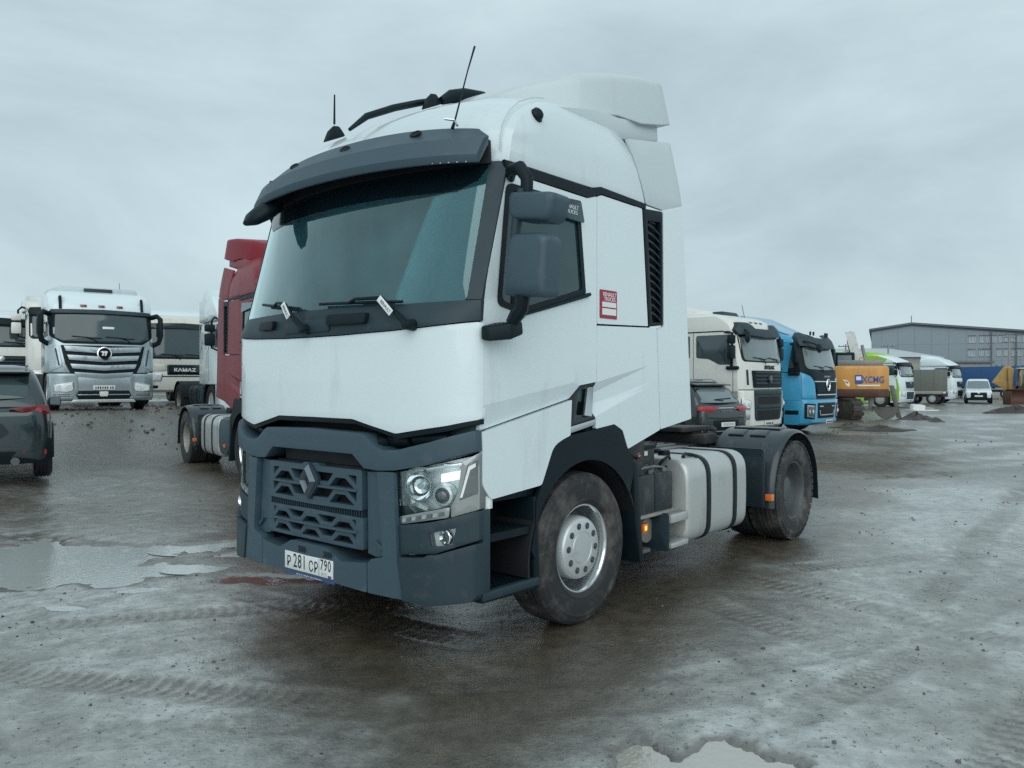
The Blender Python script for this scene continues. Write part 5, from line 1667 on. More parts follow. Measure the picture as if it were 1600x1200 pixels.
class Cab:
    """A cab-over shell: nose profile x(z), half width, back at xr; panels are laid on its nose or its sides."""

    def __init__(self, root, prof, w=1.25, xr=-0.85, cx=0.07, cy=0.17, roof_in=0.10):
        self.root, self.prof, self.w, self.xr, self.cx, self.cy, self.roof_in = root, prof, w, xr, cx, cy, roof_in

    def xf(self, z):
        p = self.prof
        if z <= p[0][0]:
            return p[0][1]
        for (z0, x0), (z1, x1) in zip(p, p[1:]):
            if z <= z1:
                return x0 + (x1 - x0) * (z - z0) / (z1 - z0)
        return p[-1][1]

    def nose(self, y, z):
        t = min(1.05, abs(y) / self.w)
        return self.xf(z) - self.cx * t * t - self.cy * t ** 8

    def F(self, off=0.01):
        return lambda y, z, dd: (self.nose(y, z) + off - dd, y, z)

    def S(self, sg, off=0.01):
        return lambda x, z, dd: (x, sg * (self.w + off - dd), z)

    def shell(self, name, mt, zs, k_top=0.93):
        rings = []
        n = len(zs)
        for i, z in enumerate(zs):
            kk = 1.0 if i < n - 1 else k_top
            ring = [(self.nose(-self.w + 2 * self.w * k / 20, z) if kk == 1.0 else self.nose(-self.w + 2 * self.w * k / 20, z) - 0.16, (-self.w + 2 * self.w * k / 20) * kk, z) for k in range(21)]
            ring += [(self.xr, self.w * kk, z), (self.xr, -self.w * kk, z)]
            rings.append(ring)
        return MB().loft(rings).build(name, mt, self.root, bevel=0.03, bevel_angle=50, smooth=45)

    def bumper(self, mt, z0=0.32, z1=1.02, back=0.62, off=0.03):
        rings = []
        for z, o in ((z0, -0.05), (z0 + 0.08, off), (z1 - 0.03, off), (z1, off - 0.02)):
            ring = [(self.nose(-self.w + 2 * self.w * k / 20, z) + o, -self.w + 2 * self.w * k / 20, z) for k in range(21)]
            ring += [(back, self.w, z), (back, -self.w, z)]
            rings.append(ring)
        return MB().loft(rings).build('bumper', mt, self.root, bevel=0.015, bevel_angle=50, smooth=45)

    def fp(self, name, poly, mt, off=0.01, th=0.03, parent=None, bevel=0.004, r=0.0, g=0.14, label=None):
        q = rounded(poly, r, 3) if r else poly
        return MB().panel(q, self.F(off), th, g).build(name, mt, parent or self.root, bevel=bevel, label=label)

    def sp(self, name, poly, mt, off=0.01, th=0.03, parent=None, bevel=0.004, r=0.0, sides=(1, -1)):
        for sg in sides:
            MB().panel(rounded(poly, r, 3) if r else poly, self.S(sg, off), th).build(name, mt, parent or self.root, bevel=bevel)

    def text(self, s, size, y, z, mt, off, xs=1.0, bold=0.002, parent=None, space=1.1):
        t_ = text_mesh(s, size, extrude=0.004, bold=bold, xscale=xs, space=space)
        t_.transform(frame((self.nose(y, z) + off, y, z), (0, 1, 0), (1, 0, 0)))
        t_.materials.append(MAT[mt])
        return link('lettering', t_, parent or self.root)

    def wipers(self, z, ys=(-0.75, 0.05)):
        for y in ys:
            wp = MB().tube([self.F(0.04)(y + 0.7 * k / 4, z + 0.05 + 0.05 * (1 - k / 4), 0) for k in range(5)], 0.012, 5).build('wiper', 'black_plastic', self.root)
            MB().tube([self.F(0.05)(y + 0.35, z + 0.08, 0), self.F(0.05)(y + 0.55, z + 0.0, 0), self.F(0.03)(y + 0.62, z - 0.08, 0)], 0.013, 5).build('wiper_arm', 'black_plastic', wp)

    def mirrors(self, mt, z0, z1, x=1.0, dy=0.12, arm_z=None, sides=(1, -1), wide=True):
        for sg in sides:
            y0, y1 = self.w + dy, self.w + dy + 0.26
            arm = MB().tube([(x - 0.25, sg * (self.w - 0.02), z1 + 0.18), (x - 0.10, sg * (self.w + dy * 0.8), z1 + 0.20), (x, sg * (self.w + dy + 0.08), z1 + 0.10), (x, sg * (self.w + dy + 0.08), z0 - 0.06), (x - 0.12, sg * (self.w - 0.02), z0 - 0.12)], 0.03, 7).build('mirror_arm', 'black_plastic', self.root)
            zm = z0 + (z1 - z0) * 0.62
            for a, b_ in ((z0, zm - 0.03), (zm + 0.02, z1)):
                MB().box2((x - 0.07, sg * y0, a), (x + 0.07, sg * y1, b_)).build('mirror', mt, arm, bevel=0.04)

    def plate(self, z, y=0.0, off=0.05):
        p = MB().panel(rect(y - 0.26, z - 0.056, y + 0.26, z + 0.056), self.F(off), 0.012, 0.2).build('number_plate', 'plate_white', self.root, bevel=0.002)
        m_ = MB()
        for k in range(8):
            c = self.F(off + 0.002)(y - 0.20 + k * 0.055 + (0.02 if k > 5 else 0), z, 0)
            m_.box(c, (0.004, 0.032 if k % 3 else 0.026, 0.062))
        m_.build('plate_digits', 'print_black', p, kind='stuff')
        return p

    def lamp(self, poly, mt='lamp_white', off=0.05, ring=None):
        for sg in (1, -1):
            q = poly if sg > 0 else mir(poly)
            h = MB().panel(rounded(q, 0.02, 2), self.F(off), 0.05, 0.1).build('headlight', 'chrome_dull', self.root, bevel=0.006)
            cy, cz = sum(p[0] for p in q) / len(q), sum(p[1] for p in q) / len(q)
            MB().panel(rounded([(cy + (a - cy) * 0.86, cz + (b_ - cz) * 0.80) for a, b_ in q], 0.015, 2), self.F(off + 0.004), 0.02, 0.1).build('lens', mt, h, bevel=0.004)
            for k in (-0.28, 0.28):
                wq = max(p[0] for p in q) - min(p[0] for p in q)
                hq = max(p[1] for p in q) - min(p[1] for p in q)
                c = Vector(self.F(off + 0.006)(cy + k * wq * 0.8, cz, 0))
                MB().cyl(c, c + Vector((0.008, 0, 0)), min(hq * 0.30, wq * 0.2), n=14).build('reflector', 'lamp_chrome', h)

    def running_gear(self, wb=3.8, rear=True, detail='far', tanks=None):
        r = self.root
        for sg in (1, -1):
            wheel(r, 0.0, sg * 1.06, 0.512, sg, 'far')
            if rear:
                wheel(r, -wb, sg * 1.06, 0.512, sg, 'far_rear')
                wheel(r, -wb, sg * 0.72, 0.512, sg, 'inner')
            rings = []
            for a in range(0, 181, 12):
                c, s = math.cos(R(a)), math.sin(R(a))
                rings.append([(q * c, sg * y, 0.5 + q * s) for q, y in ((0.66, 0.75), (0.66, 1.245), (0.60, 1.245), (0.60, 0.75))])
            MB().loft(rings).build('wheel_arch', 'black_plastic', r)
            MB().box2((0.55, sg * 0.95, 0.38), (1.02, sg * 1.235, 1.0)).build('step_box', 'black_plastic', r, bevel=0.02)
        m_ = MB()
        for sg in (1, -1):
            m_.box2((-wb - 0.95, sg * 0.38, 0.74), (1.0, sg * 0.46, 1.0))
        m_.box2((-wb - 0.9, -0.4, 0.78), (-wb - 0.8, 0.4, 0.95)).box2((-0.9, -0.9, 0.62), (0.9, 0.9, 1.05)).box2((-wb - 0.1, -0.9, 0.42), (-wb + 0.1, 0.9, 0.6)).box2((-0.1, -0.9, 0.42), (0.1, 0.9, 0.6))
        m_.build('chassis_frame', 'chassis_black', r)
        if tanks:
            for sg in (1, -1):
                tank(r, -1.15, -2.5, 0.62, 1.2, 0.42, 0.98, tanks, (-1.5, -2.1), sg)
                for z, x0 in ((0, 0),):
                    rings = []
                    for a in range(10, 171, 14):
                        c, s = math.cos(R(a)), math.sin(R(a))
                        rings.append([(-wb + q * c, sg * y, 0.5 + q * s) for q, y in ((0.62, 0.55), (0.62, 1.23), (0.605, 1.23), (0.605, 0.55))])
                    MB().loft(rings).build('mudguard', 'black_plastic', r)


# ---- silver truck with the wide slatted grille
def silver_truck():
    p = at_face(-0.518, 20.9)
    r = thing('tractor_truck', 'silver tractor truck with wide slatted chrome grille and round emblem', 'truck', p, HD, 'trucks parked in rows')
    c = Cab(r, [(0.3, 1.36), (1.0, 1.42), (1.75, 1.38), (2.62, 1.20), (2.85, 1.10), (3.12, 0.80), (3.30, 0.45)], xr=-0.95, cx=0.06, cy=0.20)
    c.shell('cab_body', 'silver_paint', [1.02, 1.4, 1.75, 2.2, 2.62])
    top = Cab(r, c.prof, xr=-0.95, cx=0.06, cy=0.20)
    top.shell('roof', 'white_paint', [2.62, 2.85, 3.0, 3.14, 3.26], 0.9)
    MB().loft([[(x, y * k, z) for x, y, z in ((0.35, -1.0, zz), (0.35, 1.0, zz), (-0.95, 1.18, zz), (-0.95, -1.18, zz))] for zz, k in ((3.2, 1.0), (3.33, 0.98), (3.38, 0.9))]).build('roof_fairing', 'white_composite', r, bevel=0.04)
    c.bumper('silver_paint', 0.28, 1.0)
    c.fp('windscreen', sym([(0, 1.83), (0.95, 1.86), (1.13, 1.95), (1.10, 2.54), (0, 2.58)]), 'far_glass', 0.012, r=0.04)
    c.fp('windscreen_surround', sym([(0, 1.78), (0.95, 1.78), (1.235, 1.98), (1.235, 2.66), (0, 2.70)]), 'black_plastic', 0.004, r=0.06)
    c.fp('visor_bar', sym([(0, 2.60), (1.20, 2.58), (1.20, 2.68), (0, 2.71)]), 'dark_plastic', 0.05, 0.06)
    c.fp('grille_surround', [(-1.0, 1.74), (1.0, 1.74), (0.90, 1.25), (0.70, 0.84), (0.40, 0.80), (-0.40, 0.80), (-0.70, 0.84), (-0.90, 1.25)], 'black_plastic', 0.015)
    for k, (z, hw, h) in enumerate(((1.655, 0.93, 0.14), (1.425, 0.86, 0.13), (1.195, 0.79, 0.125), (0.985, 0.70, 0.11))):
        o = [(-hw, z + h / 2), (0, z + h / 2 - 0.045), (hw, z + h / 2), (hw - 0.05, z - h / 2), (0, z - h / 2 - 0.055), (-hw + 0.05, z - h / 2)]
        c.fp('slat', o, 'silver_paint', 0.06, 0.05, bevel=0.02)
    e = c.fp('emblem', [(0.18 * math.cos(2 * math.pi * k / 28), 1.53 + 0.18 * math.sin(2 * math.pi * k / 28)) for k in range(28)], 'chrome', 0.095, 0.05, bevel=0.012)
    MB().panel([(0.15 * math.cos(2 * math.pi * k / 28), 1.53 + 0.15 * math.sin(2 * math.pi * k / 28)) for k in range(28)], c.F(0.099), 0.03).build('emblem_disc', 'gloss_black', e)
    for a, b_ in ((-0.10, 0.035), (-0.035, 0.10)):
        MB().panel([(a, 1.575), (a + 0.05, 1.60), (a + 0.115, 1.585), (a + 0.045 + 0.02, 1.47), (a + 0.03, 1.475), (a + 0.06, 1.54)], c.F(0.103), 0.01).build('emblem_mark', 'print_white', e)
    for sg in (1, -1):
        f_ = (lambda q: q) if sg > 0 else mir
        c.fp('cheek', f_([(1.04, 1.72), (1.24, 1.66), (1.24, 1.05), (0.96, 1.18)]), 'silver_paint', 0.02, 0.03, bevel=0.02)
        c.fp('cheek_groove', f_([(1.10, 1.66), (1.13, 1.65), (1.05, 1.20), (1.02, 1.21)]), 'dark_plastic', 0.026, 0.01)
        MB().tube([(c.nose(1.0 * sg, 2.72) + 0.02, sg * 0.98, 2.70), (c.nose(1.0 * sg, 2.9) + 0.06, sg * 0.98, 2.95), (c.nose(1.0 * sg, 3.0) + 0.06, sg * 0.98, 3.08)], 0.04, 6).build('lamp_post', 'black_plastic', r)
        MB().box((c.nose(sg, 3.0) + 0.10, sg * 0.98, 3.02), (0.05, 0.10, 0.16)).build('post_mirror', 'lamp_white', r, bevel=0.01)
        q = f_([(0.62, 0.98), (0.62, 0.56), (0.75, 0.36), (1.20, 0.36), (1.22, 0.98)])
        c.fp('bumper_corner', q, 'silver_paint', 0.055, 0.05, bevel=0.02)
        for z in (0.44, 0.40):
            c.fp('bumper_vent', f_([(0.78, z), (1.16, z), (1.16, z + 0.018), (0.80, z + 0.018)]), 'dark_plastic', 0.06, 0.01)
        MB().tube([(0.98, sg * 1.24, 2.56), (1.10, sg * 1.36, 2.60), (1.16, sg * 1.44, 2.52), (1.16, sg * 1.45, 2.05), (1.12, sg * 1.40, 1.86), (1.0, sg * 1.26, 1.78)], 0.07, 8).build('mirror_arm', 'black_plastic', r)
        MB().box((1.08, sg * 1.44, 2.22), (0.18, 0.16, 0.42)).build('mirror', 'black_plastic', r, bevel=0.04)
    c.lamp([(0.72, 0.78), (1.17, 0.70), (1.17, 0.52), (0.82, 0.50), (0.70, 0.62)], off=0.07)
    c.fp('air_slot', sym([(0, 0.55), (0.60, 0.55), (0.66, 0.42), (0.60, 0.33), (0, 0.33)]), 'black_plastic', 0.042)
    c.fp('slot_bar', sym([(0, 0.455), (0.62, 0.455), (0.62, 0.43), (0, 0.43)]), 'chrome_dull', 0.055, 0.02)
    c.fp('bumper_lip', sym([(0, 0.32), (0.72, 0.32), (0.78, 0.24), (0, 0.24)]), 'alloy', 0.06, 0.05, bevel=0.01)
    c.fp('tow_cover', rounded([(-0.12, 0.53), (0.10, 0.53), (0.08, 0.40), (-0.10, 0.40)], 0.02), 'cream_paint', 0.075, 0.03)
    c.plate(0.63, 0.0, 0.06)
    for y in (-0.45, -0.02, 0.42):
        c.fp('roof_lamp', rect(y - 0.075, 2.77, y + 0.075, 2.83), 'red_lens_dark', 0.03, 0.03, bevel=0.006)
    c.fp('paper_pass', rect(-0.02, 2.19, 0.26, 2.25), 'print_white', 0.016, 0.004)
    c.fp('worn_patch', [(-0.80, 1.70), (-0.3, 1.70), (-0.35, 1.60), (-0.2, 1.55), (-0.6, 1.60)], 'white_composite', 0.063, 0.004)
    c.sp('side_window', [(0.95, 1.98), (0.86, 2.60), (0.05, 2.60), (0.05, 1.98)], 'far_glass', 0.008, r=0.06)
    c.sp('door_seam', [(-0.04, 1.1), (-0.02, 1.1), (-0.02, 2.62), (-0.04, 2.62)], 'black_plastic', 0.004, 0.01)
    c.wipers(1.88)
    MB().tube([(0.3, 0.55, 3.3), (0.25, 0.55, 3.55)], 0.007, 5).build('aerial', 'black_plastic', r)
    MB().box2((0.42, -0.35, 3.22), (0.30, 0.35, 3.34)).build('roof_hatch', 'dark_plastic', r, bevel=0.02)
    c.running_gear()
    return r


# ---- cream truck with the two-part dark grille on the right
def cream_truck():
    r = thing('tractor_truck', 'cream white tractor truck with two dark grilles, parked next to the bright blue truck', 'truck', at_face(0.3240, 22.0, hd=HD2), HD2, 'trucks parked in rows')
    c = Cab(r, [(0.3, 1.38), (1.0, 1.43), (2.12, 1.40), (2.95, 1.24), (3.2, 1.14), (3.42, 0.85), (3.55, 0.45)], xr=-1.05, cx=0.06, cy=0.19)
    c.shell('cab_body', 'cream_paint', [1.02, 1.5, 2.12, 2.6, 2.95, 3.2, 3.36, 3.46, 3.54], 0.90)
    MB().loft([[(x, y, z + dz) for x, y, z in ((0.15, -0.9, 3.48), (0.15, 0.9, 3.48), (-1.05, 1.15, 3.50), (-1.05, -1.15, 3.50))] for dz in (0,)] + [[(0.05, -0.8, 3.60), (0.05, 0.8, 3.60), (-1.05, 1.1, 3.84), (-1.05, -1.1, 3.84)], [(-0.2, -0.7, 3.68), (-0.2, 0.7, 3.68), (-1.05, 1.0, 3.90), (-1.05, -1.0, 3.90)]]).build('roof_fairing', 'cream_paint', r, bevel=0.05)
    MB().box((0.20, -0.2, 3.55), (0.55, 0.9, 0.16), taper=(0.6, 0.9)).build('roof_hatch', 'dark_plastic', r, bevel=0.03)
    c.bumper('cream_paint', 0.36, 1.40, off=0.035)
    c.fp('windscreen', sym([(0, 2.20), (1.08, 2.22), (1.10, 2.86), (0, 2.90)]), 'far_glass_pale', 0.012, r=0.08)
    c.fp('windscreen_surround', sym([(0, 2.16), (1.14, 2.18), (1.16, 2.92), (0, 2.96)]), 'black_plastic', 0.004, r=0.1)
    vz = c.fp('sun_visor', sym([(0, 3.10), (0.50, 3.10), (0.72, 3.26), (1.10, 3.26), (1.235, 3.04), (1.20, 2.92), (0, 2.86)]), 'dark_plastic', 0.13, 0.12, bevel=0.02)
    for y in (-0.25, 0.05, 0.35):
        c.fp('roof_lamp', rect(y - 0.07, 3.28, y + 0.07, 3.31), 'gloss_black', 0.04, 0.03)
    c.text('SITRAK', 0.135, 0.12, 2.03, 'print_black', 0.014, 1.2, 0.009, space=1.15)
    g1_ = c.fp('upper_grille', [(-0.86, 1.94), (0.92, 1.94), (0.84, 1.47), (-0.80, 1.47)], 'black_plastic', 0.04, r=0.03)
    for z in (1.87, 1.78, 1.68, 1.58):
        MB().panel(sym([(0, z + 0.035), (0.76, z + 0.035), (0.74, z - 0.015), (0, z - 0.015)]), c.F(0.062), 0.05, 0.2).build('slat', 'dark_plastic', g1_, bevel=0.012)
    MB().panel([(0.03 + 0.13 * math.cos(k * math.pi / 3), 1.70 + 0.13 * math.sin(k * math.pi / 3)) for k in range(6)], c.F(0.085), 0.05).build('emblem', 'gloss_black', g1_, bevel=0.01)
    g2_ = c.fp('lower_grille', [(-0.82, 1.395), (0.82, 1.395), (0.76, 0.62), (0.66, 0.57), (-0.66, 0.57), (-0.74, 0.62)], 'dark_plastic', 0.055, r=0.03)
    for z0, z1 in ((1.02, 1.22), (0.60, 0.84)):
        MB().panel(rounded(sym([(0, z1), (0.66, z1), (0.62, z0), (0, z0)]), 0.03, 2), c.F(0.06), 0.02, 0.2).build('grille_opening', 'mesh_black', g2_)
    MB().panel(sym([(0, 0.98), (0.68, 0.98), (0.66, 0.90), (0, 0.90)]), c.F(0.075), 0.03, 0.2).build('slat', 'dark_plastic', g2_, bevel=0.012)
    MB().panel(sym([(0, 1.40), (0.80, 1.40), (0.80, 1.27), (0, 1.27)]), c.F(0.072), 0.03, 0.2).build('slat', 'dark_plastic', g2_, bevel=0.012)
    c.fp('bumper_seam', sym([(0, 1.425), (1.24, 1.425), (1.24, 1.405), (0, 1.405)]), 'black_plastic', 0.012)
    c.lamp([(0.93, 1.12), (1.20, 1.20), (1.22, 0.92), (0.98, 0.88)], off=0.045)
    for sg in (1, -1):
        f_ = (lambda q: q) if sg > 0 else mir
        c.fp('fog_lamp', f_([(0.95, 0.75), (1.20, 0.83), (1.20, 0.62), (0.98, 0.60)]), 'chrome_dull', 0.045)
        c.fp('cheek_vent', f_([(1.00, 1.96), (1.06, 1.96), (1.04, 1.55), (0.98, 1.55)]), 'dark_plastic', 0.014, 0.01)
    c.plate(0.48, 0.05, 0.06)
    c.sp('side_window', [(0.98, 2.10), (0.90, 2.92), (-0.10, 2.92), (-0.10, 2.30), (0.30, 2.26), (0.62, 2.10)], 'far_glass', 0.008, r=0.06)
    c.sp('rear_window', rect(-0.58, 2.30, -0.30, 2.92), 'far_glass', 0.008, r=0.05)
    c.sp('door_seam', [(-0.20, 1.1), (-0.185, 1.1), (-0.185, 3.0), (-0.20, 3.0)], 'black_plastic', 0.004, 0.01)
    c.sp('door_seam', [(1.02, 1.1), (1.035, 1.1), (1.035, 2.95), (1.02, 2.95)], 'black_plastic', 0.004, 0.01)
    c.sp('roof_moulding', rect(-1.0, 3.00, 0.75, 3.035), 'black_plastic', 0.006, 0.02)
    c.sp('door_handle', rounded(rect(-0.14, 1.62, 0.10, 1.70), 0.03), 'black_plastic', 0.03, 0.03)
    for sg in (1, -1):
        arm = MB().tube([(0.70, sg * 1.2, 3.0), (0.95, sg * 1.30, 2.98), (1.10, sg * 1.42, 2.95), (1.10, sg * 1.44, 2.40), (1.0, sg * 1.3, 2.05)], 0.035, 7).build('mirror_arm', 'black_plastic', r)
        MB().box2((1.02, sg * 1.32, 2.25), (1.16, sg * 1.58, 2.62)).build('mirror', 'black_plastic', arm, bevel=0.04)
        MB().box2((1.02, sg * 1.32, 2.66), (1.16, sg * 1.58, 2.90)).build('mirror', 'black_plastic', arm, bevel=0.04)
        MB().box2((0.85, sg * 1.24, 1.96), (1.22, sg * 1.34, 2.06)).build('mirror_foot', 'black_plastic', arm, bevel=0.03)
    M = Matrix.Translation((1.42, -0.95, 2.78))
    km_ = MB().loft([[(1.30 + 0.10 * t, -1.05 + 0.12 * math.cos(2 * math.pi * k / 14) * w_, 2.85 + 0.18 * math.sin(2 * math.pi * k / 14) * w_) for k in range(14)] for t, w_ in ((0, 0.6), (0.5, 1.0), (1, 0.7))]).build('kerb_mirror', 'black_plastic', r, smooth=60)
    MB().tube([(1.25, -1.02, 3.05), (1.36, -1.05, 3.0), (1.36, -1.05, 2.9)], 0.02, 6).build('mirror_stalk', 'black_plastic', km_)
    MB().tube([(0.55, 0.35, 3.42), (0.50, 0.25, 3.85)], 0.008, 5).build('aerial', 'black_plastic', r)
    c.wipers(2.20)
    c.running_gear()
    return r


# ---- bright blue truck with black face
def blue_truck():
    r = thing('tractor_truck', 'bright blue tractor truck with black face and oval chrome emblem', 'truck', at_face(0.3975, 24.8, hd=HD2), HD2, 'trucks parked in rows')
    c = Cab(r, [(0.3, 1.38), (1.0, 1.44), (1.9, 1.40), (2.72, 1.22), (3.05, 1.08), (3.12, 0.9)], xr=-0.95, cx=0.06, cy=0.20)
    c.shell('cab_body', 'blue_paint', [1.02, 1.5, 1.9, 2.3, 2.72, 2.95, 3.08], 0.94)
    MB().loft([[(0.75, -0.95, 2.98), (0.75, 0.95, 2.98), (-0.95, 1.2, 2.98), (-0.95, -1.2, 2.98)], [(0.55, -0.85, 3.12), (0.55, 0.85, 3.12), (-0.95, 1.16, 3.66), (-0.95, -1.16, 3.66)], [(0.25, -0.6, 3.24), (0.25, 0.6, 3.24), (-0.95, 1.05, 3.80), (-0.95, -1.05, 3.80)]]).build('roof_fairing', 'blue_paint', r, bevel=0.05)
    MB().tube([(0.72, -0.95, 3.06), (-0.92, -1.175, 3.68)], 0.012, 5).build('fairing_edge', 'black_plastic', r)
    c.bumper('blue_paint', 0.30, 1.08, off=0.04)
    c.fp('face_mask', sym([(0, 1.10), (0.70, 1.10), (0.74, 1.62), (0.95, 1.80), (1.24, 1.92), (1.24, 2.80), (0, 2.84)]), 'black_plastic', 0.012, r=0.02)
    c.fp('windscreen', sym([(0, 2.00), (1.02, 2.02), (1.10, 2.12), (1.08, 2.70), (0, 2.72)]), 'far_glass_pale', 0.022, r=0.08)
    v = c.fp('sun_visor', sym([(0, 3.0), (0.45, 3.0), (0.72, 3.12), (1.0, 3.16), (1.23, 3.02), (1.23, 2.74), (0.6, 2.68), (0, 2.66)]), 'dark_plastic', 0.16, 0.14, bevel=0.025)
    for y in (-0.52, -0.30, 0.62, 0.80):
        MB().cyl((c.nose(y, 3.05) + 0.08, y, 3.08), (c.nose(y, 3.05) + 0.08, y, 3.20), 0.03, 0.035, 8).build('roof_lamp', 'gloss_black', r)
    c.sp('mask_side', [(0.40, 1.94), (1.15, 1.86), (1.02, 2.86), (0.40, 2.86)], 'black_plastic', 0.006, r=0.03)
    c.sp('side_window', [(0.95, 2.05), (0.88, 2.70), (0.05, 2.70), (0.05, 2.05)], 'far_glass', 0.012, r=0.05)
    c.sp('side_deflector', [(0.75, 1.92), (0.92, 2.86), (0.60, 2.84), (0.50, 1.95)], 'blue_paint', 0.02, r=0.02)
    c.fp('upper_grille', [(-0.80, 1.64), (0.80, 1.64), (0.74, 1.26), (-0.68, 1.26)], 'mesh_black', 0.05, r=0.02)
    m_ = MB()
    for k in range(30):
        y = -0.68 + k * 1.36 / 29
        cc = c.F(0.055)(y, 1.45, 0)
        m_.box(cc, (0.02, 0.014, 0.30))
    for z in (1.35, 1.42, 1.49, 1.56):
        m_.panel(sym([(0, z), (0.70, z), (0.70, z + 0.012), (0, z + 0.012)]), c.F(0.062), 0.02, 0.2)
    m_.build('grille_mesh', 'dark_plastic', r)
    for z0, hw in ((1.245, 0.72), (1.655, 0.84)):
        c.fp('chrome_bar', sym([(0, z0), (hw, z0), (hw, z0 - 0.035), (0, z0 - 0.035)]), 'chrome', 0.07, 0.03)
    M = frame((c.nose(0, 1.5) + 0.09, 0.0, 1.53), (0, 1, 0), (1, 0, 0))
    e = MB().tube([M @ Vector((0.12 * math.cos(2 * math.pi * k / 24), 0.18 * math.sin(2 * math.pi * k / 24), 0)) for k in range(25)], 0.02, 6).build('emblem', 'chrome', r)
    MB().tube([M @ Vector(q) for q in ((0.05, 0.12, 0), (-0.06, 0.09, 0), (-0.05, 0.02, 0), (0.05, -0.02, 0), (0.06, -0.09, 0), (-0.05, -0.12, 0))], 0.018, 6).build('emblem_mark', 'chrome', e)
    c.text('SHACMAN', 0.075, 0.12, 1.79, 'print_grey', 0.016, 1.15)
    t_ = c.text('Z300', 0.075, 0.86, 1.70, 'print_white', 0.016)
    c.fp('lower_grille', [(-0.66, 0.98), (0.66, 0.98), (0.60, 0.50), (-0.60, 0.50)], 'black_plastic', 0.052, r=0.03)
    c.fp('lower_mesh', [(-0.5, 0.84), (0.5, 0.84), (0.46, 0.60), (-0.46, 0.60)], 'mesh_black', 0.056)
    for k, (z, hw) in enumerate(((0.88, 0.0), (0.585, 0.50))):
        if hw:
            c.fp('chrome_bar', sym([(0, z), (hw, z), (hw + 0.06, z + 0.16), (hw + 0.03, z + 0.17), (hw - 0.02, z + 0.03), (0, z + 0.03)]), 'chrome', 0.07, 0.02)
    for sg in (1, -1):
        f_ = (lambda q: q) if sg > 0 else mir
        c.fp('chrome_bar', f_(rect(0.32, 0.85, 0.58, 0.885)), 'chrome', 0.07, 0.02)
    c.lamp([(0.86, 0.90), (1.14, 0.92), (1.12, 0.55), (0.86, 0.52)], 'lens_clear_dark', off=0.055)
    for sg in (1, -1):
        f_ = (lambda q: q) if sg > 0 else mir
        c.fp('lamp_surround', f_([(0.80, 0.95), (1.20, 0.97), (1.18, 0.50), (0.80, 0.47)]), 'black_plastic', 0.048, r=0.02)
        c.fp('cheek', f_([(0.78, 1.60), (0.96, 1.76), (1.24, 1.86), (1.24, 1.12), (0.74, 1.12)]), 'blue_paint', 0.03, 0.03, bevel=0.02)
        MB().box2((1.0, sg * 1.30, 2.20), (1.14, sg * 1.52, 2.72)).build('mirror', 'black_plastic', r, bevel=0.04)
        MB().tube([(0.8, sg * 1.22, 2.80), (1.05, sg * 1.40, 2.80), (1.07, sg * 1.42, 2.6)], 0.035, 6).build('mirror_arm', 'black_plastic', r)
        MB().box2((0.80, sg * 1.24, 1.82), (1.15, sg * 1.36, 1.94)).build('mirror_foot', 'black_plastic', r, bevel=0.03)
    km_ = MB().loft([[(1.50 + 0.10 * t, -0.80 + 0.19 * math.cos(2 * math.pi * k / 16) * w_, 2.66 + 0.15 * math.sin(2 * math.pi * k / 16) * w_) for k in range(16)] for t, w_ in ((0, 0.6), (0.5, 1.0), (1, 0.75))]).build('kerb_mirror', 'black_plastic', r, smooth=60)
    MB().tube([(1.20, -1.15, 2.88), (1.45, -0.92, 2.80), (1.53, -0.82, 2.72)], 0.022, 6).build('mirror_stalk', 'black_plastic', km_)
    c.plate(0.38, 0.25, 0.06)
    c.sp('door_seam', [(0.30, 1.1), (0.315, 1.1), (0.315, 2.75), (0.30, 2.75)], 'black_plastic', 0.004, 0.01)
    c.sp('step_band', rect(0.66, 0.62, 1.1, 0.75), 'black_plastic', 0.006)
    c.wipers(2.02)
    c.running_gear()
    return r


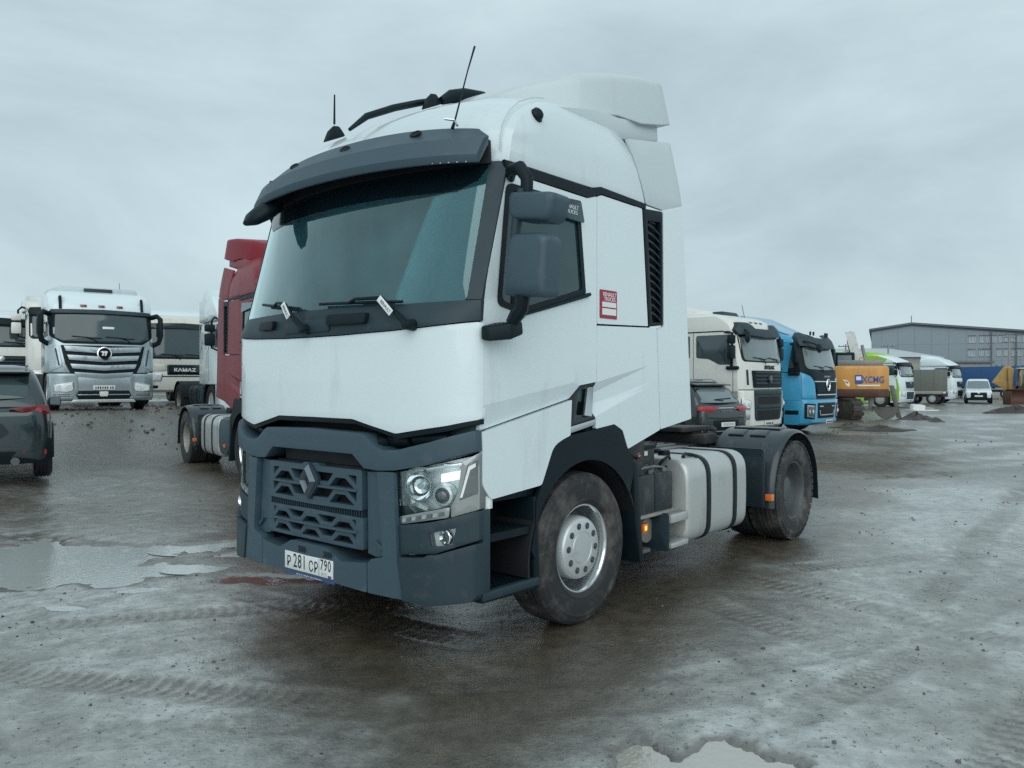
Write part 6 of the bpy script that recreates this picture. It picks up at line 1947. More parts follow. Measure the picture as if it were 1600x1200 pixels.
# ---- ivory truck with the black lettered grille bar
def ivory_truck():
    r = thing('tractor_truck', 'ivory tractor truck with white lettering on a black grille bar', 'truck', at_face(-0.416, 27.0), HD, 'trucks parked in rows')
    c = Cab(r, [(0.4, 1.36), (1.0, 1.42), (1.55, 1.40), (2.75, 1.18), (3.0, 1.05), (3.12, 0.85)], xr=-0.95, cx=0.06, cy=0.20)
    c.shell('cab_body', 'ivory_paint', [1.02, 1.5, 2.0, 2.75, 2.95, 3.08], 0.94)
    MB().loft([[(0.70, -0.95, 3.02), (0.70, 0.95, 3.02), (-0.95, 1.2, 3.02), (-0.95, -1.2, 3.02)], [(0.5, -0.85, 3.18), (0.5, 0.85, 3.18), (-0.95, 1.16, 3.40), (-0.95, -1.16, 3.40)], [(0.2, -0.6, 3.25), (0.2, 0.6, 3.25), (-0.95, 1.05, 3.47), (-0.95, -1.05, 3.47)]]).build('roof_fairing', 'white_paint', r, bevel=0.05)
    c.bumper('ivory_paint', 0.43, 1.12, off=0.04)
    c.fp('windscreen', sym([(0, 1.62), (1.08, 1.62), (1.06, 2.70), (0, 2.74)]), 'far_glass', 0.012, r=0.08)
    c.fp('windscreen_surround', sym([(0, 1.56), (1.14, 1.56), (1.14, 2.76), (0, 2.80)]), 'black_plastic', 0.004, r=0.1)
    c.fp('sun_visor', sym([(0, 2.80), (1.10, 2.76), (1.10, 2.58), (0, 2.60)]), 'gloss_black', 0.05, 0.05)
    c.fp('grille_bar', sym([(0, 1.36), (0.56, 1.36), (0.56, 1.02), (0, 1.02)]), 'gloss_black', 0.05, r=0.03)
    c.text('КАМАZ', 0.15, 0.0, 1.18, 'print_white', 0.055, 1.25, 0.006, space=1.1)
    c.fp('bumper_seam', sym([(0, 0.98), (1.23, 0.98), (1.23, 0.95), (0, 0.95)]), 'black_plastic', 0.044)
    c.lamp([(0.70, 1.06), (1.16, 1.06), (1.16, 0.80), (0.74, 0.80)], off=0.05)
    for sg in (1, -1):
        f_ = (lambda q: q) if sg > 0 else mir
        c.fp('fog_lamp', f_(rect(0.84, 0.56, 1.04, 0.66)), 'black_plastic', 0.046)
        c.fp('cheek', f_([(0.62, 1.36), (1.22, 1.42), (1.22, 1.12), (0.62, 1.16)]), 'ivory_paint', 0.02, 0.02, bevel=0.015)
    c.sp('side_window', [(0.95, 1.75), (0.86, 2.60), (0.05, 2.60), (0.05, 1.75)], 'far_glass', 0.008, r=0.05)
    c.mirrors('black_plastic', 2.1, 2.6, x=1.05)
    c.wipers(1.62)
    c.plate(0.55, 0.0, 0.06)
    c.running_gear()
    return r


def plain_truck(loc, label, paint, roof, hi=3.5, name='tractor_truck', glass_='far_glass', visor='black_plastic', grille='black_plastic', mirror='black_plastic', trim=None, roof_front=None, tanks=None, lower=None, sleeper=-1.05, lamp_text=False, hd=None):
    r = thing(name, label, 'truck', loc, HD if hd is None else hd, 'trucks parked in rows')
    c = Cab(r, [(0.3, 1.36), (1.0, 1.42), (1.9, 1.38), (2.72, 1.18), (2.95, 1.06), (hi - 0.2, 0.60), (hi, 0.2)], xr=sleeper, cx=0.07, cy=0.20)
    c.shell('cab_body', paint, [1.02, 1.45, 1.9, 2.35, 2.78])
    c2 = Cab(r, c.prof, xr=sleeper, cx=0.07, cy=0.20)
    c2.shell('roof', roof, [2.78, 2.95, 3.1, hi - 0.16, hi - 0.04], 0.9)
    MB().loft([[(0.2, -0.9, hi - 0.10), (0.2, 0.9, hi - 0.10), (sleeper, 1.18, hi - 0.10), (sleeper, -1.18, hi - 0.10)], [(0.0, -0.8, hi + 0.05), (0.0, 0.8, hi + 0.05), (sleeper, 1.12, hi + 0.22), (sleeper, -1.12, hi + 0.22)]]).build('roof_fairing', roof_front or roof, r, bevel=0.05)
    c.bumper(lower or paint, 0.30, 1.02, off=0.035)
    c.fp('windscreen', sym([(0, 1.96), (1.05, 1.97), (1.10, 2.04), (1.08, 2.62), (0, 2.66)]), glass_, 0.012, r=0.07)
    c.fp('windscreen_surround', sym([(0, 1.90), (1.12, 1.91), (1.18, 2.0), (1.17, 2.72), (0, 2.74)]), 'black_plastic', 0.004, r=0.08)
    c.fp('sun_visor', sym([(0, 2.86), (1.15, 2.82), (1.20, 2.70), (1.17, 2.60), (0, 2.64)]), visor, 0.12, 0.10, bevel=0.02)
    g = c.fp('upper_grille', sym([(0, 1.62), (0.74, 1.62), (0.66, 1.22), (0, 1.22)]), grille, 0.04, r=0.03)
    for z in (1.54, 1.43, 1.32):
        MB().panel(sym([(0, z + 0.03), (0.66, z + 0.03), (0.64, z - 0.02), (0, z - 0.02)]), c.F(0.06), 0.04, 0.3).build('slat', 'dark_plastic', g, bevel=0.01)
    c.fp('emblem', [(0.09 * math.cos(k * math.pi / 6), 1.52 + 0.09 * math.sin(k * math.pi / 6)) for k in range(12)], 'chrome_dull', 0.07, 0.03)
    g = c.fp('lower_grille', sym([(0, 0.98), (0.70, 0.98), (0.60, 0.52), (0, 0.52)]), grille, 0.045, r=0.03)
    for z in (0.86, 0.72, 0.60):
        MB().panel(sym([(0, z + 0.03), (0.60, z + 0.03), (0.58, z - 0.02), (0, z - 0.02)]), c.F(0.062), 0.04, 0.3).build('slat', 'dark_plastic', g, bevel=0.01)
    c.lamp([(0.80, 0.92), (1.18, 1.0), (1.19, 0.72), (0.84, 0.68)], off=0.05)
    c.sp('side_window', [(0.96, 2.02), (0.86, 2.66), (0.02, 2.66), (0.02, 2.10), (0.5, 2.02)], 'far_glass', 0.008, r=0.05)
    c.sp('door_seam', [(-0.05, 1.1), (-0.035, 1.1), (-0.035, 2.75), (-0.05, 2.75)], 'black_plastic', 0.004, 0.01)
    c.mirrors(mirror, 2.05, 2.62, x=1.05)
    c.wipers(1.98)
    c.plate(0.42, 0.0, 0.06)
    if trim:
        c.sp('side_trim', [(0.62, 0.42), (1.15, 0.42), (1.15, 1.30), (1.02, 1.85), (0.95, 1.85), (1.02, 1.20), (0.62, 1.05)], trim, 0.012)
    c.running_gear(tanks=tanks)
    return r


silver_truck()
cream_truck()
blue_truck()
ivory_truck()
t1 = plain_truck(at_face(-0.556, 26.2), 'white tractor truck with white mirrors and dark visor, left of the silver truck', 'cream_paint', 'cream_paint', 3.12, mirror='cream_paint', grille='dark_plastic')
t1.scale = (1.08, 1.08, 1.14)
MB().box2((0.55, -0.62, 2.93), (0.66, -0.30, 3.10)).build('roof_lamp', 'lamp_white', t1, bevel=0.03)
MB().cyl((0.60, -0.55, 3.0), (0.70, -0.55, 3.0), 0.06, n=14).build('roof_lamp', 'gloss_black', t1)
plain_truck(at_face(-0.648, 25.4), 'white truck cut off by the left edge of the picture', 'cream_paint', 'white_paint', 3.05)
# white truck seen from its back right, standing before the ivory one
wt = plain_truck((-7.4, 22.6, terrain(-8.6, 24.0)), 'white tractor truck with sketchy line drawing on its side, behind the red truck', 'white_paint', 'white_paint', 3.55, tanks='dark_plastic', sleeper=-1.05)
m_ = MB()
rg = random.Random(12)
for k in range(11):
    x0, z0 = rg.uniform(-0.9, 0.1), rg.uniform(1.3, 2.6)
    a = rg.uniform(0, 6.28)
    pth = []
    for s_ in range(9):
        a += rg.uniform(-0.9, 0.9)
        x0, z0 = min(0.3, max(-0.98, x0 + 0.10 * math.cos(a))), min(2.72, max(1.1, z0 + 0.10 * math.sin(a)))
        pth.append((x0, -1.252, z0))
    m_.tube(pth, 0.008, 4)
m_.build('side_drawing', 'print_grey', wt)

# red truck: the same maker's cab as the white one, in wine red, seen from the back right
RT = copy_tree(TR)
RT.name = 'tractor_truck'
RT.location = (-3.35, 13.41, 0.0)
RT.rotation_euler = (0, 0, HD)
RT.scale = (1, 1, 1.02)
RT['label'] = 'wine red tractor truck with faded lettering on its roof, behind the white truck'
RT['group'] = 'trucks parked in rows'
SWAP = {'roof_paint': 'red_paint', 'white_paint': 'red_paint', 'white_composite': 'red_paint'}


def descend(o):
    for ch in list(o.children):
        yield from descend(ch)
        yield ch


drop = ('sticker', 'number_plate', 'deflector_lettering', 'deflector_emblem', 'aerial', 'aerial_base', 'aerial_bracket', 'battery_box', 'battery_lead', 'filter_housing', 'silencer_end', 'silencer_bracket', 'side_marker', 'step_bracket', 'dash_stand', 'horn_cover')
kill = []
for o in list(descend(RT)):
    st = o.name.split('.')[0]
    q = o
    while q is not None and q is not RT:
        if q.name.split('.')[0] in drop and q.parent is RT:
            kill.append(o)
            break
        q = q.parent
for o in kill:
    bpy.data.objects.remove(o)
for o in list(descend(RT)):
    if o.type == 'MESH' and o.material_slots:
        nm = o.material_slots[0].material.name
        st = o.name.split('.')[0]
        new = SWAP.get(nm)
        if st == 'rim' and nm == 'rim_dark':
            new = 'alloy_dull'
        if new:
            o.material_slots[0].link = 'OBJECT'
            o.material_slots[0].material = MAT[new]
t_ = text_mesh('PRIMUM', 0.30, extrude=0.001, bold=0.004, xscale=0.95)
t_.transform(frame((-0.02, -1.205, 3.20), (1, 0, 0), (0, -1, 0.22)))
t_.materials.append(MAT['red_faded_print'])
link('lettering', t_, RT)
MB().panel(rounded([(-0.74, 0.38), (-1.36, 0.38), (-1.36, 0.98), (-0.74, 0.98)], 0.25, 6), lambda x, z, dd: (x, -1.235 + dd, z), 0.30).build('side_skirt', 'grey_plastic', RT, bevel=0.02)
MB().box2((-0.98, -1.262, 0.50), (-0.92, -1.236, 0.56)).build('side_marker', 'amber_lens', RT, bevel=0.005)

# far right row
gw = plain_truck(at_face(0.5055, 50.0, hd=HD2), 'white tractor truck with lime green roof side, right of the excavator', 'white_paint', 'white_paint', 3.35, trim='lime_paint', roof_front='lime_paint', glass_='far_glass_pale', grille='dark_plastic', hd=HD2)
for sg in (1, -1):
    MB().panel(rounded([(-1.05, 2.80), (0.20, 2.80), (0.45, 3.05), (-0.2, 3.28), (-1.05, 3.30)], 0.08, 3), lambda x, z, dd: (x, sg * (1.262 - dd), z), 0.02).build('roof_side', 'lime_paint', gw)
    MB().panel([(-1.04, 1.05), (-0.30, 1.05), (-0.10, 1.8), (-0.45, 2.8), (-1.04, 2.8)], lambda x, z, dd: (x, sg * (1.262 - dd), z), 0.02).build('side_stripe', 'lime_paint', gw)
plain_truck(at_face(0.452, 46.5, hd=HD2), 'lime green truck mostly hidden behind the excavator', 'lime_paint', 'lime_paint', 3.35, glass_='far_glass_pale', hd=HD2)
plain_truck(at_face(0.5690, 60.0, hd=HD2), 'white tractor truck standing behind the grey canvas trailer', 'white_paint', 'white_paint', 3.45, glass_='far_glass_pale', hd=HD2)


# ------------------------------------------------------------------ sport utility cars seen from behind
def suv(loc, rz, label, paint, style):
    r = thing('parked_car', label, 'car', loc, rz, 'parked cars')
    def sec(x, zl, zb, hw):
        return [(x, a, b_) for a, b_ in rounded([(-hw * 0.93, zl), (hw * 0.93, zl), (hw, (zl + zb) / 2), (hw * 0.95, zb), (-hw * 0.95, zb), (-hw, (zl + zb) / 2)], [0.1, 0.1, 0.2, 0.09, 0.09, 0.2], 4)]
    body = MB().loft([sec(-2.30, 0.50, 0.96, 0.70), sec(-2.27, 0.38, 1.02, 0.82), sec(-2.18, 0.30, 1.07, 0.885), sec(-1.9, 0.26, 1.09, 0.92), sec(-1.0, 0.24, 1.06, 0.925), sec(0.3, 0.24, 1.02, 0.92), sec(1.2, 0.24, 0.99, 0.91), sec(1.9, 0.28, 0.90, 0.87), sec(2.2, 0.36, 0.80, 0.76), sec(2.28, 0.46, 0.72, 0.6)])
    body.build('body', paint, r, smooth=50)
    def plan(x0, x1, hw, z, rr_=0.16):
        return [(a, b_, z) for a, b_ in rounded([(x0, -hw), (x1, -hw * 0.93), (x1, hw * 0.93), (x0, hw)], rr_, 5)]
    MB().loft([plan(-2.16, 1.05, 0.875, 1.0), plan(-2.05, 0.72, 0.83, 1.20), plan(-1.86, 0.30, 0.75, 1.44), plan(-1.66, -0.02, 0.69, 1.58), plan(-1.50, -0.25, 0.62, 1.645), plan(-1.2, -0.6, 0.45, 1.67)]).build('cabin', paint, r, smooth=50)
    bx = lambda z: -2.055 + (z - 1.20) * (0.19 / 0.24) if z < 1.44 else -1.865 + (z - 1.44) * (0.20 / 0.14)
    bk = lambda off: (lambda y, z, dd: (bx(z) - off + dd + 0.10 * abs(y) ** 3, y, z))
    MB().panel(rounded(sym([(0, 1.11), (0.70, 1.12), (0.60, 1.50), (0, 1.51)]) if style else sym([(0, 1.17), (0.70, 1.20), (0.60, 1.52), (0, 1.53)]), 0.05, 3), bk(0.018), 0.03, 0.1).build('rear_window', 'far_glass_pale' if style == 1 else 'far_glass', r, bevel=0.004)
    MB().loft([[(-1.70, y, 1.60), (-1.95, y, 1.56), (-1.93, y, 1.535), (-1.62, y, 1.56)] for y in (-0.64, -0.3, 0.3, 0.64)]).build('roof_spoiler', 'gloss_black' if style == 0 else paint, r, bevel=0.01)
    for sg in (1, -1):
        MB().panel(rounded([(-1.75, 1.10), (0.75, 1.06), (0.10, 1.50), (-1.25, 1.52), (-1.65, 1.32)], 0.05, 3), lambda x, z, dd: (x, sg * (0.905 - 0.29 * (z - 1.0) / 0.5 - dd + 0.012), z), 0.03, 0.2).build('side_window', 'far_glass', r)
        MB().tube([(-1.45, sg * 0.60, 1.655), (-1.30, sg * 0.60, 1.70), (-0.5, sg * 0.60, 1.70), (-0.3, sg * 0.60, 1.655)], 0.018, 6).build('roof_rail', 'chrome_dull', r)
        m_ = MB().box2((0.48, sg * 0.90, 1.02), (0.62, sg * 1.10, 1.17)).build('door_mirror', 'gloss_black', r, bevel=0.04)
        MB().box2((0.475, sg * 0.93, 1.035), (0.482, sg * 1.08, 1.155)).build('mirror_glass', 'far_glass_pale', m_)
        for x in (1.36, -1.36):
            w = bpy.data.objects.new('wheel', None)
            COL.objects.link(w)
            w.parent = r
            w.location = (x, sg * 0.80, 0.355)
            if sg < 0:
                w.rotation_euler = (0, 0, math.pi)
            link('tyre', CT, w)
            link('rim', CR, w)
            rings = []
            for a in range(-5, 186, 10):
                c_, s_ = math.cos(R(a)), math.sin(R(a))
                rings.append([(x + q * c_, sg * y, 0.36 + q * s_) for q, y in ((0.46, 0.80), (0.46, 0.935), (0.39, 0.94), (0.39, 0.80))])
            MB().loft(rings).build('arch_cladding', 'black_plastic', r)
    RB = lambda off: (lambda y, z, dd: (-2.30 + (0.0 if z > 0.5 else (0.5 - z) * 0.3) + 0.05 * max(0, z - 0.9) + 0.12 * (abs(y) / 0.9) ** 4 - off + dd, y, z))
    MB().panel(sym([(0, 0.28), (0.86, 0.28), (0.90, 0.62), (0.80, 0.66), (0.62, 0.46), (0, 0.46)]), RB(0.012), 0.05, 0.1).build('rear_cladding', 'black_plastic', r, bevel=0.01)
    if style == 0:      # the dark green one at the left edge
        for sg in (1, -1):
            f_ = (lambda q: q) if sg > 0 else mir
            tl = MB().panel(rounded(f_([(0.38, 1.055), (0.86, 1.10), (0.885, 0.97), (0.70, 0.945)]), 0.02, 2), RB(0.012), 0.06, 0.08).build('tail_light', 'red_lens_dark', r, bevel=0.008)
            c_ = Vector(RB(0.016)(sg * 0.74, 1.02, 0))
            MB().cyl(c_, c_ + Vector((-0.012, 0, 0)), 0.045, 0.04, 16).build('lamp_ring', 'red_lens', tl)
            MB().panel(rounded(f_(rect(0.56, 0.40, 0.84, 0.47)), 0.01), RB(0.022), 0.02, 0.1).build('reflector', 'red_lens', r, bevel=0.004)
            MB().cyl(RB(-0.05)(sg * 0.46, 0.32, 0), RB(0.04)(sg * 0.46, 0.32, 0), 0.055, n=18).build('tailpipe', 'rim_dark', r)
        MB().panel(rounded(sym([(0, 0.86), (0.30, 0.86), (0.40, 0.72), (0.30, 0.64), (0, 0.64)]), 0.03, 2), RB(0.008), 0.03, 0.1).build('plate_recess', 'gloss_black', r)
        MB().panel(rect(0.44, 0.735, 0.60, 0.760), RB(0.012), 0.01, 0.1).build('badge', 'chrome', r)
        MB().panel(rect(-0.26, 0.67, 0.26, 0.78), RB(0.014), 0.01, 0.1).build('number_plate', 'plate_white', r)
    else:
        for sg in (1, -1):
            f_ = (lambda q: q) if sg > 0 else mir
            tl = MB().panel(rounded(f_([(0.30, 1.00), (0.84, 1.035), (0.885, 0.93), (0.52, 0.90)]), 0.01, 2), RB(0.045), 0.10, 0.08).build('tail_light', 'red_lens', r, bevel=0.008)
            MB().panel(f_([(0.34, 0.975), (0.58, 0.985), (0.56, 0.965), (0.34, 0.955)]), RB(0.02), 0.02).build('lamp_strip', 'lamp_white', tl)
            MB().panel(rounded(f_(rect(0.66, 0.42, 0.80, 0.56)), 0.02), RB(0.02), 0.02, 0.1).build('reflector', 'red_lens_dark', r)
        MB().panel(sym([(0, 1.0), (0.36, 1.0), (0.36, 0.965), (0, 0.965)]), RB(0.018), 0.03, 0.1).build('light_bar', 'chrome_dull', r, bevel=0.004)
        t_ = text_mesh('HAVAL', 0.075, extrude=0.003, space=2.1)
        t_.transform(frame((-2.325, 0.0, 0.91), (0, -1, 0), (-1, 0, 0)))
        t_.materials.append(MAT['chrome_dull'])
        link('badge_lettering', t_, r)
        MB().panel(sym([(0, 0.78), (0.80, 0.80), (0.84, 0.74), (0, 0.70)]), RB(0.035), 0.05, 0.1).build('tailgate_ledge', paint, r, bevel=0.015)
        MB().panel(sym([(0, 0.68), (0.60, 0.68), (0.66, 0.46), (0, 0.46)]), RB(0.010), 0.03, 0.1).build('plate_recess', 'black_plastic', r, bevel=0.006)
        pp = MB().panel(rect(-0.33, 0.52, 0.19, 0.63), RB(0.018), 0.01, 0.1).build('number_plate', 'plate_white', r)
        m_ = MB()
        for k in range(7):
            c_ = RB(0.020)(-0.27 + k * 0.06, 0.575, 0)
            m_.box(c_, (0.004, 0.03, 0.06))
        m_.build('plate_digits', 'print_grey', pp, kind='stuff')
        MB().panel(sym([(0, 0.42), (0.85, 0.42), (0.85, 0.395), (0, 0.395)]), RB(0.035), 0.03, 0.1).build('chrome_strip', 'chrome', r, bevel=0.004)
        wp = MB().tube([bk(0.04)(-0.10, 1.16, 0), bk(0.04)(0.2, 1.19, 0), bk(0.04)(-0.45, 1.22, 0)], 0.012, 5).build('rear_wiper', 'black_plastic', r)
        MB().loft([[(-0.72, 0.0 + y, 1.66), (-0.95, 0.0 + y, 1.66), (-0.95, y, 1.74)] for y in (-0.02, 0.02)]).build('aerial', 'black_plastic', r)
    return r


CT = tyre_mesh(0.355, 0.235, 0.235, 40, 3)
CT.materials.append(MAT['rubber_clean'])
m_ = MB().lathe([(0.238, 0.08), (0.246, 0.09), (0.236, 0.096), (0.225, 0.06), (0.215, 0.0), (0.0, 0.0)], 36)
for k in range(5):
    a = 2 * math.pi * k / 5
    M = Matrix.Rotation(a, 4, 'Y')
    q = MB().loft([[(0.03, 0.06, -0.035), (0.03, 0.06, 0.035), (0.03, 0.03, 0.03), (0.03, 0.03, -0.03)], [(0.22, 0.085, -0.03), (0.22, 0.085, 0.03), (0.22, 0.05, 0.025), (0.22, 0.05, -0.025)]])
    m_.add(q.v, q.f, M)
CR = m_.mesh('rim', smooth=30)
CR.materials.append(MAT['rim_silver'])
suv((-8.45, 12.58, terrain(-7.4, 12.0)), R(121.5), 'dark green car with red tail lamp, cut off by the left edge', 'dark_car_paint', 0)
pc = Vector((0.272 * 19.6, 19.6, 0)) - FWD * 2.3
suv((pc.x, pc.y, 0.0), HD + math.pi, 'graphite car seen from behind, beside the cab of the white truck', 'graphite_car_paint', 1)

# ------------------------------------------------------------------ excavator (seen from its counterweight)
EX = thing('excavator', 'orange crawler excavator with white boom, standing right of the bright blue truck', 'excavator', (15.6, 34.3, 0.0), 0.0)
EU = Vector((15.6, 34.3, 0)).normalized()              # away from the road side
mat('track_steel', (0.055, 0.05, 0.045), 0.6, metal=0.2, dirt=(0.13, 0.115, 0.10), dirt_amt=0.5, dirt_scale=3)


def rz(a, p):
    c, s = math.cos(a), math.sin(a)
    return Vector((p[0] * c - p[1] * s, p[0] * s + p[1] * c, p[2]))


AX = R(-24)           # turn of the upper body: its local +Y runs away from the viewer
BD = lambda x, y, z: tuple(rz(AX, (x, y, z)))
# counterweight: rounded in plan
rings = []
for z, k in ((1.08, 0.96), (1.14, 1.0), (2.22, 1.0), (2.32, 0.97), (2.36, 0.90)):
    q = rounded([(-1.25, -0.35), (-0.9, -0.62), (0.9, -0.62), (1.25, -0.35), (1.25, 0.55), (-1.25, 0.55)], [0.25, 0.3, 0.3, 0.25, 0.05, 0.05], 5)
    rings.append([BD(a * k, b_ * k, z) for a, b_ in q])
cwt = MB().loft(rings).build('counterweight', 'orange_paint', EX, bevel=0.02, smooth=45)
rings = []
for z, k in ((0.97, 0.95), (1.02, 1.012), (1.34, 1.014)):
    q = rounded([(-1.25, -0.35), (-0.9, -0.62), (0.9, -0.62), (1.25, -0.35), (1.25, 0.55), (-1.25, 0.55)], [0.25, 0.3, 0.3, 0.25, 0.05, 0.05], 5)
    rings.append([BD(a * k, b_ * k, z) for a, b_ in q])
MB().loft(rings).build('counterweight_foot', 'brown_steel', EX, bevel=0.02, smooth=45)
m_ = MB()
m_.loft([[BD(-1.25, 0.5, z), BD(1.25, 0.5, z), BD(1.25, 2.9, z), BD(-1.25, 2.9, z)] for z in (1.12, 2.30)])
m_.build('engine_house', 'orange_paint', EX, bevel=0.03)
m_ = MB()
m_.loft([[BD(-1.05, -0.25, z), BD(1.0, -0.25, z), BD(1.0, 1.6, z), BD(-1.05, 1.6, z)] for z in (2.33, 2.62)])
m_.build('engine_hood', 'steel_grey', EX, bevel=0.05)
m_ = MB()
m_.loft([[BD(-1.24, 1.4, z), BD(-0.30, 1.4, z), BD(-0.30, 2.9, z), BD(-1.24, 2.9 + 0.1 * (z < 2.5), z)] for z in (2.28, 2.95, 3.02)])
m_.build('cab', 'black_plastic', EX, bevel=0.06)
MB().loft([[BD(-1.10, 1.385, z), BD(-0.44, 1.385, z), BD(-0.44, 1.39, z), BD(-1.10, 1.39, z)] for z in (2.40, 2.88)]).build('cab_window', 'far_glass_pale', EX)
for x in (-0.05, 0.55):
    MB().tube([BD(x, -0.1, 2.60), BD(x, -0.1, 2.72), BD(x + 0.22, -0.1, 2.72), BD(x + 0.22, -0.1, 2.60)], 0.03, 6).build('handrail', 'orange_paint', EX)
# boom and stick
q = [(1.35, 1.9), (1.15, 2.6), (2.35, 3.95), (2.75, 4.02), (3.05, 3.75), (2.55, 3.3), (1.75, 2.2)]
boom = MB().panel(rounded([(1.7, 1.9), (1.6, 2.6), (2.0, 3.85), (2.22, 4.02), (2.55, 3.95), (2.62, 3.6), (2.45, 2.0)], 0.12, 4), lambda y, z, dd: BD(-0.30 + dd + 0.28 * (2.3 - z), y, z), 0.46, 0.3).build('boom', 'boom_white', EX, bevel=0.03)
MB().tube([BD(0.30, 1.6, 2.2), BD(0.05, 2.25, 3.35)], 0.08, 10).build('boom_ram', 'steel_grey', EX)
MB().tube([BD(-0.52, 2.2, 3.95), BD(-0.60, 2.6, 3.6), BD(-0.45, 2.8, 2.9)], 0.10, 8).build('stick', 'worn_steel', EX, bevel=0.0)
# lower stick and bucket resting on the ground to the right
MB().loft([[BD(1.28, 0.75, 1.5), BD(1.50, 0.75, 1.5), BD(1.50, 1.05, 1.5), BD(1.28, 1.05, 1.5)], [BD(1.62, 0.55, 0.05), BD(1.84, 0.55, 0.05), BD(1.84, 0.75, 0.05), BD(1.62, 0.75, 0.05)]]).build('blade_arm', 'worn_steel', EX, bevel=0.02)
MB().loft([[BD(0.30, 0.80, 1.3), BD(0.62, 0.80, 1.3), BD(0.62, 1.0, 1.3), BD(0.30, 1.0, 1.3)], [BD(0.36, 0.7, 0.35), BD(0.56, 0.7, 0.35), BD(0.56, 0.9, 0.35), BD(0.36, 0.9, 0.35)]]).build('blade_arm', 'boom_white', EX, bevel=0.02)
rings = []
for t in range(9):
    a = R(200 + 140 * t / 8)
    rings.append([BD(1.15 + 0.62 * math.cos(a), yy, 0.78 + 0.78 * math.sin(a) + off) for yy, off in ((0.35, 0.0), (1.25, 0.0), (1.25, 0.05), (0.35, 0.05))])
bkt = MB().loft(rings).build('bucket', 'worn_steel', EX, smooth=50)
for yy in (0.35, 1.25):
    MB().panel([(1.15 + 0.62 * math.cos(R(200 + 140 * t / 8)), 0.80 + 0.78 * math.sin(R(200 + 140 * t / 8))) for t in range(9)], lambda x, z, dd: BD(x, yy - dd, z), 0.04).build('bucket_side', 'worn_steel', bkt)
# lettering and decals on the counterweight
cwM = lambda x, z: frame(BD(x, -0.625, z), rz(AX, (1, 0, 0)), rz(AX, (0, -1, 0)))
t_ = text_mesh('XCMG', 0.40, extrude=0.004, bold=0.006, xscale=0.85)
t_.transform(cwM(0.55, 1.74))
t_.materials.append(MAT['print_blue'])
link('lettering', t_, cwt)
q = MB().box((0, 0, 0), (0.34, 0.40, 0.012))
MB().add(q.v, q.f, cwM(-0.10, 1.76)).build('badge', 'print_blue', cwt)
q = MB().box((0, 0.05, 0.008), (0.22, 0.16, 0.012))
MB().add(q.v, q.f, cwM(-0.10, 1.76)).build('badge_field', 'print_white', cwt)
q = MB().box((0, -0.10, 0.008), (0.10, 0.10, 0.012))
MB().add(q.v, q.f, cwM(-0.10, 1.76)).build('badge_field', 'print_red', cwt)
q = MB().box((0, 0, 0.0), (1.0, 0.06, 0.012))
MB().add(q.v, q.f, cwM(0.35, 1.50)).build('decal_line', 'print_white', cwt)
MB().add(*(lambda b_: (b_.v, b_.f))(MB().panel([(-0.17, 0.14), (0.05, 0.10), (0.16, -0.04), (0.15, -0.18), (0.0, -0.12), (-0.05, 0.02)], lambda x, y, dd: (x, y, 0.006 - dd), 0.012)), cwM(-0.66, 1.62)).build('decal', 'print_white', cwt)
MB().add(*(lambda b_: (b_.v, b_.f))(MB().panel([(-0.06, 0.09), (0.06, 0.04), (0.11, -0.06), (0.02, -0.02)], lambda x, y, dd: (x, y, 0.012 - dd), 0.012)), cwM(-0.66, 1.62)).build('decal', 'print_red', cwt)
# undercarriage: two tracks with shoes
TX = R(14)
TD = lambda x, y, z: tuple(rz(TX, (x, y, z)))
for k, xc in enumerate((-0.72, -2.45)):
    path = []
    Lh, rr_ = 1.35, 0.42
    for t in range(0, 181, 15):
        path.append((Lh + rr_ * math.sin(R(t)), 0.45 + rr_ * math.cos(R(t))))
    for t in range(180, 361, 15):
        path.append((-Lh + rr_ * math.sin(R(t)), 0.45 + rr_ * math.cos(R(t))))
    body = MB().loft([[TD(xc - 0.22, y + 1.0, z) for y, z in path], [TD(xc + 0.22, y + 1.0, z) for y, z in path]])
    tr_ = body.build('track', 'track_steel', EX, bevel=0.02)
    # shoes along the loop
    total, seg = 0, []
    for i in range(len(path)):
        a, b_ = path[i], path[(i + 1) % len(path)]
        seg.append((a, b_, math.hypot(b_[0] - a[0], b_[1] - a[1])))
        total += seg[-1][2]
    n_sh, pos = 34, 0.0
    for s_ in range(n_sh):
        dd = total * s_ / n_sh
        for a, b_, L_ in seg:
            if dd <= L_ or L_ == 0:
                break
            dd -= L_
        f_ = dd / L_ if L_ else 0
        y, z = a[0] + (b_[0] - a[0]) * f_, a[1] + (b_[1] - a[1]) * f_
        an = math.atan2(b_[1] - a[1], b_[0] - a[0])
        M = Matrix.Translation(Vector(TD(xc, y + 1.0, z))) @ Matrix.Rotation(TX, 4, 'Z') @ Matrix.Rotation(an, 4, 'X')
        q = MB().box((0, 0, 0.02), (0.60, total / n_sh * 0.8, 0.04)).box((0, 0, 0.05), (0.60, 0.03, 0.05))
        MB().add(q.v, q.f, M).build('track_shoe', 'track_steel', tr_)
MB().loft([[TD(-2.4, 0.5, z), TD(0.1, 0.5, z), TD(0.1, 1.5, z), TD(-2.4, 1.5, z)] for z in (0.5, 1.0)]).build('undercarriage', 'track_steel', EX, bevel=0.04)

EX.scale = (0.88, 0.88, 0.98)
EX.location = (15.2, 34.3, 0.0)

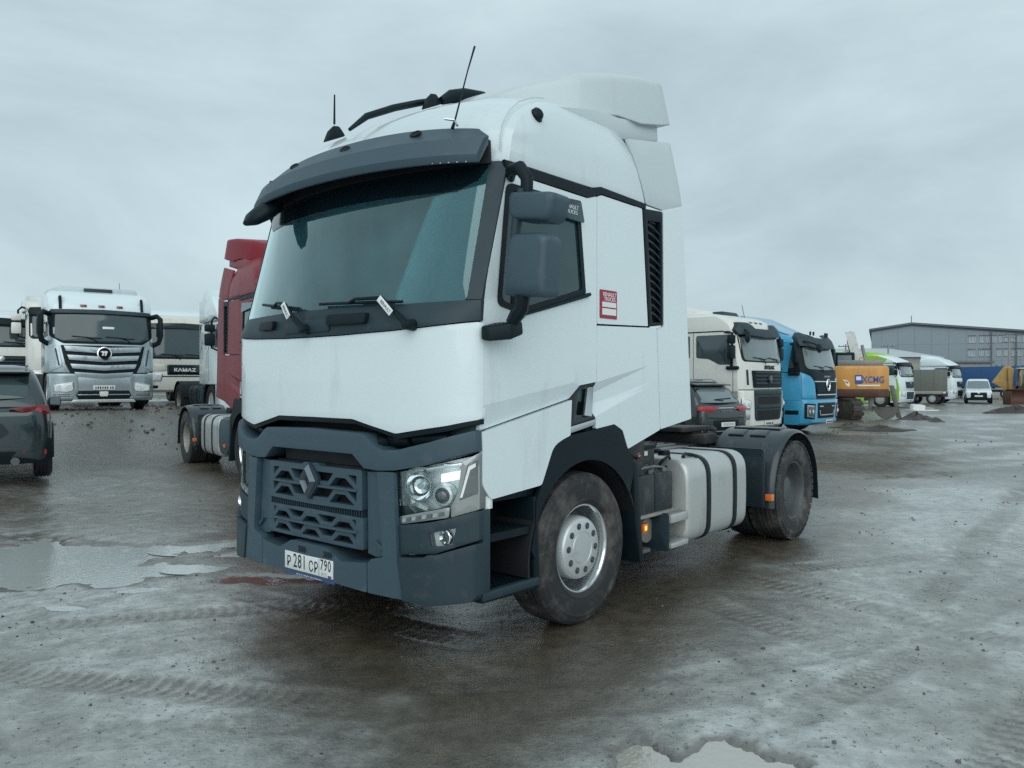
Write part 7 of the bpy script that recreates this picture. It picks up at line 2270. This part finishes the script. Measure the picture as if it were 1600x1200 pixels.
# ------------------------------------------------------------------ canvas trailer, blue box trailer, van, loader
def canvas_box(name, label, cat, loc, rzv, L, W, z0, z1, tarp, cat_parts=True, ribs=3, wheels=((-0.8, 0.42), (0.7, 0.42)), band=None):
    r = thing(name, label, cat, loc, rzv)
    b_ = MB().loft([[(-L / 2, -W / 2, z), (L / 2, -W / 2, z), (L / 2, W / 2, z), (-L / 2, W / 2, z)] for z in (z0, z1)]).build('canvas_cover', tarp, r, bevel=0.04)
    for k in range(ribs):
        x = -L / 2 + L * (k + 0.5) / ribs
        for sg in (1, -1):
            MB().box2((x - 0.03, sg * (W / 2 - 0.01), z0), (x + 0.03, sg * (W / 2 + 0.015), z1 - 0.02)).build('cover_rib', tarp, b_, bevel=0.008)
    MB().box2((L / 2 - 0.01, -0.03, z0), (L / 2 + 0.015, 0.03, z1 - 0.02)).build('cover_seam', tarp, b_, bevel=0.005)
    MB().box2((-L / 2 - 0.03, -W / 2 - 0.03, z0 - 0.22), (L / 2 + 0.03, W / 2 + 0.03, z0)).build('side_board', band or 'alloy_dull', r, bevel=0.015)
    MB().box2((-L / 2, -W / 2 + 0.3, z0 - 0.42), (L / 2 + 0.1, W / 2 - 0.3, z0 - 0.2)).build('chassis_frame', 'chassis_black', r)
    for x, rad in wheels:
        for sg in (1, -1):
            w = bpy.data.objects.new('wheel', None)
            COL.objects.link(w)
            w.parent = r
            w.location = (x, sg * (W / 2 - 0.18), rad)
            w.scale = (rad / 0.517,) * 3
            if sg < 0:
                w.rotation_euler = (0, 0, math.pi)
            link('tyre', WM['tyre_far'], w)
            link('rim', WM['rim_far'], w)
    MB().box2((L / 2 + 0.02, -W / 2 + 0.2, z0 - 0.40), (L / 2 + 0.08, W / 2 - 0.2, z0 - 0.28)).build('rear_bar', 'chassis_black', r)
    for sg in (1, -1):
        MB().box2((L / 2 + 0.05, sg * (W / 2 - 0.45), z0 - 0.18), (L / 2 + 0.07, sg * (W / 2 - 0.2), z0 - 0.08)).build('tail_lamp', 'red_lens', r)
    MB().box2((L / 2 + 0.032, -0.26, z0 - 0.17), (L / 2 + 0.045, 0.26, z0 - 0.06)).build('number_plate', 'plate_white', r)
    return r


canvas_box('canvas_trailer', 'small grey green canvas covered trailer between the white trucks on the right', 'trailer', (29.9, 57.0, 0), HD2, 2.5, 1.7, 0.95, 2.48, 'tarp_olive')
canvas_box('box_trailer', 'long blue box trailer parked before the grey hall', 'trailer', (46.0, 76.0, 0), R(-60), 7.5, 2.6, 1.05, 3.05, 'tarp_blue', ribs=5, wheels=((-2.4, 0.5), (2.2, 0.5)), band='alloy_dull')

VN = thing('delivery_van', 'small white van with black bumper facing the yard', 'van', (35.5, 60.0, 0), R(-119))


def vsec(x, zl, zb, hw):
    return [(x, a, b_) for a, b_ in rounded([(-hw * 0.94, zl), (hw * 0.94, zl), (hw, (zl + zb) / 2), (hw * 0.93, zb), (-hw * 0.93, zb), (-hw, (zl + zb) / 2)], [0.1, 0.1, 0.2, 0.1, 0.1, 0.2], 3)]


MB().loft([vsec(2.15, 0.45, 0.80, 0.72), vsec(2.05, 0.30, 0.90, 0.84), vsec(1.7, 0.24, 0.98, 0.89), vsec(1.05, 0.22, 1.06, 0.90), vsec(0, 0.22, 1.10, 0.90), vsec(-2.0, 0.22, 1.10, 0.90), vsec(-2.2, 0.35, 1.05, 0.88)]).build('body', 'white_paint', VN, smooth=50)
vp = lambda x0, x1, hw, z: [(a, b_, z) for a, b_ in rounded([(x0, -hw), (x1, -hw * 0.95), (x1, hw * 0.95), (x0, hw)], 0.15, 4)]
MB().loft([vp(-2.2, 1.15, 0.87, 1.0), vp(-2.18, 0.85, 0.83, 1.25), vp(-2.12, 0.40, 0.75, 1.62), vp(-2.05, 0.15, 0.70, 1.76), vp(-1.9, -0.1, 0.58, 1.82)]).build('cabin', 'white_paint', VN, smooth=50)
wsx = lambda z: 1.15 - (z - 1.0) * (0.30 / 0.25) if z < 1.25 else 0.85 - (z - 1.25) * (0.45 / 0.37)
MB().panel(sym([(0, 1.10), (0.76, 1.10), (0.64, 1.66), (0, 1.68)]), lambda y, z, dd: (wsx(z) + 0.03 - dd - 0.05 * y * y, y, z), 0.03, 0.2).build('windscreen', 'far_glass_pale', VN)
NV = lambda off: (lambda y, z, dd: (2.16 + off - dd - 0.10 * (abs(y) / 0.8) ** 3 - 0.15 * max(0, z - 0.8), y, z))
MB().panel(sym([(0, 0.26), (0.84, 0.26), (0.86, 0.66), (0.55, 0.82), (0, 0.82)]), NV(0.02), 0.08, 0.2).build('bumper', 'black_plastic', VN, bevel=0.02)
MB().panel(rect(-0.26, 0.50, 0.26, 0.61), NV(0.035), 0.01, 0.2).build('number_plate', 'plate_white', VN)
MB().panel([(0.08 * math.cos(k * math.pi / 6), 0.80 + 0.06 * math.sin(k * math.pi / 6)) for k in range(12)], NV(0.05), 0.02).build('emblem', 'chrome', VN)
for sg in (1, -1):
    f_ = (lambda q: q) if sg > 0 else mir
    MB().panel(f_([(0.56, 0.84), (0.82, 0.95), (0.85, 0.72), (0.62, 0.70)]), NV(0.03), 0.05, 0.1).build('headlight', 'lamp_white', VN, bevel=0.01)
    MB().box2((0.72, sg * 0.90, 1.10), (0.86, sg * 1.08, 1.26)).build('door_mirror', 'black_plastic', VN, bevel=0.03)
    MB().panel([(0.85, 1.16), (0.40, 1.60), (-0.6, 1.62), (-0.6, 1.16)], lambda x, z, dd: (x, sg * (0.88 - 0.22 * (z - 1.0) / 0.6 + 0.01 - dd), z), 0.03, 0.2).build('side_window', 'far_glass', VN)
    for x in (1.35, -1.45):
        w = bpy.data.objects.new('wheel', None)
        COL.objects.link(w)
        w.parent = VN
        w.location = (x, sg * 0.78, 0.32)
        w.scale = (0.9, 0.9, 0.9)
        if sg < 0:
            w.rotation_euler = (0, 0, math.pi)
        link('tyre', CT, w)
        link('rim', CR, w)

# backhoe loader at the right edge
BL = thing('backhoe_loader', 'dirty yellow backhoe loader with raised digging arm at the right edge', 'loader', (39.6, 58.5, 0), R(-24))
MB().box2((-1.6, -0.55, 0.75), (2.2, 0.55, 1.35)).build('hood', 'digger_yellow', BL, bevel=0.08)
m_ = MB().loft([[(-1.7, -0.85, 1.3), (0.0, -0.85, 1.3), (0.0, 0.85, 1.3), (-1.7, 0.85, 1.3)], [(-1.55, -0.72, 2.55), (-0.2, -0.72, 2.55), (-0.2, 0.72, 2.55), (-1.55, 0.72, 2.55)]]).build('cab', 'far_glass', BL, bevel=0.04)
MB().box2((-1.75, -0.85, 2.55), (-0.05, 0.85, 2.66)).build('cab_roof', 'boom_white', BL, bevel=0.04)
for x in (-1.65, -0.08):
    for sg in (1, -1):
        MB().tube([(x, sg * 0.84, 1.3), (x * 0.95, sg * 0.73, 2.55)], 0.05, 6).build('cab_post', 'digger_yellow', BL)
for x, rad in ((1.5, 0.46), (-1.25, 0.72)):
    for sg in (1, -1):
        w = bpy.data.objects.new('wheel', None)
        COL.objects.link(w)
        w.parent = BL
        w.location = (x, sg * 0.88, rad)
        w.scale = (rad / 0.517, 1.25, rad / 0.517)
        if sg < 0:
            w.rotation_euler = (0, 0, math.pi)
        link('tyre', WM['tyre_far'], w)
        link('rim', WM['rim_far'], w)
rings = []
for t in range(8):
    a = R(110 + 150 * t / 7)
    rings.append([(3.35 + 0.55 * math.cos(a), yy, 0.55 + 0.55 * math.sin(a) + o_) for yy, o_ in ((-1.2, 0), (1.2, 0), (1.2, 0.05), (-1.2, 0.05))])
sh = MB().loft(rings).build('front_shovel', 'brown_steel', BL, smooth=50)
for yy in (-1.2, 1.2):
    MB().panel([(3.35 + 0.55 * math.cos(R(110 + 150 * t / 7)), 0.57 + 0.55 * math.sin(R(110 + 150 * t / 7))) for t in range(8)], lambda x, z, dd: (x, yy - dd, z), 0.05).build('shovel_side', 'brown_steel', sh)
for sg in (1, -1):
    MB().tube([(-0.1, sg * 0.62, 1.45), (1.6, sg * 0.62, 1.35), (2.7, sg * 0.62, 0.75), (2.95, sg * 0.62, 0.6)], 0.09, 6).build('loader_arm', 'digger_yellow', BL)
tri = MB().panel(rounded([(-2.2, 0.9), (-3.35, 1.55), (-2.55, 2.75), (-2.25, 2.85), (-1.95, 2.6), (-2.45, 1.75), (-1.8, 1.1)], 0.1, 3), lambda x, z, dd: (x, 0.62 - dd, z), 0.35).build('digging_arm', 'digger_yellow', BL, bevel=0.03)
MB().panel(rounded([(-2.35, 2.7), (-1.95, 2.62), (-2.05, 1.0), (-2.3, 1.0)], 0.06, 2), lambda x, z, dd: (x, 0.25 - dd, z), 0.2).build('stick', 'digger_yellow', BL, bevel=0.02)
MB().loft([[(-3.2 + 0.5 * math.cos(R(150 + 190 * t / 7)), yy, 0.55 + 0.5 * math.sin(R(150 + 190 * t / 7)) + o_) for yy, o_ in ((0.1, 0), (0.8, 0), (0.8, 0.05), (0.1, 0.05))] for t in range(8)]).build('rear_bucket', 'digger_yellow', BL, smooth=50)
MB().box2((-2.2, -0.95, 0.25), (-1.85, 0.95, 0.95)).build('stabiliser_frame', 'digger_yellow', BL, bevel=0.03)
MB().panel(rect(-2.95, 1.55, -2.65, 1.95), lambda x, z, dd: (x, 0.628 - dd, z), 0.004).build('warning_sign', 'print_white', tri)
MB().panel(rect(-2.85, 1.62, -2.75, 1.82), lambda x, z, dd: (x, 0.634 - dd, z), 0.004).build('warning_mark', 'print_black', tri)

BT = thing('shovel_blade', 'wide rusty brown shovel lying before the yellow loader', 'shovel', (36.3, 55.2, 0), R(6))
rings = []
for t in range(8):
    a = R(100 + 150 * t / 7)
    rings.append([(yy, 0.55 - 0.5 * math.cos(a) - 0.4, 0.52 + 0.55 * math.sin(a) + o_) for yy, o_ in ((-1.5, 0), (1.9, 0), (1.9, 0.05), (-1.5, 0.05))])
MB().loft(rings).build('blade', 'brown_steel', BT, smooth=50)
for yy in (-1.5, 1.87):
    MB().box2((yy, -0.1, 0.02), (yy + 0.05, 0.7, 0.95)).build('end_plate', 'brown_steel', BT, bevel=0.02)

# ------------------------------------------------------------------ halls in the distance
YB = 0.0
HL = thing('warehouse', 'long grey clad hall with two rows of white framed windows', 'building', (50.2, 110.0, 0), R(-25))


def sx(u):
    """Distance along the hall front of the point seen u pixels across the photograph's width."""
    k = (u - 800) / 1230.3
    c, s_ = math.cos(R(25)), math.sin(R(25))
    return (k * 110.0 - 50.2) / (c + k * s_)


bx0, bxa, bx1 = 0.0, sx(1424), 36.0
zl_, za_, zr_ = 8.75, 9.45, 6.2
zz = lambda x: zl_ + (za_ - zl_) * (x - bx0) / (bxa - bx0) if x < bxa else za_ + (zr_ - za_) * (x - bxa) / (bx1 - bxa)
wins = []
for zc, us in ((7.25, ((1514, 1524), (1531, 1538), (1541, 1547), (1550, 1556), (1561, 1566.5), (1570, 1576), (1580, 1585), (1589, 1594), (1598, 1603), (1607, 1612))), (5.45, ((1513, 1523), (1530, 1537), (1540, 1547), (1558, 1564), (1569, 1574), (1581, 1587), (1590, 1596), (1600, 1606)))):
    for u0, u1 in us:
        wins.append(((sx(u0) + sx(u1)) / 2, zc, sx(u1) - sx(u0), 0.85))
doors = [((sx(u0) + sx(u1)) / 2, 3.2, sx(u1) - sx(u0), 1.1) for u0, u1 in ((1555, 1559), (1564, 1568), (1574, 1578), (1585, 1590), (1596, 1600))] + [((sx(1533) + sx(1546)) / 2, 2.4, sx(1546) - sx(1533), 3.2)]
holes = [rect(x - w_ / 2, z - h / 2, x + w_ / 2, z + h / 2) for x, z, w_, h in wins + doors]
wall = MB().panel([(bx0, -0.5), (bx1, -0.5), (bx1, zr_), (bxa, za_), (bx0, zl_)], lambda x, z, dd: (x, YB + dd, z), 0.35, None, holes).build('wall', 'cladding_grey', HL)
MB().box2((bx0, 0.36, -0.5), (bx0 + 0.3, 40, zl_)).build('wall', 'cladding_grey', HL)
MB().panel([(bx0 - 0.3, zl_ - 0.05), (bxa, za_ - 0.0), (bx1 + 0.3, zr_ - 0.02), (bx1 + 0.3, zr_ + 0.22), (bxa, za_ + 0.25), (bx0 - 0.3, zl_ + 0.2)], lambda x, z, dd: (x, YB - 0.4 + dd, z), 41).build('roof', 'cladding_dark', HL)
MB().panel([(bx0 - 0.3, zl_ - 0.05), (bxa, za_ - 0.02), (bx1 + 0.3, zr_ - 0.05), (bx1 + 0.3, zr_ - 0.30), (bxa, za_ - 0.24), (bx0 - 0.3, zl_ - 0.28)], lambda x, z, dd: (x, YB - 0.05 + dd, z), 0.04).build('fascia', 'cladding_dark', HL)
for k in range(17):
    x = bx0 + 1.3 + k * 2.05
    MB().box2((x - 0.025, YB - 0.03, 0), (x + 0.025, YB - 0.005, zz(x) - 0.3)).build('cladding_joint', 'cladding_grey', HL)
for k in range(3):
    z = 2.2 + 2.25 * k
    MB().box2((bx0, YB - 0.02, z - 0.02), (bx1, YB - 0.004, z + 0.02)).build('cladding_joint', 'cladding_grey', HL)
for x, z, w_, h in wins:
    fr_ = MB()
    for a, b_ in (((x - w_ / 2, z - h / 2), (x + w_ / 2, z - h / 2 + 0.09)), ((x - w_ / 2, z + h / 2 - 0.09), (x + w_ / 2, z + h / 2)), ((x - w_ / 2, z - h / 2), (x - w_ / 2 + 0.08, z + h / 2)), ((x + w_ / 2 - 0.08, z - h / 2), (x + w_ / 2, z + h / 2)), ((x - 0.04, z - h / 2), (x + 0.04, z + h / 2))):
        fr_.box2((a[0], YB - 0.03, a[1]), (b_[0], YB + 0.10, b_[1]))
    fr_.box2((x - w_ / 2 - 0.06, YB - 0.10, z - h / 2 - 0.08), (x + w_ / 2 + 0.06, YB + 0.02, z - h / 2 - 0.01))
    f_ = fr_.build('window', 'window_white', HL)
    MB().box2((x - w_ / 2 + 0.05, YB + 0.04, z - h / 2 + 0.05), (x + w_ / 2 - 0.05, YB + 0.07, z + h / 2 - 0.05)).build('pane', 'window_sky', f_)
    MB().box2((x - w_ / 2 - 0.08, YB - 0.12, z + h / 2 + 0.02), (x + w_ / 2 + 0.08, YB + 0.02, z + h / 2 + 0.10)).build('lintel', 'cladding_dark', f_)
for x, z, w_, h in doors:
    MB().box2((x - w_ / 2, YB + 0.05, z - h / 2), (x + w_ / 2, YB + 0.15, z + h / 2)).build('window' if h < 2 else 'door', 'window_glass' if h < 2 else 'tarp_blue', HL)
for u in (1548.7, 1587.5):
    x = sx(u)
    MB().cyl((x, YB - 0.25, 0.5), (x, YB - 0.25, zz(x) - 0.3), 0.08, n=8).build('drainpipe', 'cladding_dark', HL)
MB().cyl((bxa, YB + 0.5, za_ + 0.1), (bxa, YB + 0.5, za_ + 1.2), 0.05, n=6).build('roof_mast', 'cladding_dark', HL)

LB = thing('low_building', 'low pale building with white sheet roof before the grey hall', 'building', (0, 0, 0), 0)
MB().box2((37.0, 96, -0.3), (52.0, 104, 4.6)).build('wall', 'plaster_beige', LB, bevel=0.02)
MB().loft([[(36.6, 95.6, 4.6), (52.6, 95.6, 4.6), (52.6, 104.4, 4.6), (36.6, 104.4, 4.6)], [(37.2, 98.5, 5.75), (47.0, 98.5, 5.75), (50.0, 101.5, 5.5), (37.2, 101.5, 5.75)]]).build('roof', 'roof_sheet', LB)
for k in range(7):
    x = 38.2 + 2.0 * k
    f_ = MB().box2((x - 0.55, 95.93, 2.2), (x + 0.55, 96.02, 3.3)).build('window', 'window_white', LB)
    MB().box2((x - 0.46, 95.90, 2.3), (x + 0.46, 95.935, 3.2)).build('pane', 'window_glass', f_)
AN = thing('annex', 'beige flat roofed annex beside the hall windows', 'building', (0, 0, 0), 0)
MB().box2((52.3, 97, -0.3), (59.0, 100.5, 3.9)).build('wall', 'plaster_beige', AN, bevel=0.02)
MB().box2((52.0, 96.7, 3.9), (59.3, 100.8, 4.1)).build('roof', 'cladding_dark', AN, bevel=0.02)


def pole(name, label, x, y, h, arm, grp):
    r = thing(name, label, 'pole', (x, y, 0), 0, grp)
    MB().cyl((0, 0, -0.3), (0, 0, h), 0.13, 0.09, 8).build('post', 'concrete', r)
    for k in range(arm):
        z = h - 0.25 - 0.6 * k
        a = MB().box2((-0.8, -0.05, z - 0.05), (0.8, 0.05, z + 0.05)).build('crossarm', 'cladding_dark', r)
        for xx in (-0.7, -0.25, 0.25, 0.7):
            MB().cyl((xx, 0, z + 0.05), (xx, 0, z + 0.22), 0.045, 0.03, 6).build('insulator', 'window_white', a)
    return r


for (x, y, h, a, lb) in ((35.6, 84.0, 5.6, 2, 'concrete power pole left of the low building roof, leftmost of the pair'), (36.6, 84.6, 5.2, 2, 'concrete power pole close beside the leftmost pole'), (43.0, 90.0, 5.9, 1, 'thin pole rising before the white sheet roof'),
                         (60.9, 96.5, 7.3, 2, 'pole with two crossarms before the upper hall windows'), (62.6, 95.0, 6.2, 1, 'pole with one crossarm before the lower hall windows')):
    pole('utility_pole', lb, x, y, h, a, 'power poles before the hall')
# low yard wall of concrete slabs at the back
YW = thing('yard_fence', 'pale slab fence running behind the far trucks', 'fence', (0, 0, 0), 0)
for k in range(26):
    a = Vector((14.0 + 3.05 * k, 92.0 - 0.1 * k, 0))
    MB().box2((a.x, a.y - 0.07, -0.3), (a.x + 2.9, a.y + 0.07, 1.9)).build('slab', 'plaster_beige', YW)
    MB().box2((a.x + 2.9, a.y - 0.12, -0.3), (a.x + 3.05, a.y + 0.12, 2.05)).build('post', 'concrete', YW)

# ------------------------------------------------------------------ things lying about
def pxg(u, v):
    dpt = CAM_H * 1230.3 / (v - 595.8)
    return (u - 800) / 1230.3 * dpt, dpt


x, y = pxg(1441, 641)
SL = thing('broken_panel', 'broken white panel with a foam block lying in the mud', 'debris', (x, y, ground_point(x, y)), R(8))
MB().box2((-0.75, -0.45, 0.0), (0.75, 0.45, 0.06)).build('board', 'foam_white', SL, bevel=0.01)
MB().box((-0.25, 0.05, 0.20), (0.8, 0.30, 0.28), rot=(0.2, 0.05, 0.1)).build('foam_block', 'foam_white', SL, bevel=0.02)
MB().box((0.45, 0.1, 0.13), (0.5, 0.3, 0.12), rot=(0.1, 0.1, -0.2)).build('grey_slab', 'concrete', SL, bevel=0.02)


def heap(name, label, x, y, rx, ry, h, seed, mt='mud_clod'):
    rg_ = random.Random(seed)
    n1_, n2_ = 22, 8
    vs_, fs = [], []
    ph = [rg_.uniform(0, 6.28) for _ in range(4)]
    for j in range(n2_ + 1):
        t = j / n2_
        for i in range(n1_):
            a = 2 * math.pi * i / n1_
            k = 1 + 0.22 * math.sin(2 * a + ph[0]) + 0.12 * math.sin(5 * a + ph[1])
            hh = h * (1 - t) ** 1.2 * (1 + 0.35 * math.sin(3 * a + 4 * t + ph[2])) + rg_.uniform(-0.10, 0.10) * h
            vs_.append((rx * t * k * math.cos(a), ry * t * k * math.sin(a), hh if j < n2_ else -0.12))
    for j in range(n2_):
        for i in range(n1_):
            i2 = (i + 1) % n1_
            fs.append((j * n1_ + i, j * n1_ + i2, (j + 1) * n1_ + i2, (j + 1) * n1_ + i))
    o = MB().add(vs_, fs).build(name, mt, None, smooth=60, loc=(x, y, terrain(x, y)))
    tag(o, label, 'heap', 'mud heaps on the yard')
    return o


for (u, v, rx, ry, h, sd, lb) in ((1432, 656, 0.85, 0.7, 0.28, 1, 'dark mud heap just below the broken white panel'), (1462, 660, 0.55, 0.4, 0.16, 2, 'small dark mud heap right of the bigger one'), (1585, 645, 1.5, 0.9, 0.35, 3, 'wide dark mud heap below the yellow loader'),
                                  (1375, 672, 1.1, 0.5, 0.14, 4, 'flat mud ridge between the blue truck and the heaps'), (1330, 668, 0.9, 0.45, 0.14, 5, 'low mud ridge beside the excavator track')):
    x, y = pxg(u, v)
    heap('mud_heap', lb, x, y, rx, ry, h, sd)
# low weeds under the blue truck
m_ = MB()
rg = random.Random(9)
for k in range(90):
    u, v = rg.choice(((1300, 677), (1235, 683), (1318, 672), (255, 652)))
    x, y = pxg(u + rg.gauss(0, 7), v + rg.gauss(0, 2.0))
    a, L_ = rg.uniform(0, 6.28), rg.uniform(0.06, 0.16)
    z = terrain(x, y)
    m_.add([(x, y, z), (x + 0.03 * math.cos(a + 1.5), y + 0.03 * math.sin(a + 1.5), z + 0.01), (x + L_ * 0.8 * math.cos(a), y + L_ * 0.8 * math.sin(a), z + L_), ], [(0, 1, 2)])
m_.build('weeds', 'leaf_green', kind='stuff')
# rubble on the rise behind the silver truck
m_ = MB()
for k in range(260):
    x = rg.uniform(-12.5, -6.2)
    y = rg.uniform(17.5, 26)
    s = 0.015 + 0.05 * rg.random() ** 2
    M = Matrix.Translation((x, y, ground_point(x, y) + s * 0.3)) @ Matrix.Rotation(rg.uniform(0, 6.28), 4, 'Z') @ Matrix.Rotation(rg.uniform(0, 3), 4, 'X')
    q = MB().box((0, 0, 0), (s * rg.uniform(0.6, 1.8), s, s * rg.uniform(0.4, 0.9)))
    m_.add(q.v, q.f, M)
m_.build('rubble', 'stone', kind='stuff')
# wooden scrap near the heap of rubble
